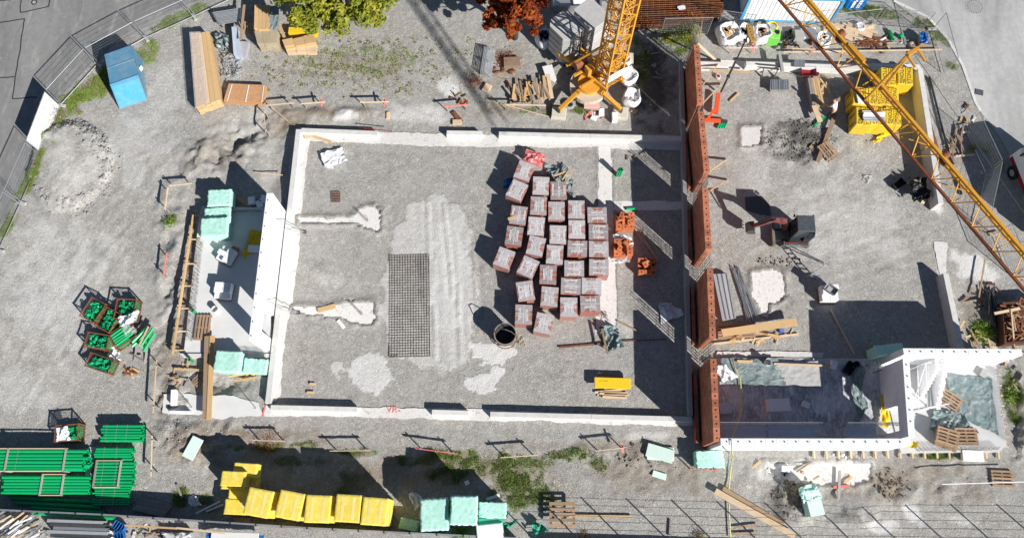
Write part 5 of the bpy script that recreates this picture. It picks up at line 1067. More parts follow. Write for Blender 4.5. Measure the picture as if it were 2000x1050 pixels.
mb = MB(); mb.tube([bm3+Vector((-.5, 0, .3)), bm3+Vector((.15, 0, .25))], .05, 8); mb.build('stick_cylinder', M_dark, ar, local=True); mb = MB(); mb.tube([bm3+Vector((.15, 0, .18)), arm_e+Vector((-.05, 0, .35))], .045, 8); mb.build('bucket_cylinder', M_dark, ar, local=True)
mb = MB(); prof = [(0, .08), (.3, -.05), (.42, -.36), (.18, -.66), (-.24, -.62), (-.12, -.25)]; vs = [(arm_e.x+x, arm_e.y+s*.30, arm_e.z+z) for s in (-1, 1) for x, z in prof]; n = 6
mb.add(vs, [tuple(range(n-1, -1, -1)), tuple(range(n, 2*n))]+[(k, k+1, n+k+1, n+k) for k in range(4)]+[(5, 0, n, n+5)]); bu = L_(mb, 'bucket', M_steel)
for s in (-.16, 0, .16): mb = MB(); mb.box((arm_e.x-.22, arm_e.y+s*1.4, arm_e.z-.66), (.05, .05, .12)); mb.build('tooth', M_steel, bu, local=True)
mb = MB(); mb.prism([(1.28, -.72), (1.44, -.72), (1.44, .72), (1.28, .72)], .06, .5); L_(mb, 'dozer_blade', mat('blade_steel', (.14, .11, .09), .6, .25, 6, dust=.3))
for y in (-.35, .35): mb = MB(); mb.beam((.4, y, .3), (1.3, y, .28), .1, .1); L_(mb, 'blade_arm', M_dark)
mb = MB(); mb.prism(wob(px_poly([(1455, 386), (1488, 384), (1502, 400), (1505, 420), (1480, 418), (1456, 410)]), .3, .03), -.1, .06); tag(mb.build('steel_sheet', M_steel), 'dark steel plate lying in the shadow of the excavator', 'plate')
# ladder standing folded open
t = thing('step_ladder', 'grey aluminium step ladder standing open south of the excavator', 'ladder', W(1592, 530))
a0, a1 = W(1577, 540, .05), W(1595, 545, .05); b0, b1 = W(1603, 512, .05), W(1612, 514, .05); tz = 1.75
ta = W(1585, 532, 0)+Vector((.15, -.1, tz)); tb_ = W(1600, 530, 0)+Vector((.0, -.1, tz))
for p, q in ((a0, ta), (a1, tb_), (b0, ta), (b1, tb_)): mb = MB(); mb.beam(p, q+Vector((0, 0, 0)), .05, .06); mb.build('stile', M_alu, t)
for k in range(6): f = .1+.15*k; mb = MB(); mb.beam(a0.lerp(ta, f), a1.lerp(tb_, f), .07, .03); mb.build('rung', M_alu, t)

# ------------------------------------------------------------------ the worker
def skin_mesh(name, verts, edges, radii, mt, parent=None, sub=1, root=0):
    me = bpy.data.meshes.new(name); me.from_pydata(verts, edges, []); me.materials.append(mt); o = link(name, me, parent)
    md = o.modifiers.new('skin', 'SKIN'); md.use_smooth_shade = True
    sv = me.skin_vertices[0].data if me.skin_vertices else None
    if sv is None:
        bm = bmesh.new(); bm.from_mesh(me); bm.verts.layers.skin.verify(); bm.to_mesh(me); bm.free(); sv = me.skin_vertices[0].data
    for i, r in enumerate(radii): sv[i].radius = (r, r) if not isinstance(r, tuple) else r
    sv[root].use_root = True
    sd = o.modifiers.new('sub', 'SUBSURF'); sd.levels = sub; sd.render_levels = sub+1
    return o
pw = W(1620, 228); per = thing('person', 'worker in white shirt and dark trousers bending over the timber by the yellow pallets', 'person', (pw.x, pw.y, 0), 2.3)
# local +x = facing (north-west)
hip = (.0, 0, .92); chest = (.20, 0, 1.32); neck = (.30, 0, 1.50); head = (.40, 0, 1.64); top = (.44, 0, 1.74)
V_ = [hip, (.08, 0, 1.10), chest, neck, head, top]; E_ = [(0, 1), (1, 2), (2, 3), (3, 4), (4, 5)]; Rr = [(.15, .12), (.14, .11), (.17, .12), .06, .10, .075]
for s in (-1, 1):
    b = len(V_); V_ += [(.22, s*.19, 1.40), (.40, s*.26, 1.14), (.62, s*.20, 1.06), (.70, s*.18, 1.05)]; Rr += [.06, .047, .036, .034]; E_ += [(2, b), (b, b+1), (b+1, b+2), (b+2, b+3)]
    for k, (dx, dy, dz) in enumerate([(.10, -.02, -.03), (.11, -.005, -.035), (.105, .012, -.035), (.085, .026, -.03), (.03, -.05*s, -.03)]):
        c = len(V_); V_ += [(.70+dx*.5, s*.18+dy*.7, 1.05+dz*.4), (.70+dx*.9, s*.18+dy, 1.05+dz*1.6)]; Rr += [.010, .009]; E_ += [(b+3, c), (c, c+1)]
    b = len(V_); V_ += [(-.02, s*.11, .86), (.03+.06*s, s*.13, .48), (-.03+.10*s, s*.14, .10), (.10+.10*s, s*.15, .05)]; Rr += [.10, .065, .045, .04]; E_ += [(0, b), (b, b+1), (b+1, b+2), (b+2, b+3)]
body = skin_mesh('body', V_, E_, Rr, M_skin, per)
skin_mesh('shirt', [(.02, 0, .95), (.08, 0, 1.10), (.20, 0, 1.32), (.27, 0, 1.45), (.22, -.19, 1.40), (.33, -.24, 1.24), (.22, .19, 1.40), (.33, .24, 1.24)], [(0, 1), (1, 2), (2, 3), (2, 4), (4, 5), (2, 6), (6, 7)], [(.175, .145), (.165, .135), (.19, .145), .085, .08, .075, .08, .075], M_shirt, per)
skin_mesh('trousers', [(.0, 0, .97), (0, 0, .88), (-.02, -.11, .84), (-.03, -.13, .48), (-.13, -.14, .12), (-.02, .11, .84), (.09, .13, .48), (.07, .14, .12)], [(0, 1), (1, 2), (2, 3), (3, 4), (1, 5), (5, 6), (6, 7)], [(.16, .13), (.165, .135), .12, .085, .07, .12, .085, .07], M_trous, per)
skin_mesh('hair', [(.38, 0, 1.68), (.43, 0, 1.77)], [(0, 1)], [.10, .075], M_hair, per)
for s in (-1, 1):
    skin_mesh('shoe', [(-.06+.10*s, s*.14, .05), (.14+.10*s, s*.15, .045)], [(0, 1)], [.06, .05], M_black, per)
    skin_mesh('glove', [(.66, s*.18, 1.055), (.73, s*.18, 1.04)], [(0, 1)], [.045, .045], M_glove, per)
mb = MB()
for s in (-1, 1): mb.tube([(.49, s*.035, 1.665), (.50, s*.035, 1.665)], .012, 6)
mb.build('eyes', M_black, per, local=True); mb = MB(); mb.hexa([(.485, -.015, 1.615), (.485, .015, 1.615), (.52, .01, 1.61), (.52, -.01, 1.61)], [(.49, -.01, 1.66), (.49, .01, 1.66), (.50, .006, 1.66), (.50, -.006, 1.66)]); mb.build('nose', M_skin, per, local=True)
mb = MB(); mb.box((.478, 0, 1.585), (.02, .05, .012)); mb.build('mouth', M_pink, per, local=True)
for s in (-1, 1): mb = MB(); mb.box((.395, s*.098, 1.645), (.04, .018, .06)); mb.build('ear', M_skin, per, local=True)

# ------------------------------------------------------------------ green pipes and crates
def pipe_bundle(x0, x1, ys, zs, r, lab, rz=0.0, group='bundles of green pipes', straps=2, jag=.12, frame=None, n=10):
    a = W(x0, ys[0]); t = thing('pipe_bundle', lab, 'pipes', W((x0+x1)/2, (ys[0]+ys[-1])/2), group=group)
    for z in zs:
        for y in ys:
            j0_, j1_ = random.uniform(-jag, jag), random.uniform(-jag, jag); A, B = W(x0, y, z), W(x1, y+rz*(x1-x0), z)
            A.y = W((x0+x1)/2, y).y+random.uniform(-.01, .01); B.y = A.y+random.uniform(-.02, .02)-rz*(B.x-A.x); A.x += j0_; B.x += j1_
            mb = MB(); mb.pipe(A, B, r, n); mb.build('pipe', M_green, t, smooth=False)
    zt = zs[-1]+r+.004; y0, y1 = W(x0, ys[0]).y, W(x0, ys[-1]).y
    for k in range(straps):
        px = x0+(x1-x0)*(k+1)/(straps+1); p = W(px, ys[0]); mb = MB(); mb.box((p.x, (y0+y1)/2, zt), (.025, abs(y1-y0)+2*r, .006)); mb.box((p.x, max(y0, y1)+r+.003, zt/2), (.025, .006, zt)); mb.box((p.x, min(y0, y1)-r-.003, zt/2), (.025, .006, zt)); mb.build('strap', M_galv, t)
    if frame:
        for f in frame:
            px = x0+(x1-x0)*f; p = W(px, ys[0]); mb = MB(); mb.box((p.x, (y0+y1)/2, zt+.035), (.09, abs(y1-y0)+2*r+.1, .06)); mb.build('frame_timber', M_woodg, t)
            for yy in (max(y0, y1)+r+.05, min(y0, y1)-r-.05): mb = MB(); mb.box((p.x, yy, zt/2), (.09, .06, zt+.12)); mb.build('frame_timber', M_woodg, t)
        for yy in (max(y0, y1)+r+.05, min(y0, y1)-r-.05): q0, q1 = W(x0+(x1-x0)*frame[0], ys[0]), W(x0+(x1-x0)*frame[-1], ys[0]); mb = MB(); mb.box(((q0.x+q1.x)/2, yy, zt+.02), ((q1.x-q0.x)-.1, .05, .06)); mb.build('frame_timber', M_woodp, t)
    return t
pipe_bundle(200, 278, [834, 839.5, 845, 850.5, 856, 861], [.12, .28, .44, .60], .08, 'northernmost short green pipe bundle at lower left', straps=3)
pipe_bundle(188, 260, [877, 882, 887, 892, 897], [.12, .28, .44], .08, 'short green pipe bundle second from the north, near the white boards', straps=2)
pipe_bundle(186, 262, [905, 911, 917, 923, 929, 935, 941, 947], [.12, .29, .46], .085, 'short green pipe bundle under a grey timber frame', straps=2, frame=(.16, .78))
pipe_bundle(184, 254, [953, 957.5, 962, 966.5, 971, 975.5, 980, 984.5], [.10, .22, .34], .06, 'southernmost short green pipe bundle, partly shaded', straps=2)
pipe_bundle(-60, 170, [884, 890.5, 897, 903.5, 910, 916.5], [.14, .34, .54, .74, .92], .105, 'long green pipe stack running out of the left edge of the picture', jag=.25, straps=1, frame=(.3, .42, .9))
pipe_bundle(6, 176, [932, 938, 944, 950, 956, 962], [.12, .3, .48], .095, 'long green pipe stack with loose timber frames, below the tallest one', straps=0, jag=.1, frame=(.52, .76))
for k, (x0, x1, y) in enumerate([(22, 186, 971), (30, 198, 981), (62, 206, 991), (65, 228, 1000)]):
    A, B = W(x0, y, .14), W(x1, y+8+k*1.0, .14); mb = MB(); mb.pipe(A, B, .12, 12); tag(mb.build('long_pipe', M_green), ['northernmost', 'second from the north', 'third from the north', 'southernmost'][k]+' of four long shaded green pipes by the bottom fence', 'pipe', 'loose long green pipes')
mb = MB(); p = W(133, 895, .08); mb.prism([W(x, y, .08) for x, y in [(172, 872), (186, 872), (184, 903), (172, 935), (166, 930)]], .02, .10); tag(mb.build('white_board', M_foam), 'white foam board between the long and short green pipe stacks', 'foam board')
t = thing('plank_stack', 'weathered grey plank stack in the shade of the bottom fence', 'planks', W(300, 980))
for k in range(4):
    for z in range(3):
        A, B = W(262+k*5, 991-k*5.5, .1+.1*z), W(322+k*4, 1006-k*6, .1+.1*z); mb = MB(); mb.beam(A+Vector((random.uniform(-.1, .1), 0, 0)), B, .19, .09); mb.build('plank', M_woodg, t)

def fit_mesh(seed):
    r = random.Random(seed); mb = MB()
    return r, mb
def crate(px, py, lx, ly, rz, h, lab, fill='fittings', seed=1, zt=.85):
    c = W(px, py, h*.9); c.z = .02; t = thing('wire_crate', lab, 'crate', c, rz, 'rusty crates of green pipe fittings'); r = random.Random(seed)
    for x in (-1, 1):
        for y in (-1, 1): mb = MB(); mb.box((x*lx/2, y*ly/2, h/2+.05), (.06, .06, h)); mb.build('post', M_rust, t, local=True)
    for z in (.12, h):
        for y in (-1, 1): mb = MB(); mb.box((0, y*ly/2, z), (lx, .05, .06)); mb.build('rail', M_rust, t, local=True)
        for x in (-1, 1): mb = MB(); mb.box((x*lx/2, 0, z), (.05, ly, .06)); mb.build('rail', M_rust, t, local=True)
    mb = MB(); mb.box((0, 0, .10), (lx-.06, ly-.06, .03)); mb.build('floor', M_rust, t, local=True)
    mb = MB()
    for k in range(1, int(lx/.1)):
        for y in (-1, 1): mb.box((-lx/2+k*.1, y*ly/2, h/2+.06), (.008, .008, h-.1))
    for k in range(1, int(ly/.1)):
        for x in (-1, 1): mb.box((x*lx/2, -ly/2+k*.1, h/2+.06), (.008, .008, h-.1))
    for k in range(1, int(h/.1)):
        for y in (-1, 1): mb.box((0, y*ly/2, k*.1+.1), (lx, .007, .007))
        for x in (-1, 1): mb.box((x*lx/2, 0, k*.1+.1), (.007, ly, .007))
    o = mb.build('wire_mesh', M_rust, t, local=True); o['kind'] = 'stuff'
    mb = MB()
    for k in range(int(lx*ly*(75))):
        x, y, z = r.uniform(-lx/2+.12, lx/2-.12), r.uniform(-ly/2+.12, ly/2-.12), h*(zt-.55+.58*r.random()); d = Vector((r.uniform(-1, 1), r.uniform(-1, 1), r.uniform(-.6, .8))).normalized(); rr = r.uniform(.06, .085); L = r.uniform(.08, .16)
        p = Vector((x, y, z)); mb.pipe(p, p+d*L, rr, 9, t=.12)
        if r.random() < .7:
            d2 = (d+Vector((r.uniform(-1, 1), r.uniform(-1, 1), .4))*.9).normalized(); mb.tube([p, p-d2*L], rr*.95, 9)
    mb.box((0, 0, h*.35), (lx-.12, ly-.12, h*.4)); o = mb.build('pipe_fittings', M_greend, t, local=True); o['kind'] = 'stuff'
    return t
crate(183, 606, 1.0, 1.25, -.46, .85, 'rusty crate of green fittings at the north-west corner of the crate group', seed=1)
crate(212, 625, 1.0, 1.25, -.46, .85, 'rusty crate of green fittings wedged in the middle of the crate group', seed=2)
crate(246, 604, 1.15, 1.2, -.05, .85, 'rusty crate of green fittings at the north-east corner of the crate group, half under film', seed=3)
crate(191, 666, 1.35, .85, -.16, .8, 'rusty crate of green fittings second from the south in the crate group', seed=4)
crate(196, 709, 1.5, .8, -.32, .75, 'southernmost rusty crate of green fittings in the crate group', seed=5)
crate(132, 845, 1.3, .9, .08, .85, 'rusty crate with film lining standing alone north of the long pipes', seed=6, zt=.6)
t = crate(240, 655, 1.35, 1.0, .62, .7, 'rusty crate of green pipe lengths and fittings beside the loose pipes', seed=7, zt=.5)
for k in range(5): mb = MB(); a = Vector((-.55, -.35+.17*k, .72)); mb.pipe(a, a+Vector((1.1, random.uniform(-.08, .08), .02)), .075, 10); mb.build('pipe', M_green, t, local=True)
tarp('film_sheet', [(228, 620), (264, 610), (262, 632), (236, 636)], .9, .3, M_filmw, 'clear film hanging over the north-east fittings crate', 'film', 18, seed=73, edge=.12)
tarp('film_sheet', [(236, 632), (262, 636), (264, 652), (244, 660)], .8, .3, M_film_s, 'clear film bag on the crate of green pipe lengths', 'film', 18, seed=75, edge=.12)
tarp('film_sheet', [(109, 834), (134, 832), (138, 858), (110, 862)], .88, .2, M_filmw, 'clear film lining in the lone fittings crate', 'film', 18, seed=77, edge=.05)
t = thing('pipe_trestle', 'loose green pipes propped on grey boards beside the fittings crates', 'pipes', W(285, 665))
for a, b, z in [((258, 668), (287, 640), .6), ((274, 677), (299, 640), .6), ((280, 686), (302, 650), .6), ((258, 676), (280, 655), .45)]: mb = MB(); mb.pipe(W(*a, z), W(*b, z), .1, 12); mb.build('pipe', M_green, t)
for a, b in [((262, 705), (270, 660)), ((283, 708), (290, 655)), ((255, 690), (282, 704)), ((262, 672), (300, 676))]: mb = MB(); mb.beam(W(*a, .05), W(*b, .45), .09, .05); mb.build('board', M_woodg, t)
mb = MB(); mb.beam(W(271, 676, .75), W(290, 637, .75), .08, .06); mb.build('board', M_woodp, t)
for (px, py, r_, lab) in [(377, 607, .35, 'short green pipe stub rising from the left slab, northern one'), (371, 702, .35, 'short green pipe stub rising from the left slab, by its south-west corner')]:
    p = W(px+5, py+3, .3); mb = MB(); mb.pipe(p, p+Vector((0, 0, .55)), .085, 14); tag(mb.build('pipe_stub', M_green), lab, 'pipe', 'pipe stubs in the left slab')
t = thing('pipe_bundle', 'small bunch of green pipes standing on end at the hall north-east', 'pipes', W(1207, 340))
for k in range(5): mb = MB(); p = W(1204+3.2*(k % 3), 344-3*(k//3), .02); mb.pipe(p, p+Vector((.03*k, .02, .95)), .06, 10); mb.build('pipe', M_green, t)
mb = MB(); mb.pipe(W(1223, 408, .1), W(1240, 407, .1), .09, 12); tag(mb.build('green_pipe', M_green), 'short green pipe on the cross footing in the shade', 'pipe')

# ------------------------------------------------------------------ site fences
def fence_panel(A, B, lab, banner=False, h=2.0):
    A, B = Vector((A.x, A.y, 0)), Vector((B.x, B.y, 0)); t = thing('fence_panel', lab, 'fence', A.lerp(B, .5), group='mesh fence panels round the site'); d = (B-A); L = d.length; d /= L; up = Vector((0, 0, 1))
    a, b = A+d*.08, B-d*.08
    for p in (a, b): mb = MB(); mb.tube([p+up*.1, p+up*h], .026, 6); mb.build('upright', M_galv, t)
    for z in (.14, h-.02): mb = MB(); mb.tube([a+up*z, b+up*z], .024, 6); mb.build('rail', M_galv, t)
    mb = MB(); n = int(L/.12)
    for k in range(1, n): p = a.lerp(b, k/n); mb.beam(p+up*.15, p+up*(h-.03), .007, .007)
    for k in range(1, 8): mb.beam(a+up*(.15+k*(h-.2)/8), b+up*(.15+k*(h-.2)/8), .008, .008)
    o = mb.build('wire_mesh', M_galv, t); o['kind'] = 'stuff'
    if banner:
        n_ = Vector((d.y, -d.x, 0)); mb = MB(); k = 14
        for i in range(k):
            p, q = a.lerp(b, i/k)+n_*(.03+.02*(i % 2)), a.lerp(b, (i+1)/k)+n_*(.03+.02*((i+1) % 2)); mb.hexa([p+up*.15, q+up*.15, q+up*.15+n_*.006, p+up*.15+n_*.006], [p+up*(h-.03), q+up*(h-.03), q+up*(h-.03)+n_*.006, p+up*(h-.03)+n_*.006])
        mb.build('white_banner', M_white, t)
    for p in (A,): mb = MB(); mb.bbox(p+up*.07, (.22, .62, .14), math.atan2(d.y, d.x), .03); mb.build('foot_block', M_concg, t)
FL = [W(*p) for p in [(470, -8), (380, 34), (286, 76), (193, 127), (120, 207), (84, 304), (43, 397), (0, 490), (-45, 590)]]
fl = ['mesh fence panel nearest the top edge beside the left road', 'mesh fence panel at the top of the left road bend, by the steel tube stacks', 'mesh fence panel north of the blue box, right of the bend', 'mesh fence panel just above the white banner panel', 'fence panel covered with a white banner on the left road', 'mesh fence panel just below the white banner panel', 'mesh fence panel next to the rubble heap, second below the banner', 'lowest mesh fence panel at the left edge of the picture']
for i in range(8): fence_panel(FL[i], FL[i+1], fl[i], banner=(i == 4))
for a, b, lab in [((1632, 27), (1727, 17), 'mesh fence panel along the grass beside the blue toilet cabin'), ((1730, 16), (1830, 25), 'mesh fence panel on the grass up to the road corner'), ((1848, 23), (1873, 115), 'mesh fence panel along the kerb at upper right'),
                  ((1913, 217), (1959, 314), 'mesh fence panel beside the drain grate'), ((1959, 314), (1937, 416), 'mesh fence panel in the shadow of the truck'), ((1976, 434), (2012, 520), 'mesh fence panel beside the jib at the right edge'), ((1297, 36), (1396, 34), 'mesh fence panel in front of the rusty girder stack'), ((1412, 20), (1480, 30), 'mesh fence panel near the white container')]:
    fence_panel(W(*a, 2.0), W(*b, 2.0), lab)
# boarded fence along the bottom, rail fence further right
bl = [W(*p, 1.25) for p in [(-60, 992), (200, 1004), (400, 1017), (600, 1030), (800, 1040), (1010, 1050)]]
for p in bl: p.z = 0
t = thing('board_fence', 'grey metal sheet fence along the lower left edge of the site', 'fence', bl[2])
for a, b in zip(bl, bl[1:]):
    k = max(1, round((b-a).length/1.5))
    for j in range(k):
        p, q = a.lerp(b, j/k+.003), a.lerp(b, (j+1)/k-.003); mb = MB(); mb.beam(Vector((p.x, p.y, .62)), Vector((q.x, q.y, .62)), .03, 1.2); mb.build('panel', M_steel, t)
        mb = MB(); mb.beam(Vector((p.x, p.y, 1.25)), Vector((q.x, q.y, 1.25)), .09, .06); mb.build('top_rail', M_galv, t)
        mb = MB(); r_ = a.lerp(b, j/k); mb.box((r_.x, r_.y-.02, .66), (.08, .1, 1.28)); mb.build('post', M_dark, t)
rp = [W(1050, 1060), W(1500, 1074), W(2150, 1082)]
t = thing('rail_fence', 'post and rail fence on a low wall along the lower right edge', 'fence', rp[1])
for a, b in zip(rp, rp[1:]):
    mb = MB(); mb.beam(Vector((a.x, a.y, .22)), Vector((b.x, b.y, .22)), .2, .5); mb.build('low_wall', M_concg, t)
    k = max(1, round((b-a).length/2.75))
    for j in range(k): p = a.lerp(b, j/k); mb = MB(); mb.beam(Vector((p.x, p.y, .3)), Vector((p.x, p.y, 2.35)), .06, .05); mb.build('post', M_galv, t)
    for z in (.75, 1.15, 1.55, 1.95, 2.3): mb = MB(); mb.beam(Vector((a.x, a.y, z)), Vector((b.x, b.y, z)), .012, .014); mb.build('rail', M_galv, t)

# ------------------------------------------------------------------ trees and vegetation
def leaf_mat(name, c1, c2, c3):
    m, t, ns, b = new_mat(name); tc = N(t, 'ShaderNodeTexCoord'); n1 = N(t, 'ShaderNodeTexNoise', i_Scale=.9, i_Detail=4.0, i_Roughness=.7); n2 = N(t, 'ShaderNodeTexNoise', i_Scale=9.0, i_Detail=2.0)
    t.links.new(tc.outputs['Object'], n1.inputs['Vector']); t.links.new(tc.outputs['Object'], n2.inputs['Vector'])
    c = ramp(t, math_(t, 'ADD', math_(t, 'MULTIPLY', n1.outputs[0], .6), math_(t, 'MULTIPLY', n2.outputs[0], .4)), [(.36, c1), (.5, c2), (.64, c3)])
    t.links.new(c, b.inputs['Base Color']); b.inputs['Roughness'].default_value = .6; b.inputs['Specular IOR Level'].default_value = .25
    tl = N(t, 'ShaderNodeBsdfTranslucent'); t.links.new(c, tl.inputs[0]); mx = N(t, 'ShaderNodeMixShader', i_0=.25); t.links.new(b.outputs[0], mx.inputs[1]); t.links.new(tl.outputs[0], mx.inputs[2]); t.links.new(mx.outputs[0], ns['Material Output'].inputs[0]); return m
M_leafg = leaf_mat('yellow_green_leaf', (.13, .17, .02), (.29, .32, .035), (.50, .43, .06)); M_leafr = leaf_mat('rust_red_leaf', (.15, .02, .012), (.33, .065, .02), (.50, .16, .03))
M_bark = mat('bark', (.10, .08, .06), .9, .3, 4, .8, 14); M_grass = leaf_mat('grass_blade', (.17, .29, .04), (.26, .41, .06), (.40, .48, .15)); M_dryg = leaf_mat('dry_grass', (.20, .14, .06), (.28, .2, .09), (.34, .27, .13))
def leaves(pts, size, seed, flat=.5):
    r = np.random.default_rng(seed); n = len(pts); a = r.normal(size=(n, 3)); a[:, 2] *= flat; a /= np.linalg.norm(a, axis=1, keepdims=True); b = np.cross(a, r.normal(size=(n, 3))); b /= np.linalg.norm(b, axis=1, keepdims=True)
    s = size*(.6+.8*r.random((n, 1))); a = a*s; b = b*s*.55; V = np.stack([pts-a, pts+b, pts+a, pts-b], 1).reshape(-1, 3); return V, np.arange(4*n).reshape(n, 4)
def tree(c, R, zc, zr, n_cl, per, lm, lab, seed, lsize=.13, trunk=None):
    r = np.random.default_rng(seed); t = thing('tree', lab, 'tree', (c.x, c.y, 0)); base = Vector((c.x, c.y, 0)) if trunk is None else trunk
    P = []; cl = []
    for k in range(n_cl):
        u = r.normal(size=3); u /= np.linalg.norm(u); rad = r.random()**.4*(.8+.3*r.random()); q = np.array([c.x+u[0]*R*rad, c.y+u[1]*R*rad, zc+u[2]*zr*rad]); cl.append(q)
        s = R*(.06+.10*r.random()); pts = r.normal(size=(per, 3)); pts /= np.linalg.norm(pts, axis=1, keepdims=True); P.append(q+pts*s*(r.random((per, 1))**.4)*np.array([1, 1, .7]))
    P = np.concatenate(P); P = P[P[:, 2] > .8]; V, Fq = leaves(P, lsize, seed+1); Mi = np.array([c.x, c.y, 0]); cr = npmesh('crown', V-Mi, Fq, lm, False, t); cr['kind'] = 'stuff'
    mb = MB(); top = Vector((c.x, c.y, zc+zr*.3)); mb.tube([base, base.lerp(top, .35)+Vector((.1, .05, 0)), base.lerp(top, .7), top], [.22, .17, .11, .04], 8); tr = mb.build('trunk', M_bark, t, smooth=True)
    for k in range(0, n_cl, 2):
        q = Vector(cl[k]); st_ = base.lerp(top, r.uniform(.35, .8)); mid = st_.lerp(q, .5)+Vector((0, 0, -.25)); mb = MB(); mb.tube([st_, mid, q], [.06, .035, .012], 5); mb.build('limb', M_bark, tr, smooth=True)
    return t
c = W(658, -62, 4.8); tree(c, 4.8, 4.8, 2.2, 200, 140, M_leafg, 'tree with yellow-green leaves at the top edge of the picture', 3, .15)
c = W(1006, -4, 4.4); tree(c, 2.75, 4.4, 1.9, 90, 150, M_leafr, 'tree with rust-red autumn leaves beside the crane ballast', 8, .14)
# grass, weeds, dry bushes
def scatter(ch, thr, n, seed):
    r = np.random.default_rng(seed); m_ = MK[ch]; w = np.clip(m_-thr, 0, 1)*(vnoise(X, Y, .45, seed) > .62-.45*m_)*(~flat); w = (w/w.sum()).ravel(); i = r.choice(w.size, n, p=w)
    return np.stack([X.ravel()[i]+(r.random(n)-.5)*GS, Y.ravel()[i]+(r.random(n)-.5)*GS, Z.ravel()[i]], -1), r
def blades(name, P, r, hmin, hmax, wd_, lm, lab, cat):
    n = len(P); h = hmin+(hmax-hmin)*r.random((n, 1))**2; a = r.random(n)*2*PI; d = np.stack([np.cos(a), np.sin(a), 0*a], 1); lean = r.normal(size=(n, 3))*.35; lean[:, 2] = 1; wd2 = wd_*(.6+.8*r.random((n, 1)))
    V = np.stack([P-d*wd2, P+d*wd2, P+lean*h], 1).reshape(-1, 3); o = npmesh(name, V, np.arange(3*n).reshape(n, 3), lm); tag(o, lab, cat, kind='stuff'); return o
P, r = scatter('grass', .2, 95000, 5); blades('grass', P, r, .02, .09, .018, M_grass, 'green grass and weeds growing in patches on the gravel', 'grass')
P, r = scatter('grass', .15, 14000, 6); blades('dry_grass', P, r, .03, .2, .015, M_dryg, 'dry straw-coloured grass among the green patches', 'grass')
# low leafy weeds of the upper yard
r = np.random.default_rng(4); cl = []; 
while len(cl) < 330:
    px, py = r.uniform(490, 930), r.uniform(75, 190)
    if r.random() < math.exp(-((px-690)/170)**2-((py-125)/45)**2)+.12: cl.append(W(px, py))
P = []
for c in cl:
    k = int(4+r.random()**2*16); s = .05+.13*r.random()**2; q = r.normal(size=(k, 3))*s; q[:, 2] = np.abs(q[:, 2])*.4+.03; P.append(np.array([c.x, c.y, ground_z(c.x, c.y)])+q)
V, Fq = leaves(np.concatenate(P), .045, 7, .3); o = npmesh('weeds', V, Fq, leaf_mat('weed_leaf', (.20, .22, .05), (.28, .29, .07), (.42, .37, .14))); tag(o, 'small scattered weeds on the gravel below the yellow-green tree', 'weeds', kind='stuff')
def bush(px, py, R, h, lm, lab, seed, n=900, size=.05, flatn=.5):
    c = G(px, py); r = np.random.default_rng(seed); q = r.normal(size=(n, 3))*np.array([R*.5, R*.5, h*.4]); q[:, 2] = np.abs(q[:, 2]); t = thing('bush', lab, 'bush', c); V, Fq = leaves(q, size, seed, flatn); o = npmesh('foliage', V, Fq, lm, False, t); o['kind'] = 'stuff'
    for k in range(7): mb = MB(); a = k*.9; mb.tube([(0, 0, 0), (math.cos(a)*R*.5, math.sin(a)*R*.5, h*.7)], .008, 4); mb.build('stem', M_bark, t, local=True)
bush(104, 228, .75, .9, M_dryg, 'dry brown bush in front of the white banner', 2, 700, .04); bush(1340, 62, .9, .7, M_leafg, 'low green bush near the north end of the brick wall', 3, 1500, .05); bush(1300, 72, .6, .4, M_leafg, 'small green bush beside the crane fence', 4, 700, .05)
bush(926, 160, .55, .5, M_leafr, 'tangled rust-brown brushwood near the fence frame stack', 5, 700, .03); bush(1918, 648, .6, .4, M_grass, 'green weed clump by the heap of boards at right', 6, 1500, .05); bush(1978, 770, .5, .3, M_grass, 'weed clump east of the white building', 7, 900, .05); bush(1900, 290, .25, .4, M_leafg, 'small yellow flowering weed in the truck shadow', 8, 250, .04)
bush(900, 1040, .5, .3, M_grass, 'weeds in front of the tall mint stack', 9, 500, .05); bush(336, 434, .4, .3, M_grass, 'weed clump beside the left batter boards', 10, 500, .04); bush(988, 118, .7, .35, M_leafr, 'heap of brown leaves and scraps north of the timber pile', 11, 700, .04)
bush(520, 868, .9, .35, M_leafr, 'reddish brushwood patch on the grass south of the hall', 12, 600, .03); bush(1142, 1044, .3, .3, M_dryg, 'dry weed tuft near the bottom edge', 13, 250, .03); bush(1365, 1046, .4, .3, M_dryg, 'brown weed tuft at the bottom edge below the planks', 14, 350, .03)
# stones: rubble heap rim and scattered gravel lumps
st_m = []
for k in range(6):
    bm = bmesh.new(); bmesh.ops.create_icosphere(bm, subdivisions=1, radius=1.0); rr = random.Random(k)
    for v in bm.verts: v.co *= rr.uniform(.45, 1.2)
    st_m.append((np.array([v.co[:] for v in bm.verts]), np.array([[v.index for v in f.verts] for f in bm.faces]))); bm.free()
def stones(name, pts, sizes, mt, lab, seed, cat='stones'):
    r = np.random.default_rng(seed); V = []; Fq = []; b = 0
    for (x, y, z), s in zip(pts, sizes):
        v, f = st_m[r.integers(6)]; a = r.random()*6.28; ca, sa = math.cos(a), math.sin(a); q = v*np.array([s, s*(.6+.4*r.random()), s*(.45+.3*r.random())]); q = np.stack([q[:, 0]*ca-q[:, 1]*sa, q[:, 0]*sa+q[:, 1]*ca, q[:, 2]], 1)+np.array([x, y, z+s*.15]); V.append(q); Fq.append(f+b); b += len(v)
    o = npmesh(name, np.concatenate(V), np.concatenate(Fq), mt); tag(o, lab, cat, kind='stuff'); return o
r = np.random.default_rng(9); pts = []; sz = []
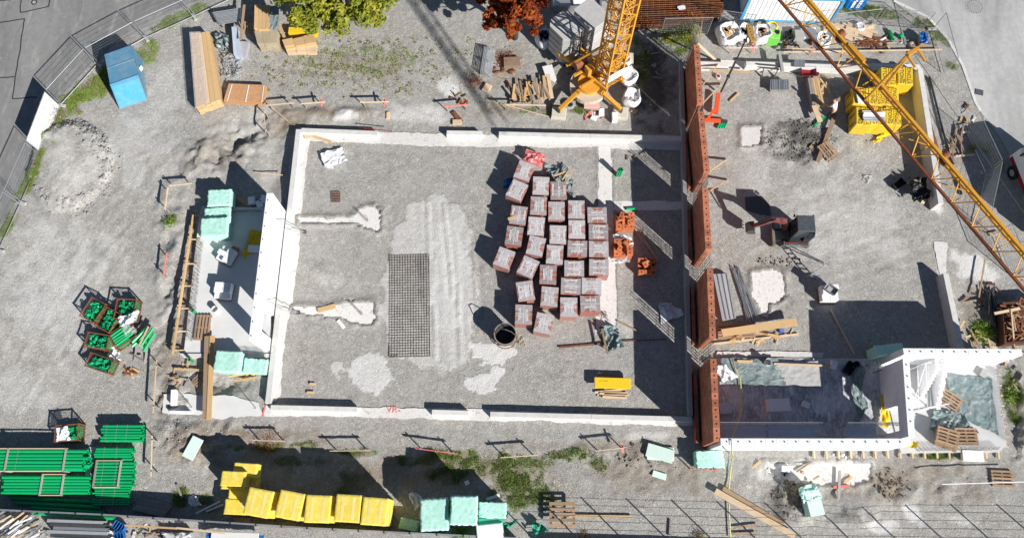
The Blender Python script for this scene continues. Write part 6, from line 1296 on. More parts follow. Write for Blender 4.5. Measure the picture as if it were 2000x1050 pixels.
for k in range(1800):
    a = r.random()*2*PI; q = .92+r.normal()*.10; px, py = 138+82*q*math.cos(a), 325+88*q*math.sin(a); p = G(px, py); pts.append((p.x, p.y, p.z)); sz.append(.018+.11*r.random()**6)
stones('rubble', pts, sz, M_stone, 'broken stones round the rim of the grey rubble heap', 3)
pts = []; sz = []
for k in range(15000):
    px, py = r.uniform(0, 2000), r.uniform(60, 1050); p = W(px, py)
    if flat[min(max(int((p.y-GY0)/GS), 0), nyy-1), min(max(int((p.x-GX0)/GS), 0), nxx-1)]: continue
    i, j = int((p.x-GX0)/GS), int((p.y-GY0)/GS); rough_ = MK['soil'][j, i]
    if r.random() > .55+rough_: continue
    if in_poly(np.array([px]), np.array([py]), [(590, 285), (1330, 295), (1345, 800), (545, 780)])[0] and r.random() < .55: continue
    pts.append((p.x, p.y, float(Z[j, i]))); sz.append(.012+.045*r.random()**6)
stones('gravel', pts, sz, M_stone, 'loose gravel stones scattered over the whole site', 5)
def clods(px, py, rx, ry, n, mt, lab, seed, s=.12, name='soil_clods'):
    r = np.random.default_rng(seed); P = []; S_ = []
    for k in range(n): a, q = r.random()*6.28, r.random()**.6; p = G(px+rx*q*math.cos(a), py+ry*q*math.sin(a)); P.append((p.x, p.y, p.z)); S_.append(.02+s*r.random()**3)
    return stones(name, P, S_, mt, lab, seed, 'soil')
clods(1565, 275, 72, 44, 900, M_dsoil, 'dark soil clods round the pad in the right yard', 11, .08); clods(1550, 968, 44, 44, 420, M_soil, 'brown soil clods heaped beside the torn mint pack', 12, .1); clods(1740, 945, 40, 34, 160, M_soil, 'brown soil clods south of the white building', 13, .12)
clods(1525, 510, 50, 10, 120, M_soil, 'crumbly soil along the north edge of the square pad', 14, .1); clods(385, 860, 90, 50, 300, M_stone, 'grey clods on the rough soil around the lone mint board', 15, .06); clods(1250, 890, 50, 30, 120, M_soil, 'crumbly soil by the batter board west of the brick wall end', 16, .1); clods(470, 520, 16, 12, 90, M_foam, 'white block crumbs on the left slab', 17, .06, 'block_crumbs')
clods(1270, 400, 40, 8, 40, M_bricko, 'brick crumbs on the ground in the shade of the brick wall', 18, .05, 'brick_crumbs'); clods(1440, 640, 20, 14, 60, M_bricko, 'brick crumbs beside the bundle of grey tubes', 19, .05, 'brick_crumbs'); clods(1680, 888, 60, 5, 40, M_foam, 'white rubble lumps under the south edge of the slab', 20, .12, 'block_crumbs')

# ------------------------------------------------------------------ batter boards
def batter(p0, p1, lab, pink=0, z=.75, n=2, mt=M_woodp, tail=True, w=.12):
    A, B = W(*p0, z), W(*p1, z); t = thing('batter_board', lab, 'batter board', Vector(((A.x+B.x)/2, (A.y+B.y)/2, 0)), group='batter boards round the buildings')
    mb = MB(); mb.beam(A, B, .035, w); mb.build('cross_board', M_pink if pink == 2 else mt, t); d = (B-A).normalized(); nn = Vector((-d.y, d.x, 0))
    for k in range(n):
        p = A.lerp(B, .12+.76*k/max(1, n-1)); p = p+nn*.05; mb = MB(); mb.beam(Vector((p.x, p.y, -.1)), Vector((p.x, p.y, z+.12)), .05, .05); mb.build('stake', M_woodg, t)
    if pink == 1: p = A.lerp(B, .85); mb = MB(); mb.beam(p+nn*.28+Vector((0, 0, .05)), p-nn*.28+Vector((0, 0, -.1)), .12, .025); mb.build('pink_tag', M_pink, t)
    return t
for a, b, lab, pk in [((588, 203), (635, 199), 'batter board with a pink tag north-west of the hall, western one', 1), ((703, 200), (760, 199), 'batter board with a pink tag north of the hall, eastern one', 1), ((868, 209), (915, 204), 'pink batter board near the short north wall section', 2), ((977, 204), (1066, 206), 'long white batter board in front of the timber scrap pile', 0),
        ((319, 541), (326, 494), 'pink batter board standing west of the left building', 2), ((493, 859), (556, 861), 'thin batter board on the grass south of the hall south-west corner', 0), ((644, 880), (724, 879), 'batter board in front of the yellow stacks, on the grass', 0), ((811, 875), (895, 886), 'reddish batter board on the grass south of the hall', 2), ((977, 893), (1052, 888), 'pale batter board on the grass right of the reddish one', 0),
        ((1163, 880), (1225, 873), 'batter board with a pink end on bare soil west of the mint boards', 1), ((1347, 915), (1404, 918), 'pink batter board south of the brick wall end', 2), ((1424, 94), (1479, 93), 'pale batter board in front of the white bags, western one', 1), ((1546, 95), (1593, 97), 'pale batter board with a pink tag, right of the lime-green box', 1),
        ((306, 702), (299, 806), 'long thin batter board west of the two long planks', 0), ((322, 410), (328, 366), 'batter board left of the mint packs, running north', 0), ((330, 363), (375, 358), 'batter board above the mint packs, running east', 0), ((515, 212), (519, 260), 'batter board corner near the strand board, running south', 0), ((520, 206), (575, 201), 'batter board corner near the strand board, running east', 0), ((297, 850), (295, 930), 'thin batter board beside the short green pipe bundles', 0)]:
    batter(a, b, lab, pk)

# ------------------------------------------------------------------ loose boards and planks
for a, b, w, th, z, lab, mt in [((404, 656), (400, 817), .26, .08, .55, 'darker one of the two long planks bridging the trench at left', M_woodm), ((415, 655), (408, 820), .28, .08, .60, 'paler one of the two long planks bridging the trench at left', M_wood),
        ((1397, 958), (1552, 1046), .34, .07, .30, 'upper long pale plank at the lower right', M_woodp), ((1412, 953), (1530, 1024), .26, .06, .10, 'lower long plank under the pale one at lower right', M_woodm), ((1410, 650), (1556, 628), .44, .10, .5, 'wide fresh plank lying on trestles south of the grey tubes', M_wood),
        ((1388, 672), (1560, 652), .12, .05, .05, 'thin pale lath lying on the ground north of the roofless room', M_woodp), ((1468, 647), (1520, 656), .14, .05, .1, 'short board sticking out under the wide fresh plank', M_wood), ((1400, 660), (1480, 645), .1, .05, .06, 'weathered lath in the shade behind the wide plank', M_woodm),
        ((1597, 316), (1632, 222), .26, .06, .25, 'long brown plank pointing from the gravel towards the worker', M_woodm), ((1582, 290), (1618, 250), .22, .05, .06, 'brown plank under the long one near the worker', M_woodm), ((1634, 198), (1660, 178), .2, .06, .8, 'brown plank leaning towards the yellow pallets behind the worker', M_woodm), ((1426, 198), (1443, 182), .12, .05, .05, 'short timber offcut alone on gravel near the orange mast foot', M_wood),
        ((1386, 138), (1470, 141), .12, .05, .62, 'pale board lying on the yard wall by the brick wall', M_wood), ((1578, 700), (1676, 694), .14, .05, .05, 'unused', None), ((1668, 690), (1622, 604), .1, .05, .04, 'white lath lying across the shaded gravel of the yard', M_woodp), ((1440, 705), (1470, 706), .16, .04, .4, 'short orange board on the teal sheet', M_wood), ((1512, 710), (1622, 714), .12, .05, .38, 'long pale board across the north side of the room', M_woodp),
        ((1462, 920), (1485, 900), .14, .06, .05, 'short thick timber with pale ends on the gravel south of the room', M_wood), ((1556, 920), (1585, 900), .1, .05, .1, 'short board on the lime footing south of the white wall', M_woodm), ((1638, 975), (1640, 918), .14, .06, .2, 'upright grey board crossing a pink lath at lower right', M_woodg), ((1628, 951), (1660, 948), .14, .05, .15, 'pink lath under the grey board at lower right', M_pink), ((1648, 943), (1664, 930), .12, .04, .1, 'short tan offcut beside the crossed boards', M_wood),
        ((1105, 1006), (1234, 1008), .12, .06, .06, 'long board on the ground beside the open pallet frame', M_wood), ((1432, 1030), (1480, 1024), .1, .04, .08, 'small board under the long plank at the bottom', M_woodm), ((1434, 1042), (1478, 1040), .1, .04, .08, 'scrap board at the bottom edge under the long plank', M_woodm), ((1310, 1014), (1308, 1046), .1, .05, .05, 'short upright stake near the bottom edge', M_woodg),
        ((447, 735), (500, 726), .12, .05, .1, 'tan board south of the mint packs by the hall wall', M_wood), ((457, 744), (502, 736), .12, .05, .06, 'second tan board south of the mint packs', M_wood), ((340, 720), (398, 723), .12, .06, .15, 'tan board at the trench west of the two long planks', M_wood), ((366, 716), (371, 692), .1, .05, .2, 'short tan strut at the slab south-west corner', M_wood), ((352, 692), (400, 694), .12, .05, .3, 'tan board along the slab south edge', M_wood),
        ((595, 268), (610, 264), .25, .04, .12, 'short plank in the inner north-west hall corner', M_woodp), ((608, 266), (648, 278), .14, .04, .1, 'tan board along the north wall inside the hall corner', M_wood), ((621, 606), (655, 597), .3, .05, .1, 'tan board lying on the southern footing pad strip', M_wood), ((599, 766), (614, 766), .14, .05, .05, 'small wood offcut in the hall, lower of the pair', M_wood), ((605, 749), (616, 750), .14, .05, .05, 'small wood offcut in the hall, upper of the pair', M_wood),
        ((992, 428), (1010, 421), .16, .04, 1.14, 'short board lying on top of a wrapped brick pallet', M_wood), ((1079, 345), (1108, 334), .08, .05, .55, 'batten on the teal tarpaulin, western one', M_wood), ((1098, 352), (1110, 334), .08, .05, .6, 'batten on the teal tarpaulin, middle one', M_wood), ((1108, 356), (1121, 328), .08, .05, .6, 'batten on the teal tarpaulin, eastern one', M_wood), ((1186, 690), (1176, 642), .12, .06, .6, 'brown board leaning on the teal tarpaulin bundle', M_woodm), ((1205, 626), (1249, 648), .08, .05, .05, 'brown lath on the hall floor at the shadow edge', M_woodm),
        ((1092, 678), (1178, 670), .10, .05, .04, 'rusty bar lying west of the teal tarpaulin bundle', M_rust), ((950, 195), (1080, 230), .05, .03, .04, 'thin pale lath lying diagonally south of the timber pile', M_woodp), ((1210, 666), (1302, 662), .05, .04, .04, 'thin rusty rod in the shade right of the tarpaulin bundle', M_rust), ((530, 210), (562, 236), .07, .04, .3, 'pale lath in the excavation north-west of the hall', M_woodp), ((497, 336), (552, 342), .05, .04, .1, 'thin white lath north of the white block wall', M_woodp),
        ((1889, 715), (1935, 676), .1, .05, .05, 'unused', None), ((1646, 258), (1590, 315), .1, .05, .05, 'unused', None), ((1840, 945), (2010, 940), .05, .04, .9, 'long white pole along the grass at lower right', M_white), ((356, 972), (345, 945), .1, .05, .04, 'grey lath on the grass by the bottom fence', M_woodg), ((382, 1002), (430, 978), .1, .05, .1, 'white batten lying by the yellow packs, upper one', M_white), ((402, 998), (436, 984), .1, .05, .1, 'white batten lying by the yellow packs, lower one', M_white), ((950, 974), (976, 966), .16, .12, .1, 'white foam strip on the ground north of the mint packs', M_foam), ((908, 944), (916, 940), .22, .1, .05, 'white foam offcut in the grass', M_foam),
        ((1230, 1010), (1230, 1010.5), .1, .1, .1, 'unused', None), ((145, 1013), (160, 1048), .2, .06, 1.3, 'unused', None), ((660, 625), (672, 640), .2, .08, .05, 'white block offcut on the hall floor near the southern pad', M_block), ((1844, 770), (1852, 790), .1, .1, .1, 'unused', None)]:
    if lab == 'unused': continue
    board(a, b, w, th, z+(.02 if z < .2 else 0), lab, 'rusty_bar' if mt is M_rust else ('foam_strip' if mt is M_foam else 'timber_board'), mt, 'bar' if mt is M_rust else ('foam' if mt is M_foam else 'board'))
for a, b, w, th, z, lab in [((1188, 762), (1230, 762), 0, 0, 0, '')]: pass
t = thing('formwork_pile', 'bright yellow formwork panel lying on offcuts in the hall south-east', 'formwork', W(1195, 756), -.03)
mb = MB(); mb.bbox((0, .18, .42), (2.1, .62, .16), 0, .01); mb.build('panel', M_doka, t, local=True); mb = MB(); mb.box((-1.06, .18, .40), (.03, .62, .18)); mb.build('end_strip', M_woodm, t, local=True); mb = MB(); mb.box((-.55, .28, .503), (.5, .05, .004)); mb.build('print_mark', print_mat('panel_print', (.85, .58, .02), (.2, .12, .02), 20, 30), t, local=True)
for k in range(7): mb = MB(); mb.box((random.uniform(-.3, .3), -.12-.12*k+.3*(k > 4), .05+.06*(k % 3)), (random.uniform(1.2, 1.9), .13, .05), random.uniform(-.15, .15)); mb.build('offcut', M_woodp, t, local=True)
mb = MB(); mb.box((-.1, .66, .2), (1.5, .14, .05), -.1); mb.build('offcut', M_woodm, t, local=True)

# formwork along the left slab
t = thing('formwork', 'long tan formwork board with struts along the west side of the left slab', 'formwork', W(365, 550))
a, b = W(378, 420, .45), W(337, 692, .45); k = 4
for j in range(k): p, q = a.lerp(b, j/k+.002), a.lerp(b, (j+1)/k-.002); mb = MB(); mb.beam(p, q, .08, .22); mb.build('side_board', M_wood, t)
for f in (.0, .18, .36, .52, .68, .84, .97):
    p = a.lerp(b, f); mb = MB(); mb.beam(p+Vector((.05, 0, -.05)), p+Vector((.62, .02, -.1)), .06, .08); mb.build('strut', M_woodp, t)
    mb = MB(); mb.beam(p+Vector((-.05, 0, .0)), p+Vector((-.55, .35, -.5)), .05, .07); mb.build('brace', M_woodm, t)
# reinforcement mesh mat on the hall floor
t = thing('rebar_mat', 'rectangular stack of steel reinforcement mesh lying on the hall floor', 'rebar mesh', W(800, 597))
c0, c1, c2, c3 = W(761, 499, .06), W(838, 497, .06), W(840, 695, .06), W(760, 697, .06)
for k in range(16): f = k/15; mb = MB(); mb.beam(c0.lerp(c1, f), c3.lerp(c2, f), .02, .014); mb.build('long_bar', M_rebar, t)
for k in range(40): f = k/39; mb = MB(); mb.beam(c0.lerp(c3, f)+Vector((0, 0, .02)), c1.lerp(c2, f)+Vector((0, 0, .014)), .02, .014); mb.build('cross_bar', M_rebar, t)
mb = MB(); off = Vector((.004, -.004, -.018))
for k in range(16): f = k/15; mb.beam(c0.lerp(c1, f)+off, c3.lerp(c2, f)+off, .014, .014)
for k in range(40): f = k/39; mb.beam(c0.lerp(c3, f)+off*1.2, c1.lerp(c2, f)+off*1.2, .014, .014)
o = mb.build('lower_mats', M_rebar, t); o['kind'] = 'stuff'
t = thing('rebar_grid', 'small square rusty rebar grid in the north-west of the hall', 'rebar mesh', W(656, 384))
for k in range(5):
    mb = MB(); mb.beam(W(648+4*k, 374, .08), W(648+4*k, 395, .08), .025, .025); mb.build('bar', M_rust, t); mb = MB(); mb.beam(W(647, 375+4.8*k, .1), W(665, 375+4.8*k, .1), .025, .025); mb.build('bar', M_rust, t)
for a, b, lab in [((697, 405), (716, 430), 'starter bars leaning out of the northern footing pad'), ((680, 588), (705, 612), 'starter bars leaning out of the southern footing pad')]:
    t = thing('starter_bars', lab, 'rebar', W(*b), group='starter bars in the pads')
    for k in range(4): mb = MB(); p = W(b[0]+3*(k % 2), b[1]+3*(k//2), .05); mb.tube([p, p+Vector((.02*k, .02, .85))], .012, 5); mb.build('bar', M_rust, t)
# posts of prop rods at the left strip
for a, b, lab in [((375, 795), (330, 730), 'thin steel rod leaning over the left strip footing, western one'), ((500, 797), (465, 757), 'thin steel rod leaning over the left strip footing, eastern one')]:
    mb = MB(); mb.tube([W(*a, .08), W(*a, .08)+Vector((.25, -.15, 1.3))], .02, 6); tag(mb.build('steel_rod', M_galv), lab, 'rod')
slabboard(338, 775, .3, .9, .35, .08, M_foam, 'white foam edge block at the west end of the left strip footing', .08, 'foam_block', 'foam')
slabboard(350, 804, 1.15, .16, .35, -.03, M_foam, 'white foam strip along the south of the left strip footing', .08, 'foam_block', 'foam')

# ------------------------------------------------------------------ material stacks on the left slab
def blocks_on_pallet(px, py, rz, lab, n=(2, 3, 2), seed=1, z=.32, mt=M_block):
    c = W(px, py, z+.6); c.z = z; t = thing('block_pallet', lab, 'blocks', c, rz, 'opened pallets of white blocks'); r = random.Random(seed); make_pallet(t, 1.0, 1.0)
    me = brick_mesh(.48, .30, .25, mt, False)
    for k in range(n[2]):
        for i in range(n[0]):
            for j in range(n[1]):
                if k == n[2]-1 and r.random() < .35: continue
                link('block', me, t, (-.25+.5*i, -.31+.31*j, .28+.252*k), (0, 0, r.uniform(-.08, .08)))
    return t
blocks_on_pallet(440, 496, -.45, 'opened pallet of white blocks nearest the yellow sheet on the left slab', seed=3); blocks_on_pallet(434, 566, -.1, 'opened pallet of chipped white blocks in the middle of the left slab', seed=5)
mb = MB(); c = W(460, 488, .35); mb.bbox((c.x, c.y, .45), (.4, .3, .25), -.4); tag(mb.build('clay_brick', M_brick), 'single red brick beside the opened block pallet', 'brick')
mb = MB(); c = W(498, 486, .5); mb.bbox((c.x, c.y, .5), (.8, .4, .3), -.05); tag(mb.build('white_block', M_block), 'white block lying on the yellow sheet', 'block')
p = W(423, 606, .32); t = thing('bucket', 'white plastic bucket standing on the left slab', 'bucket', p)
mb = MB(); n = 18; mb.tube([(0, 0, 0), (0, 0, .38)], [.15, .19], n, cap=False); mb.tube([(0, 0, .02), (0, 0, .03)], .145, n); mb.build('shell', M_white, t, local=True); mb = MB(); mb.tube([(-.19, 0, .36), (-.1, .12, .4), (.1, .12, .4), (.19, 0, .36)], .008, 5); mb.build('handle', M_steel, t, local=True)
for px, py, rz, lab in [(490, 391, .1, 'white block lying upright north of the left slab'), (514, 388, -.3, 'white block next to the end of the white wall, back one'), (506, 398, .5, 'white block next to the end of the white wall, front one')]: slabboard(px, py, .38, .5, .25, rz, M_block, lab, .1, 'white_block', 'block')
board((462, 385), (490, 402), .3, .05, .12, 'dark board in the shade north of the left slab', mt=M_woodm)
# white blocks with grey mortar tub
t = blocks_on_pallet(1620, 572, 0.0, 'pallet of white blocks in the yard carrying a grey tub', seed=8, z=.02, n=(2, 3, 3)); p = W(1621, 566, 1.0)
u = thing('mortar_tub', 'grey plastic mortar tub on the white block pallet', 'tub', p+Vector((0, 0, -.02)), -.7)
tm = mat('grey_tub', (.34, .35, .36), .6, .1); mb = MB(); a, b, h_ = .38, .24, .3
vs = [(x*a*k, y*b*k, z) for z, k in ((0, .8), (h_, 1.0), (h_, .93), (.03, .75)) for x, y in ((-1, -1), (1, -1), (1, 1), (-1, 1))]; fs = [(3, 2, 1, 0), (12, 13, 14, 15)]
for q in range(3):
    for i in range(4): fs.append((q*4+i, q*4+(i+1) % 4, q*4+4+(i+1) % 4, q*4+4+i))
mb.add(vs, fs); mb.build('tub', tm, u, local=True); mb = MB(); mb.box((.05, 0, .12), (.5, .3, .02)); mb.build('mortar', M_concg, u, local=True)

# ------------------------------------------------------------------ timber packs upper left
def plank_pack(corners, z0, z1, rows, layers, mt, lab, gap=.012, name='timber_pack', film=False):
    C = [W(*c, z1) for c in corners]; t = thing(name, lab, 'timber', (C[0]+C[2])/2*1.0); t.location.z = 0; ROOT[t.name] = Matrix.Translation(t.location)
    h = (z1-z0)/layers
    for l in range(layers):
        for k in range(rows):
            f0, f1 = k/rows+.004, (k+1)/rows-.004; j = random.uniform(-.015, .015)
            a, b, c, d = C[0].lerp(C[1], f0), C[0].lerp(C[1], f1), C[3].lerp(C[2], f1+0), C[3].lerp(C[2], f0)
            ax = (C[3]-C[0]).normalized()*j*3; q = [p+ax for p in (d, c, b, a)]; za, zb = z0+h*l, z0+h*(l+1)-.006-(random.uniform(0, .02) if l == layers-1 else 0)
            mb = MB(); mb.hexa([Vector((p.x, p.y, za)) for p in q], [Vector((p.x, p.y, zb)) for p in q]); mb.build('plank', mt, t)
    return t
t = plank_pack([(372, 65), (408, 62), (430, 195), (383, 211)], .1, .95, 5, 4, M_wood, 'long film-wrapped pack of tan planks at upper left')
mb = MB(); q = [W(x, y, 1.0) for x, y in [(370, 63), (392, 62), (409, 200), (381, 213)]]
for i in range(10):
    a, b = q[0].lerp(q[3], i/10), q[1].lerp(q[2], i/10); a2, b2 = q[0].lerp(q[3], (i+1)/10), q[1].lerp(q[2], (i+1)/10); dz = Vector((0, 0, random.uniform(-.01, .03))); mb.quad(a2, b2, b+dz, a+dz); w0, w1 = Vector((a.x-.12, a.y, .1)), Vector((a2.x-.12, a2.y, .1)); mb.quad(w1, a2, a, w0)
mb.build('film_wrap', M_film_s, t)
t = plank_pack([(446, 164), (519, 167), (515, 201), (436, 197)], .05, .5, 1, 4, M_osb, 'low stack of strand boards with white straps at upper left', name='board_stack')
for f in (.1, .55, .95): a, b = W(446+73*f, 164+3*f, .51), W(436+79*f, 197+4*f, .51); mb = MB(); mb.beam(a, b, .06, .006); mb.build('strap', M_white, t)
t = plank_pack([(497, 8), (528, 10), (527, 56), (496, 56)], .3, 1.3, 4, 4, M_wood, 'upper plank pack half under teal sheet by the yellow-green tree')
tarp('teal_tarp', [(526, 12), (545, 12), (544, 60), (526, 58)], 1.25, .1, M_teal, 'teal sheet hanging over the side of the upper plank pack', 'tarpaulin', 18, seed=81, edge=.03)
t = plank_pack([(496, 60), (542, 58), (541, 83), (502, 84)], .1, 1.1, 3, 4, mat('sheeted_timber', (.42, .35, .24), .7, .15), 'film-covered pack just below the upper plank pack')
t = plank_pack([(551, 79), (612, 66), (617, 82), (556, 92)], .1, .8, 3, 5, M_wood, 'tan board pack tilted in front of the yellow panel'); plank_pack([(556, 90), (617, 80), (618, 101), (560, 102)], .05, .45, 3, 2, M_woodp, 'lower tan boards under the tilted board pack')
slabboard(591, 59, 1.9, .45, .5, -.02, M_doka, 'bright yellow formwork panels behind the tilted board pack', .1, 'yellow_formwork', 'formwork', 1)
board((545, 46), (556, 75), .2, .06, .5, 'tan board between the plank packs and the yellow panel', mt=M_wood); board((477, 10), (470, 78), .16, .06, .9, 'reddish plank standing on edge beside the tube stacks', mt=M_woodm)
for (x0, y0, x1, y1, n, lab) in [(414, 25, 470, 16, 11, 'stack of grey steel props nearest the top-left fence')]:
    t = thing('prop_stack', lab, 'steel props', W(442, 32))
    for k in range(n):
        for l in range(2): A, B = W(x0+k*1.2+l*2, y0+k*2.3, .45+.1*l), W(x1-k*.3+l*2, y1+k*2.5, .45+.1*l); mb = MB(); mb.tube([A, B], .035, 6); mb.build('prop', M_galv, t)
    for f in (.1, .9): A, B = W(414+50*f, 24-6*f, .3), W(428+38*f, 50-4*f, .3); mb = MB(); mb.beam(A, B, .08, .5); mb.build('rack_bar', M_steel, t)
t = thing('steel_heap', 'tangled heap of grey steel clamps and rods beside the long plank pack', 'steel parts', W(450, 128)); r = random.Random(4)
for k in range(70): p = W(r.uniform(436, 470), r.uniform(108, 152), .1+.35*r.random()); d = Vector((r.uniform(-1, 1), r.uniform(-1, 1), r.uniform(-.15, .15))).normalized()*r.uniform(.12, .35); mb = MB(); mb.beam(p-d, p+d, .035, .035); mb.build('rod', M_alu, t)
t = plank_pack([(452, 52), (462, 52), (470, 108), (456, 106)], .05, .7, 2, 2, M_ply, 'grey panel stack standing left of the pallet at upper left', name='panel_stack'); slabboard(474, 96, .6, 1.2, .35, -.1, mat('grey_roll', (.42, .42, .45), .6, .1), 'grey wrapped roll beside the clamp heap', .05, 'wrapped_roll', 'roll')
# timber scrap pile near the crane
t = thing('timber_scrap_pile', 'pile of brown timber offcuts beside the crane base', 'timber', W(1030, 178)); r = random.Random(6)
for k in range(60):
    f = k/59; px, py = 995+75*f+r.uniform(-6, 6), 182-8*f+r.uniform(-8, 8); a = math.radians(70-12*math.sin(k))+r.uniform(-.35, .35); p = W(px, py, .08+.35*r.random()); L = r.uniform(.3, .8); d = Vector((-math.cos(a)*.75, math.sin(a), r.uniform(-.12, .12)))*L; mb = MB(); mb.beam(p-d, p+d, r.uniform(.08, .16), .05); mb.build('offcut', [M_woodm, M_wood, M_woodg, M_wood][k % 4], t)
mb = MB(); mb.prism([W(x, y, .4) for x, y in [(1059, 130), (1078, 126), (1087, 155), (1082, 160), (1066, 150)]], .3, .4); tag(mb.build('white_sheet', M_white), 'white panel leaning beside the timber offcut pile', 'panel')
board((1070, 145), (1078, 192), .24, .06, .35, 'pale wide board at the east end of the offcut pile', mt=M_woodp); board((1062, 148), (1066, 192), .18, .06, .35, 'tan board next to the pale wide board by the offcut pile', mt=M_wood)
t = thing('steel_frame_stack', 'stack of grey scaffold frames standing near the jib shadow', 'scaffold frames', W(950, 125))
for k in range(8):
    A0_, B0_ = W(936+2.8*k, 146+.8*k, .1), W(944+2.8*k, 98+.6*k, .1); mb = MB()
    for z in (.0, .45): mb.tube([A0_+Vector((.1, 0, z)), B0_+Vector((.1, 0, z))], .022, 5)
    for f in (0, .5, 1): p = A0_.lerp(B0_, f)+Vector((.1, 0, 0)); mb.tube([p, p+Vector((0, 0, .45))], .02, 5)
    mb.build('frame', M_alu, t)
slabboard(951, 171, .45, .6, .15, -.5, M_woodp, 'small pale wooden box near the brushwood', .05, 'wooden_box', 'box'); slabboard(1000, 120, 1.1, .7, .3, .05, mat('old_pallet_scrap', (.25, .17, .12), .9, .3), 'broken dark wooden crate beside the leaf heap', .03, 'wooden_crate', 'crate')
slabboard(893, 228, .3, .95, .06, .65, M_rust, 'rusty flat bar near the pink batter board', .08, 'rusty_flat_bar', 'bar'); slabboard(893, 238, .6, .35, .12, 0, M_woodp, 'pale wooden box near the short north wall section', .05, 'wooden_box', 'box'); slabboard(758, 225, .22, .5, .1, 0, M_woodp, 'small pale board on soil north of the hall', .05, 'small_board', 'board')
mb = MB(); mb.tube([W(708, 250, .55), W(765, 256, .55)], .025, 6); tag(mb.build('red_level', M_red), 'red bar lying on the north wall of the hall', 'bar')
# tyre, small items round the crane feet
p = W(1112, 206, .05); mb = MB(); n = 22
for i in range(n):
    a0, a1 = 2*PI*i/n, 2*PI*(i+1)/n; mb.tube([p+Vector((.26*math.cos(a0), .26*math.sin(a0), .12)), p+Vector((.26*math.cos(a1), .26*math.sin(a1), .12))], .11, 8, cap=False)
tag(mb.build('concrete_ring', M_concg, smooth=True), 'grey concrete ring lying between the crane outriggers', 'ring')
slabboard(1156, 206, 1.0, .4, .2, -.08, mat('pinkish_board', (.55, .36, .32), .8, .1), 'pinkish boards between the crane outriggers', .05, 'pink_boards', 'boards', 2); slabboard(1175, 218, .35, .5, .2, -.05, M_foam, 'white block standing in front of the pinkish boards', .05, 'white_block', 'block'); slabboard(1160, 230, .38, .3, .15, -.5, M_foam, 'white foam tray near the crane front', .05, 'foam_tray', 'tray'); slabboard(1201, 227, .35, .62, .4, 0, M_white, 'white box beside the south-east crane support', .05, 'white_box', 'box'); slabboard(1240, 216, .4, .45, .06, -.7, M_woodm, 'small brown board by the white bag at the crane', .05, 'small_board', 'board')

# ------------------------------------------------------------------ big bags, containers and other large things on the north side
def big_bag(px, py, R, h, lab, seed=1, slump=1.0, mt=M_bag, fillc=None):
    c = W(px, py, h*.6); c.z = 0; t = thing('bulk_bag', lab, 'bulk bag', c, seed*.7, 'white bulk bags'); n, m_ = 28, 9; V = []; r = np.random.default_rng(seed); ph = r.random(6)*6.28
    for j in range(m_+3):
        for i in range(n):
            a = 2*PI*i/n; f = j/m_; sq = 1/max(abs(math.cos(a)), abs(math.sin(a)))**.35
            if j <= m_: rad = R*(.86+.24*math.sin(PI*min(1, f*1.05))**.8)*(1+.05*math.sin(3*a+ph[0])+.04*math.sin(5*a+ph[1]+4*f)); z = h*f
            else: rad = R*(.86 if j == m_+1 else .55)*(1+.08*math.sin(4*a+ph[2])); z = h*(.93 if j == m_+1 else .80)
            V.append((rad*math.cos(a)*sq*.92, rad*math.sin(a)*sq*.92, z+(.06*math.sin(3*a+ph[3])*f*h)))
    fs = [(j*n+i, j*n+(i+1) % n, (j+1)*n+(i+1) % n, (j+1)*n+i) for j in range(m_+2) for i in range(n)]+[tuple((m_+2)*n+i for i in range(n))]
    mb = MB(); mb.add(V, fs); mb.build('bag_body', mt, t, smooth=True, local=True)
    for k in range(4):
        a = k*PI/2+.6; p = Vector((R*.85*math.cos(a), R*.85*math.sin(a), h*.97)); mb = MB(); mb.tube([p, p+Vector((-.12*math.sin(a), .12*math.cos(a), .16)), p+Vector((.1, .12, .02))], .022, 5); mb.build('lifting_loop', mt, t, local=True)
    if fillc:
        mb = MB(); r2 = random.Random(seed)
        for k in range(10): mb.box((r2.uniform(-.25, .25), r2.uniform(-.25, .25), h*.86), (r2.uniform(.15, .5), r2.uniform(.08, .2), .08), r2.uniform(0, 3))
        o = mb.build('rubble_filling', fillc, t, local=True); o['kind'] = 'stuff'
    return t
big_bag(1064, 74, .62, 1.0, 'white bulk bag with dark cover under the red tree', 1, fillc=M_black); big_bag(1234, 190, .60, .85, 'white bulk bag with red cross print near the crane front', 2); big_bag(1228, 148, .62, .7, 'slumped white bulk bag beside the crane mast', 3); big_bag(1221, 118, .4, .6, 'small white bag behind the crane mast', 4)
big_bag(1423, 66, .8, 1.0, 'large white bulk bag full of rubble, westernmost by the fence', 5, fillc=M_wood); big_bag(1454, 64, .55, 1.0, 'grey-topped white bulk bag second from the west', 6, fillc=M_concg); big_bag(1488, 66, .62, 1.05, 'white bulk bag holding timber scraps beside the lime-green box', 7, fillc=M_woodm); big_bag(1607, 78, .55, .9, 'white bulk bag seen through the jib', 8, fillc=M_foam); big_bag(1680, 52, .32, .35, 'small white sack on the scrap heap by the fence', 9); big_bag(1185, 70, .5, .9, 'white bag behind the crane lattice mast', 10)
mb = MB(); c = W(1234, 190, .86); mb.box((c.x-.12, c.y-.14, .9), (.25, .05, .01), .5); mb.box((c.x-.12, c.y-.14, .904), (.25, .05, .01), .5+PI/2); tag(mb.build('red_cross_print', M_redink), 'red cross mark on the white bulk bag near the crane', 'marking')
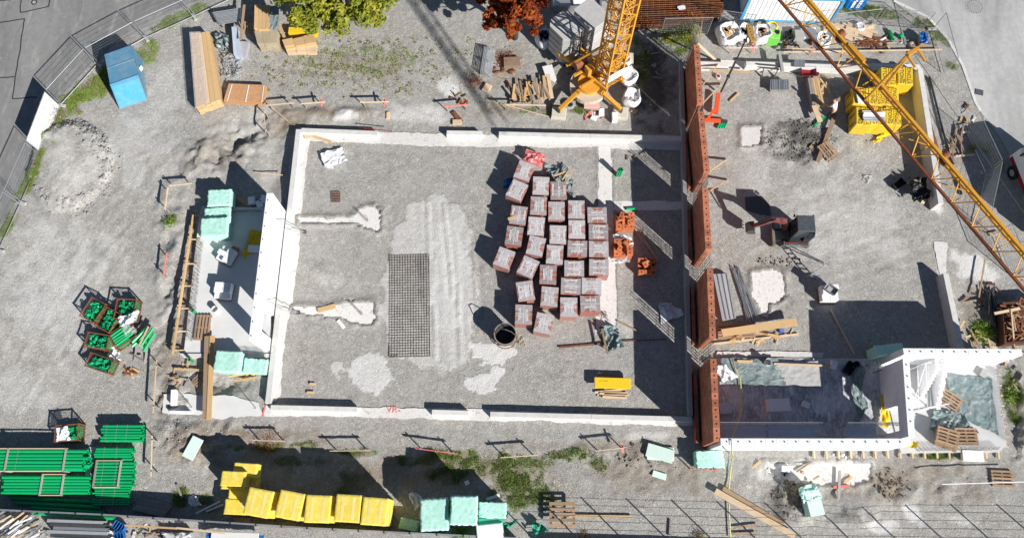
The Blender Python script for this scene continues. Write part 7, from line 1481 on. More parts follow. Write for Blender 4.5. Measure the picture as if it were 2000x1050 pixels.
t = thing('green_box', 'lime-green plastic container with a round opening by the fence', 'container', W(1514, 72)); c = W(1514, 66, .9); mb = MB(); mb.bbox((c.x, c.y, .45), (.72, .72, .9), -.15, .05); mb.build('shell', M_limeg, t); mb = MB(); mb.tube([(c.x+.15, c.y+.12, .9), (c.x+.15, c.y+.12, .93)], .17, 16); mb.build('opening', M_black, t); mb = MB(); mb.box((c.x-.1, c.y+.05, .91), (.3, .12, .02), -.3); mb.build('lid_plate', M_woodp, t)
t = thing('hose_coil', 'coil of yellow hose behind the lime-green container', 'hose', W(1512, 55)); c = W(1508, 52, .6)
for k in range(4): mb = MB(); mb.tube([Vector((c.x+(.38-.02*k)*math.cos(a), c.y+(.38-.02*k)*math.sin(a), .45+.07*k)) for a in np.linspace(0, 2*PI, 25)], .04, 6, cap=False); mb.build('hose_turn', mat('yellow_hose_pvc', (.80, .62, .04), .4), t)
slabboard(1562, 66, .62, .62, .5, 0, M_concg, 'grey steel box standing by the fence, right of the green container', .05, 'steel_box', 'box'); slabboard(1580, 64, 1.0, .8, .25, 0, M_white, 'white panel lying behind the grey steel box', .05, 'white_sheet', 'sheet')
tarp('black_film', [(1528, 60), (1546, 58), (1548, 80), (1532, 84)], .1, .3, M_black, 'black plastic scraps between the green container and grey box', 'film', 16, seed=85)
t = thing('board_heap', 'heap of pale boards at the north-east corner of the yard', 'timber', W(1660, 66)); r = random.Random(9)
for k in range(14): p = W(r.uniform(1636, 1690), r.uniform(52, 80), .06+.18*r.random()); a = r.uniform(-.5, .5); d = Vector((math.cos(a), math.sin(a), r.uniform(-.05, .05)))*r.uniform(.5, 1.1); mb = MB(); mb.beam(p-d, p+d, r.uniform(.15, .35), .03); mb.build('board', M_woodp, t)
t = thing('rust_heap', 'heap of thin rusty steel scraps near the fence corner', 'scrap', W(1705, 80))
for k in range(60): p = W(r.uniform(1684, 1726), r.uniform(70, 92), .04+.12*r.random()); a = r.uniform(-.6, .6); d = Vector((math.cos(a), math.sin(a), r.uniform(-.05, .05)))*r.uniform(.2, .6); mb = MB(); mb.beam(p-d, p+d, .05, .02); mb.build('scrap_bar', M_rust, t)
mb = MB(); mb.pipe(W(1737, 60, .15), W(1744, 78, .15), .13, 14); tag(mb.build('green_pipe', M_green), 'green pipe piece near the fence corner, longer one', 'pipe'); mb = MB(); mb.pipe(W(1757, 74, .15), W(1761, 68, .15), .13, 14); tag(mb.build('green_pipe', M_green), 'short green pipe piece near the fence corner', 'pipe')
tarp('blue_cover', [(1795, 62), (1812, 64), (1815, 86), (1797, 84)], .5, .25, M_bluet, 'blue plastic cover on a small stack near the road corner', 'cover', 18, seed=87, edge=.06); slabboard(1805, 76, .5, .7, .45, 0, M_woodm, 'small stack under the blue plastic cover', .03, 'covered_stack', 'stack')
for a, b, lab in [((1530, 102), (1840, 97), 'long pale pole along the north edge of the yard')]: board(a, b, .08, .06, .25, lab, mt=M_woodp)
# wheelbarrow
wb = W(1574, 148); t = thing('wheelbarrow', 'dark red wheelbarrow tipped beside the planks near the worker', 'wheelbarrow', wb, .0)
mb = MB(); a, b, h_ = .5, .33, .3; vs = [(x*a*k, y*b*k, z) for z, k in ((.3, .7), (.3+h_, 1.0), (.3+h_, .94), (.34, .66)) for x, y in ((-1, -1), (1, -1), (1, 1), (-1, 1))]; mb.add(vs, fs_ := [(3, 2, 1, 0), (12, 13, 14, 15)]+[(q*4+i, q*4+(i+1) % 4, q*4+4+(i+1) % 4, q*4+4+i) for q in range(3) for i in range(4)]); mb.build('tray', M_red, t, local=True)
for s in (-1, 1): mb = MB(); mb.tube([(.45, s*.1, .28), (-.4, s*.25, .3), (-.95, s*.28, .5)], .02, 6); mb.build('handle', M_steel, t, local=True)
mb = MB(); mb.tube([(.62, -.05, .19), (.62, .05, .19)], .19, 16); mb.build('wheel', M_black, t, local=True)
t = thing('plank_bundle', 'tan beam bundle the worker bends over', 'timber', W(1585, 190))
for k in range(5): A, B = W(1577+k*4.2, 156, .25), W(1588+k*4.2, 218-k*3, .25); mb = MB(); mb.beam(A, B, .13, .5); mb.build('beam', [M_woodg, M_woodg, M_wood, M_wood, M_wood][k], t)
board((1590, 206), (1602, 238), .35, .05, .5, 'pale cut board in front of the worker', mt=M_woodp); board((1590, 246), (1612, 228), .12, .1, .1, 'thin green pipe at the worker\'s feet', name='green_rod', mt=M_green, cat='pipe')
t = thing('wood_scraps', 'scraps of timber behind the beam bundle near the wheelbarrow', 'timber', W(1612, 160)); r = random.Random(12)
for k in range(12): p = W(r.uniform(1598, 1618), r.uniform(148, 184), .2+.3*r.random()); d = Vector((r.uniform(-.3, .3), r.uniform(-1, 1), .05)).normalized()*r.uniform(.25, .5); mb = MB(); mb.beam(p-d, p+d, .12, .04); mb.build('offcut', [M_woodm, M_wood, M_woodp][k % 3], t)
t = thing('steel_angle_stack', 'pallet-sized stack of short grey steel profiles in the yard', 'steel profiles', W(1522, 168))
for k in range(11): A, B = W(1506+3.3*k, 156, .4+.03*(k % 3)), W(1505+3.4*k, 176, .4+.03*(k % 2)); mb = MB(); mb.beam(A, B, .085, .09); mb.build('profile', M_galv, t)
mb = MB(); c = W(1522, 169, .2); mb.box((c.x, c.y, .2), (1.2, .65, .3)); mb.build('base', M_woodg, t)
t = thing('steel_angle_stack', 'small stack of grey steel profiles lying on the north yard wall', 'steel profiles', W(1562, 124))
for k in range(7): A, B = W(1553+3*k, 117, .72), W(1552+3.1*k, 131, .72); mb = MB(); mb.beam(A, B, .08, .06); mb.build('profile', M_galv, t)
t = thing('folded_frames', 'dark folding trestle frames lying by the north yard wall', 'trestles', W(1480, 140)); r = random.Random(2)
for a, b, z0, z1 in [((1474, 138), (1488, 150), .1, .6), ((1488, 150), (1492, 132), .1, .6), ((1498, 136), (1513, 150), .1, .6), ((1480, 126), (1525, 130), .7, .7), ((1484, 132), (1522, 136), .6, .6), ((1513, 150), (1520, 134), .1, .6)]: mb = MB(); mb.beam(W(*a, z0), W(*b, z1), .06, .06); mb.build('bar', M_steel, t)
board((1522, 106), (1528, 140), .18, .2, .62, 'grey concrete post lying across the north yard wall', 'concrete_post', M_concg, 'post')
t = thing('cable_reel', 'small red and white cable reel on the gravel near the brick wall', 'cable reel', W(1402, 152)); mb = MB(); mb.tube([(0, 0, .02), (0, 0, .2)], .17, 16); mb.build('drum', mat('reel_white', (.7, .6, .6), .6), t, local=True); mb = MB(); mb.tube([(0, 0, .2), (0, 0, .23)], .10, 14); mb.build('hub', M_red, t, local=True)
# rope scraps, hose, steel panels, tubes
mb = MB(); pts = [W(*p, .12) for p in [(1427, 1050), (1424, 1000), (1423, 960), (1427, 920), (1431, 888)]]+[W(1430, 884, 3.35), W(1428, 860, 3.35)]+[W(*p, .45) for p in [(1449, 800), (1448, 770), (1446, 740), (1437, 722), (1430, 700)]]; mb.tube(pts, .035, 6); tag(mb.build('yellow_hose', M_hose, smooth=True), 'long pale yellow hose running over the south wall into the room', 'hose')
t = thing('steel_sheet_pile', 'two long grey steel trapezoid panels lying beside the brick wall', 'steel panels', W(1412, 578))
for k in range(3):
    A, B = W(1397+9*k, 535-.5*k, .35), W(1415+8*k, 624-1*k, .35); mb = MB(); mb.beam(A, B, .27, .06); mb.build('panel', M_alu, t); mb = MB(); mb.beam(A+Vector((.1, 0, .05)), B+Vector((.1, 0, .05)), .03, .05); mb.build('rib', M_galv, t)
mb = MB(); mb.prism([W(x, y, .3) for x, y in [(1394, 533), (1420, 532), (1438, 620), (1412, 626)]], .04, .28); mb.build('support', M_woodg, t)
t = thing('tube_bundle', 'bundle of long thin grey tubes lying on the gravel', 'tubes', W(1460, 575)); r = random.Random(5)
for k in range(18): A, B = W(1432+r.uniform(-3, 13), 522+r.uniform(-3, 6), .06+.05*(k % 3)), W(1465+r.uniform(-6, 16), 622+r.uniform(-8, 8), .06+.05*(k % 3)); mb = MB(); mb.tube([A, B], .026, 5); mb.build('tube', M_galv, t)
mb = MB(); c = W(1524, 646, .05); mb.tube([c, c+Vector((0, 0, .32))], .14, 16); tag(mb.build('blue_canister', mat('pale_blue_plastic', (.12, .22, .55), .4, .1)), 'small round blue canister beside the wide fresh plank', 'canister')
t = thing('trestle', 'crossed tan timber trestle under the wide fresh plank', 'trestle', W(1435, 660))
for a, b in [((1425, 654), (1448, 664)), ((1425, 666), (1450, 652)), ((1480, 646), (1500, 652))]: mb = MB(); mb.beam(W(*a, .1), W(*b, .4), .1, .06); mb.build('leg', M_wood, t)
t = thing('timber_stack', 'dark timber beams stacked under the wide fresh plank', 'timber', W(1440, 640))
for k in range(5): A, B = W(1402, 636+6*k, .1), W(1475, 632+6*k, .1); mb = MB(); mb.beam(A, B, .14, .16); mb.build('beam', M_woodm, t)
t = thing('tube_bundle', 'bundle of pale rods fanned out beside the open brick stacks', 'rods', W(1270, 475)); r = random.Random(8)
for k in range(16): A, B = W(1240+r.uniform(0, 18), 452+r.uniform(-8, 6), .08+.04*(k % 3)), W(1280+r.uniform(0, 20), 498+r.uniform(-14, 10), .08+.04*(k % 3)); mb = MB(); mb.tube([A, B], .025, 5); mb.build('rod', mat('pale_rod', (.5, .45, .36), .7, .15), t)
for px, py, lab, s in [(1020, 668, 'coil of brown rope beside the concrete skip', 1), (1695, 352, 'white rope scraps on the gravel in the middle of the yard', 2), (1180, 617, 'dark wire tangle on the pale strip by the brick pallets', 3), (1885, 215, 'white cable tangle along the east wall', 4), (1850, 285, 'brown rope tangle by the east wall', 5)]:
    r = random.Random(s); c = W(px, py, .05); pts = []; p = c.copy()
    for k in range(16): p = c+Vector((r.uniform(-.3, .3), r.uniform(-.35, .35), r.uniform(0, .06))); pts.append(p)
    mb = MB(); mb.tube(pts, .014, 5); tag(mb.build('rope', [M_rope, M_white, M_rebar, M_bag, M_rope][s-1]), lab, 'rope')
# concrete skip
p = W(987, 660); t = thing('concrete_skip', 'round dark steel concrete skip standing on the hall floor', 'concrete skip', p); n = 28
mb = MB(); mb.tube([(0, 0, .15), (0, 0, .5), (0, 0, 1.15)], [.36, .60, .66], n, cap=False); mb.tube([(0, 0, 1.15), (0, 0, .5), (0, 0, .2)], [.62, .56, .33], n, cap=False); mb.build('drum', M_steel, t, smooth=True, local=True)
mb = MB(); vs = [(rr*math.cos(2*PI*i/n), rr*math.sin(2*PI*i/n), 1.151) for rr in (.67, .61) for i in range(n)]; mb.add(vs, [(i, (i+1) % n, n+(i+1) % n, n+i) for i in range(n)]); mb.build('rim', mat('skip_rim', (.30, .25, .2), .6, .2), t, local=True)
mb = MB(); mb.tube([(0, 0, .18), (0, 0, .22)], .34, n); mb.build('floor', M_black, t, local=True)
mb = MB(); mb.tube([(-.64, .1, 1.1), (-.35, .2, 1.7), (0, .1, 1.85), (.35, .0, 1.7), (.64, -.1, 1.1)], .03, 6); mb.build('bail', M_steel, t, local=True)
for a in range(3): mb = MB(); mb.beam((.5*math.cos(a*2.1), .5*math.sin(a*2.1), 0), (.6*math.cos(a*2.1), .6*math.sin(a*2.1), .6), .08, .05); mb.build('leg', M_rust, t, local=True)
mb = MB(); mb.tube([(.68*math.cos(a), .68*math.sin(a), .25) for a in np.linspace(0, 2*PI, 30)], .03, 6, cap=False); mb.build('base_hoop', M_rust, t, local=True)
mb = MB()
for k in range(5): mb.beam((-.72, -.3+.08*k, .5+.14*k), (-.72, .1+.06*k, .5+.14*k), .02, .02)
mb.build('ladder_rungs', M_steel, t, local=True)
# black tub and boards at the east wall
t = thing('black_tub', 'black plastic tub lying open in the east of the yard', 'tub', W(1752, 362), .6); mb = MB(); mb.add([(x*.38*k, y*.26*k, z) for z, k in ((.0, .85), (.35, 1.0), (.35, .92), (.04, .8)) for x, y in ((-1, -1), (1, -1), (1, 1), (-1, 1))], fs_); mb.build('shell', M_black, t, local=True)
t = thing('board_stack', 'boards leaning beside the black film bundle at the east wall', 'boards', W(1800, 380))
for a, b in [((1772, 356), (1798, 352)), ((1801, 398), (1817, 368)), ((1776, 360), (1800, 360))]: mb = MB(); mb.beam(W(*a, .3), W(*b, .6), .2, .05); mb.build('board', M_woodp, t)
t = thing('room_tub', 'black plastic tub with a lid in the corner of the room', 'tub', W(1652, 722), .9); mb = MB(); mb.add([(x*.4*k, y*.26*k, z) for z, k in ((.2, .85), (.6, 1.0), (.6, .92), (.25, .8)) for x, y in ((-1, -1), (1, -1), (1, 1), (-1, 1))], fs_); mb.build('shell', M_black, t, local=True)
t = thing('bucket', 'dark round bucket beside the black tub in the room', 'bucket', W(1668, 713, .15)); mb = MB(); mb.tube([(0, 0, 0), (0, 0, .4)], [.15, .19], 18, cap=False); mb.tube([(0, 0, .1), (0, 0, .12)], .16, 18); mb.build('shell', M_dark, t, local=True)
t = thing('bucket', 'white bucket standing at the north side of the room', 'bucket', W(1497, 709, .15)); mb = MB(); mb.tube([(0, 0, 0), (0, 0, .5)], [.19, .21], 20, cap=False); mb.tube([(0, 0, .05), (0, 0, .07)], .18, 20); mb.build('shell', M_white, t, local=True)
tarp('white_sheet', [(1402, 720), (1418, 715), (1440, 735), (1415, 752)], .55, .25, M_bag, 'white sack with orange dust lying against the brick wall in the room', 'sack', 20, seed=91)
slabboard(1630, 711, .35, .45, .3, -.3, M_block, 'white block standing at the north-east of the room', .2, 'white_block', 'block')
board((1704, 728), (1722, 722), .05, .05, 1.0, 'reddish broom leaning on the stairwell wall', 'broom', M_red, 'broom'); slabboard(1922, 728, .35, .5, .2, -.6, M_concg, 'grey tool case on the stairwell slab', .27, 'tool_case', 'case')
slabboard(1536, 915, .5, .34, .3, -.1, M_block, 'white block lying on the lime footing south of the room', .05, 'white_block', 'block')

# ------------------------------------------------------------------ large things on the rim of the site
t = thing('blue_container', 'blue metal container with a sloping front by the left road', 'container', W(250, 150)); z1 = 1.9
R4 = [W(204, 107, z1), W(256, 88, z1), W(270, 147, z1), W(215, 166, z1)]; f0, f1 = W(234, 214, .15), W(288, 196, .15); b0, b1 = Vector((R4[0].x, R4[0].y, .15)), Vector((R4[1].x, R4[1].y, .15))
mb = MB(); bot = [f0, f1, b1, b0]; mb.hexa([f0, f1, b1, b0], [R4[3], R4[2], R4[1], R4[0]]); mb.build('shell', M_blue, t)
m0, m1 = R4[0].lerp(R4[3], .46), R4[1].lerp(R4[2], .46); up = Vector((0, 0, .02))
mb = MB(); mb.beam(m0+up, m1+up, .05, .04); mb.build('roof_seam', M_blue, t); mb = MB(); mb.beam(R4[3]+up, R4[2]+up, .06, .05); mb.build('front_edge', M_blueb, t)
fr = [R4[3].lerp(f0, .04), R4[2].lerp(f1, .04), R4[2].lerp(f1, .96), R4[3].lerp(f0, .96)]; nrm = (fr[1]-fr[0]).cross(fr[3]-fr[0]).normalized(); nrm = nrm if nrm.z > 0 else -nrm
mb = MB(); ctr = sum(fr, Vector())/4; q = [ctr+(p-ctr)*.93 for p in fr]; mb.hexa([q[3]+nrm*.004, q[2]+nrm*.004, q[1]+nrm*.004, q[0]+nrm*.004], [p+nrm*.03 for p in (q[3], q[2], q[1], q[0])]); mb.build('front_flap', M_blueb, t)
mb = MB(); p = R4[1].lerp(f1, .35); mb.box(p+Vector((.02, -.1, -.5)), (.03, .5, .35), -.35); mb.build('side_notice', M_white, t)
# white site cabin, toilet cabin, truck, skip, rusty girders
c0, c1 = W(1446, 40, .0), W(1621, 45, .0); c0.z = c1.z = 2.6; d = (c1-c0).normalized(); n_ = Vector((-d.y, d.x, 0)); L = (c1-c0).length
t = thing('site_cabin', 'white ribbed site cabin wall with blue edges at the top of the picture', 'site cabin', Vector(((c0.x+c1.x)/2, c0.y, 0)))
q = [c0, c1, c1+n_*2.45, c0+n_*2.45]; mb = MB(); mb.hexa([Vector((p.x, p.y, .1)) for p in q], [Vector((p.x, p.y, 2.5)) for p in q]); mb.build('wall', M_white, t)
for i in range(4): mb = MB(); mb.beam(q[i]+Vector((0, 0, -.05)), q[(i+1) % 4]+Vector((0, 0, -.05)), .16, .16); mb.build('roof_edge', M_blueb, t)
for k in range(24): f = (k+.5)/24; mb = MB(); a = q[0].lerp(q[1], f)+n_*.1; mb.beam(a+Vector((0, 0, -.06)), a+n_*2.25+Vector((0, 0, -.06)), L/24-.05, .10); mb.build('roof_rib', M_white, t)
for k in range(20): a, b = q[0].lerp(q[1], k/20+.004)-n_*.02, q[0].lerp(q[1], (k+1)/20-.004)-n_*.02; mb = MB(); mb.beam(Vector((a.x, a.y, 1.25)), Vector((b.x, b.y, 1.25)), .03, 2.1); mb.build('wall_panel', M_white, t)
for i in range(4): mb = MB(); mb.beam(Vector((q[i].x, q[i].y, .06)), Vector((q[i].x, q[i].y, 2.45)), .2, .2); mb.build('corner_post', M_blueb, t); mb = MB(); mb.beam(Vector((q[i].x, q[i].y, .12)), Vector((q[(i+1) % 4].x, q[(i+1) % 4].y, .12)), .17, .14); mb.build('base_rail', M_blueb, t)
tc_ = W(1668, 19, 0.0); t = thing('toilet_cabin', 'blue portable toilet cabin with white figures, beside the grass at the top', 'toilet', Vector((tc_.x, tc_.y+.6, 0)), -.05)
mb = MB(); mb.bbox((0, 0, 1.05), (1.15, 1.15, 2.1), 0, .08); mb.build('shell', mat('cabin_blue', (.01, .20, .60), .4, .06), t, local=True); mb = MB(); mb.box((0, -.58, 1.0), (.7, .02, 1.8)); mb.build('door', M_bluet, t, local=True)
for s in (-.18, .18):
    mb = MB(); mb.tube([(s, -.592, 1.1), (s, -.60, 1.1)], .10, 12); mb.box((s, -.595, .72), (.24, .01, .46)); mb.box((s-.06, -.595, .34), (.08, .01, .34)); mb.box((s+.06, -.595, .34), (.08, .01, .34)); mb.build('white_figure', M_white, t, local=True)
t = thing('grey_skip', 'open grey skip with pale load behind the crane ballast', 'skip', W(1126, 8)); c = W(1126, 2, .9)
mb = MB(); a, b = 1.7, .8; mb.add([(c.x+x*a*k, c.y+y*b*k+.3, z) for z, k in ((.1, .85), (1.0, 1.0), (1.0, .94), (.5, .86)) for x, y in ((-1, -1), (1, -1), (1, 1), (-1, 1))], fs_); mb.build('shell', M_galv, t); mb = MB(); mb.box((c.x+.6, c.y+.2, .62), (1.6, .9, .12), .1); mb.build('load', M_foam, t)
t = thing('girder_stack', 'wide stack of rusty steel lattice girders at the top beside the crane', 'steel girders', W(1325, 20))
for k in range(15):
    y0_ = 47-4.2*k; A, B = W(1236, y0_+3, .5), W(1405+min(8, k*1.0), y0_-3, .5); sh = Vector((0, 0, 0)); 
    if k < 3: B = A.lerp(B, .55+.13*k)
    mb = MB(); nseg = int((B-A).length/.2)
    for z in (0, .11): mb.beam(A+Vector((0, -.05 if z == 0 else 0, z-.05)), B+Vector((0, -.05 if z == 0 else 0, z-.05)), .03, .03)
    mb.beam(A+Vector((0, .05, -.05)), B+Vector((0, .05, -.05)), .03, .03)
    for j in range(nseg): p0, p1 = A.lerp(B, j/nseg), A.lerp(B, (j+.5)/nseg); s_ = .05 if j % 2 else -.05; mb.beam(p0+Vector((0, s_, -.05)), p1+Vector((0, 0, .06)), .022, .022); mb.beam(p1+Vector((0, 0, .06)), A.lerp(B, (j+1)/nseg)+Vector((0, s_, -.05)), .022, .022)
    mb.build('girder', M_rust, t)
mb = MB(); mb.prism([W(x, y, .4) for x, y in [(1236, 54), (1330, 46), (1400, 36), (1414, 18), (1404, -30), (1236, -30)]], .05, .38); mb.build('lower_layers', mat('dark_rust', (.09, .04, .025), .9, .3, 5, .6, 12, .04), t)
tarp('white_rope_loop', [(1322, 16), (1336, 12), (1340, 18), (1326, 24)], .66, .04, M_bag, 'white strap lying on the rusty girders', 'strap', 10, seed=95)
vp = W(1990, 392); t = thing('truck', 'red and white truck parked at the right edge of the picture', 'truck', vp, math.radians(100))
# local x = forward (north), y = left (west)
mb = MB(); mb.bbox((0, -1.15, 1.25), (5.6, 2.2, 1.3), 0, .12); mb.build('body', M_white, t, local=True); mb = MB(); mb.bbox((-.9, -1.15, 2.45), (3.6, 2.15, 1.08), 0, .1); mb.build('box_body', M_red, t, local=True)
mb = MB(); mb.bbox((1.95, -1.15, 2.2), (1.4, 2.0, .6), 0, .15); mb.build('cab', M_red, t, local=True); mb = MB(); mb.box((2.5, -1.15, 2.05), (.04, 1.8, .5)); mb.build('windscreen', M_glass, t, local=True)
mb = MB(); mb.box((0, -.04, .75), (5.4, .03, .3)); mb.build('side_stripe', M_red, t, local=True)
for x in (1.75, -1.8):
    for y in (-.05, -2.25): mb = MB(); mb.tube([(x, y-.14, .45), (x, y+.14, .45)], .45, 20); w_ = mb.build('wheel', M_black, t, local=True); mb = MB(); mb.tube([(x, y-.15, .45), (x, y+.15, .45)], .22, 14); mb.build('rim', M_galv, w_, local=True)
mb = MB(); mb.box((2.3, .12, 2.0), (.1, .18, .35)); mb.build('mirror', M_black, t, local=True)
# rusty container and clutter at the right, pipes along the east wall
t = thing('rusty_container', 'open rusty steel container with planks on top at the right edge', 'container', W(1985, 630)); P4 = [(1958, 590), (2040, 585), (2055, 665), (1962, 672)]
q = [W(x, y, .8) for x, y in P4]; ctr = sum(q, Vector())/4; mb = MB(); inn = [ctr+(p-ctr)*.9 for p in q]
vs = [Vector((p.x, p.y, .05)) for p in q]+q+inn+[Vector((p.x, p.y, .55)) for p in inn]; mb.add(vs, [tuple(reversed(f)) for f in fs_]); mb.build('shell', mat('old_dark_rust', (.10, .045, .025), .9, .35, 4, .5, 20), t); mb = MB(); r = random.Random(44)
for k in range(60): p = ctr+Vector((r.uniform(-1.1, 1.1), r.uniform(-1.1, 1.1), -.15+.2*r.random())); d = Vector((r.uniform(-1, 1), r.uniform(-1, 1), .1)).normalized()*r.uniform(.15, .6); mb.beam(p-d, p+d, .08, .03, m=k % 2)
o = mb.build('scrap_load', [M_rust, M_woodm], t); o['kind'] = 'stuff'
for k in range(3): mb = MB(); mb.beam(q[0].lerp(q[3], .2+.3*k)+Vector((0, 0, .03)), q[1].lerp(q[2], .2+.3*k)+Vector((0, 0, .03)), .06, .06); mb.build('rib', M_rust, t)
board((1942, 612), (1992, 602), .16, .05, .95, 'pale plank lying across the rusty container, western end free', mt=M_woodp); board((1975, 605), (1980, 660), .08, .05, 1.0, 'pale lath lying along the rusty container', mt=M_woodp)
t = thing('steel_bar_heap', 'heap of dark steel bars left of the rusty container', 'steel bars', W(1935, 600)); r = random.Random(15)
for k in range(16): A, B = W(1928+r.uniform(-4, 14), 556+r.uniform(0, 20), .1+.3*r.random()), W(1938+r.uniform(-8, 16), 628+r.uniform(-18, 10), .1+.3*r.random()); mb = MB(); mb.tube([A, B], .028, 5); mb.build('bar', M_steel, t)
t = thing('board_heap', 'heap of tan boards against the north side of the white building', 'timber', W(1922, 665))
for a, b in [((1895, 644), (1922, 690)), ((1905, 646), (1940, 660)), ((1910, 654), (1945, 672)), ((1900, 668), (1912, 690)), ((1928, 675), (1948, 680)), ((1884, 660), (1896, 655)), ((1875, 640), (1884, 626)), ((1930, 660), (1938, 688))]: mb = MB(); mb.beam(W(*a, .1+random.uniform(0, .2)), W(*b, .1+random.uniform(0, .2)), .12, .05); mb.build('board', [M_wood, M_woodp, M_woodm][random.randrange(3)], t)
board((1912, 580), (1924, 506), .08, .05, .3, 'brown lath standing in the lime patch at right', mt=M_woodm); mb = MB(); mb.tube([W(1815, 150, .12), W(1824, 185, .12), W(1840, 250, .12), W(1862, 330, .12), W(1878, 380, .12)], .07, 8); tag(mb.build('dark_pipe', M_dark), 'long dark pipe lying along the outside of the east yard wall', 'pipe')
board((1815, 238), (1840, 320), .14, .1, .1, 'rusty beam lying outside the east yard wall', 'rusty_beam', M_rust, 'beam'); board((1866, 305), (1903, 302), .1, .08, .1, 'short pale post by the truck shadow', mt=M_woodp)
t = thing('twig_heap', 'heap of thin brown boards outside the east yard wall', 'timber', W(1870, 270)); r = random.Random(21)
for k in range(12): p = W(r.uniform(1858, 1884), r.uniform(250, 305), .1+.2*r.random()); d = Vector((r.uniform(-.4, .4), 1, .1)).normalized()*r.uniform(.3, .8); mb = MB(); mb.beam(p-d, p+d, .07, .03); mb.build('stick', M_woodm, t)
# goods south of the bottom fence at the left
t = thing('profile_stack', 'grey stack of metal profiles outside the bottom fence', 'metal profiles', W(150, 1035))
for k in range(6): A, B = W(96+6*(k % 3), 1016+7*k, .5), W(205+3*k, 1020+7*k, .5); mb = MB(); mb.beam(A, B, .17, .45+.06*(k % 2)); mb.build('profile', [M_alu, M_steel, M_galv][k % 3], t)
t = thing('stone_plate_heap', 'heap of pale flat strips at the bottom left corner', 'strips', W(30, 1035)); r = random.Random(33)
for k in range(40): p = W(r.uniform(-5, 60), r.uniform(1012, 1056), .1+.4*r.random()); d = Vector((1, .7+r.uniform(-.3, .3), r.uniform(-.1, .1))).normalized()*r.uniform(.3, .7); mb = MB(); mb.beam(p-d, p+d, .08, .04); mb.build('strip', [M_woodp, M_galv, M_foam][k % 3], t)
for px, py, rz, lab in [(237, 1027, -.5, 'bright blue plastic crate outside the bottom fence, upper one'), (234, 1046, .4, 'bright blue plastic crate outside the bottom fence, lower one')]:
    t = thing('blue_crate', lab, 'crate', W(px, py), rz); mb = MB(); mb.add([(x*.34*k, y*.22*k, z) for z, k in ((.0, .95), (.35, 1.0), (.35, .9), (.04, .86)) for x, y in ((-1, -1), (1, -1), (1, 1), (-1, 1))], fs_); mb.build('shell', M_bluet, t, local=True)
    for k in range(3): mb = MB(); mb.box((-.17+.17*k, 0, .2), (.015, .4, .3)); mb.build('divider', M_bluet, t, local=True)
tarp('white_film', [(202, 1030), (226, 1028), (222, 1050), (204, 1052)], .4, .3, M_bag, 'crumpled white sack beside the blue crates', 'sack', 18, seed=97)
tarp('blue_tarp', [(405, 1038), (516, 1042), (514, 1060), (404, 1058)], .6, .12, M_bluet, 'bright blue tarpaulin outside the bottom fence below the yellow packs', 'tarpaulin', 24, seed=99, edge=.05)
slabboard(458, 1048, 2.6, .5, .1, -.03, M_slab, 'grey sheet lying on the blue tarpaulin', .72, 'grey_sheet', 'sheet')
tarp('clear_film', [(318, 1038), (372, 1042), (372, 1060), (318, 1060)], .5, .25, M_filmw, 'clear crumpled film over goods outside the bottom fence', 'film', 20, seed=101); slabboard(345, 1050, 1.5, .6, .45, 0, M_concg, 'goods under clear film outside the bottom fence', .02, 'wrapped_goods', 'goods')
board((244, 1025), (345, 1031), .1, .1, 1.3, 'tan rail lying along the bottom fence', mt=M_wood); board((345, 1030), (440, 1040), .1, .08, 1.0, 'pale rail lying along the bottom fence, further right', mt=M_woodp)
slabboard(472, 1016, .95, .35, .05, -.05, M_woodp, 'pale board on the ground south of the loose yellow packs', .03, 'pale_board', 'board')
tarp('white_film', [(366, 975), (388, 968), (402, 985), (376, 992)], .06, .2, M_filmw, 'white film scrap on the grass left of the yellow packs', 'film', 16, seed=103, edge=.2); tarp('white_film', [(800, 965), (822, 960), (824, 985), (808, 1000)], .15, .3, M_filmw, 'white film strip between the yellow and mint stacks', 'film', 16, seed=105, edge=.15)
def debris(px, py, rx, ry, n, lab, mats, seed, name='debris_heap', cat='debris', L=(.06, .32), zt=.12):
    r = random.Random(seed); t = thing(name, lab, cat, W(px, py))
    for k in range(n):
        p = G(px+r.gauss(0, .5)*rx, py+r.gauss(0, .5)*ry, .03+zt*r.random()); a = r.uniform(0, PI); l = r.uniform(*L); d = Vector((math.cos(a), math.sin(a), r.uniform(-.12, .12)))*l; mb = MB(); mb.beam(p-d, p+d, r.uniform(.04, .16), r.uniform(.02, .06)); mb.build('scrap', mats[k % len(mats)], t)
DM = [M_woodm, M_wood, M_woodg, M_steel, M_rust, M_foam]
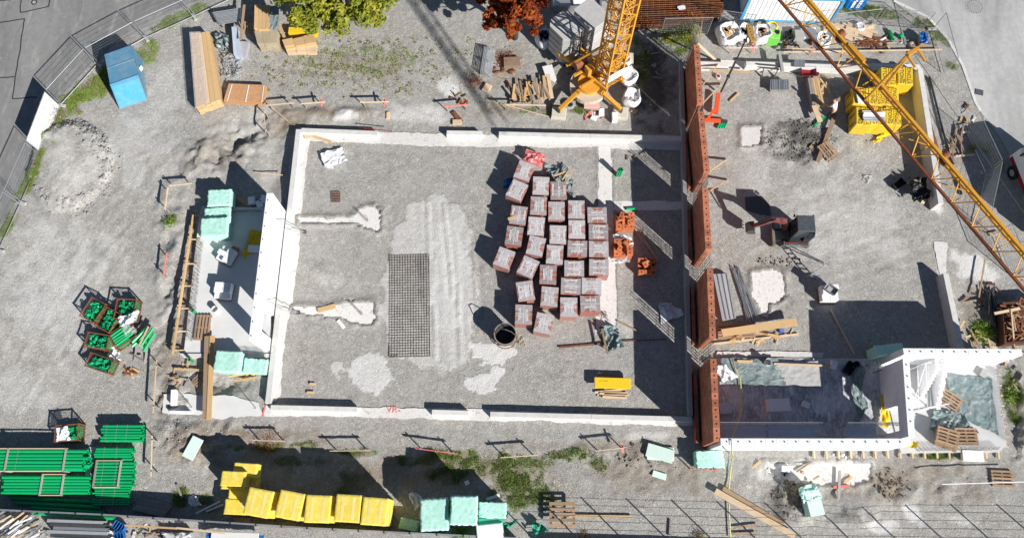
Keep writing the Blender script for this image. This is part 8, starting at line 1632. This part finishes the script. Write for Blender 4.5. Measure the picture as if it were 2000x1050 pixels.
for x, y, rx, ry, n, lab, ms, sd in [(1885, 235, 16, 40, 14, 'loose scrap along the east yard wall near the drain', DM, 1), (1930, 590, 26, 40, 26, 'scrap timber and iron left of the rusty container', [M_woodm, M_rust, M_steel, M_woodg], 2), (1962, 700, 30, 14, 16, 'scrap boards north-east of the white building', DM, 3), (1978, 760, 16, 50, 14, 'broken boards on the dark soil east of the white building', [M_woodg, M_woodm], 4),
        (1740, 88, 60, 12, 24, 'mixed scrap along the fence behind the yellow pallets', DM, 5), (1500, 88, 70, 6, 18, 'rusty rods and laths below the row of white bags', [M_rust, M_woodm, M_steel], 6), (1130, 130, 30, 20, 16, 'dark iron parts on the ground under the crane frame', [M_steel, M_rust, M_dark], 7), (1265, 130, 26, 60, 12, 'broken laths in the shaded strip beside the crane', [M_woodg, M_woodm], 8),
        (985, 140, 30, 16, 14, 'brown scraps near the broken crate', [M_woodm, M_rust], 9), (1165, 225, 30, 8, 12, 'small scraps in front of the crane base', [M_wood, M_pink, M_foam], 10), (60, 1035, 60, 14, 24, 'loose metal strips at the bottom left corner', [M_galv, M_alu, M_woodg], 11), (280, 1040, 40, 10, 16, 'mixed offcuts outside the bottom fence', DM, 12), (255, 725, 14, 8, 14, 'rusty brown scraps south of the fittings crates', [M_rust, M_wood], 13),
        (1600, 922, 90, 12, 9, 'small laths and wires on the lime footing', [M_woodp, M_steel, M_wood], 14), (1480, 665, 50, 10, 14, 'timber splinters north of the roofless room', [M_wood, M_woodp], 15), (1240, 300, 40, 20, 8, 'thin rods on the shaded ground at the hall north-east', [M_rebar, M_woodg], 16), (1570, 80, 40, 8, 14, 'cables and scrap round the grey steel box', [M_black, M_steel, M_rust], 17), (900, 195, 20, 14, 10, 'rusty scraps near the lime patch north of the hall', [M_rust, M_woodm], 18), (350, 740, 24, 20, 12, 'offcuts in the trench by the two long planks', [M_wood, M_woodg], 19), (480, 735, 24, 10, 10, 'offcuts in the trench below the mint packs', [M_wood, M_woodp], 20)]:
    debris(x, y, rx, ry, n, lab, ms, sd)
for t_ in list(bpy.data.objects):
    if t_.type == 'MESH' and t_.parent is None and t_.get('label') is None and t_.get('kind') is None: t_['kind'] = 'structure'
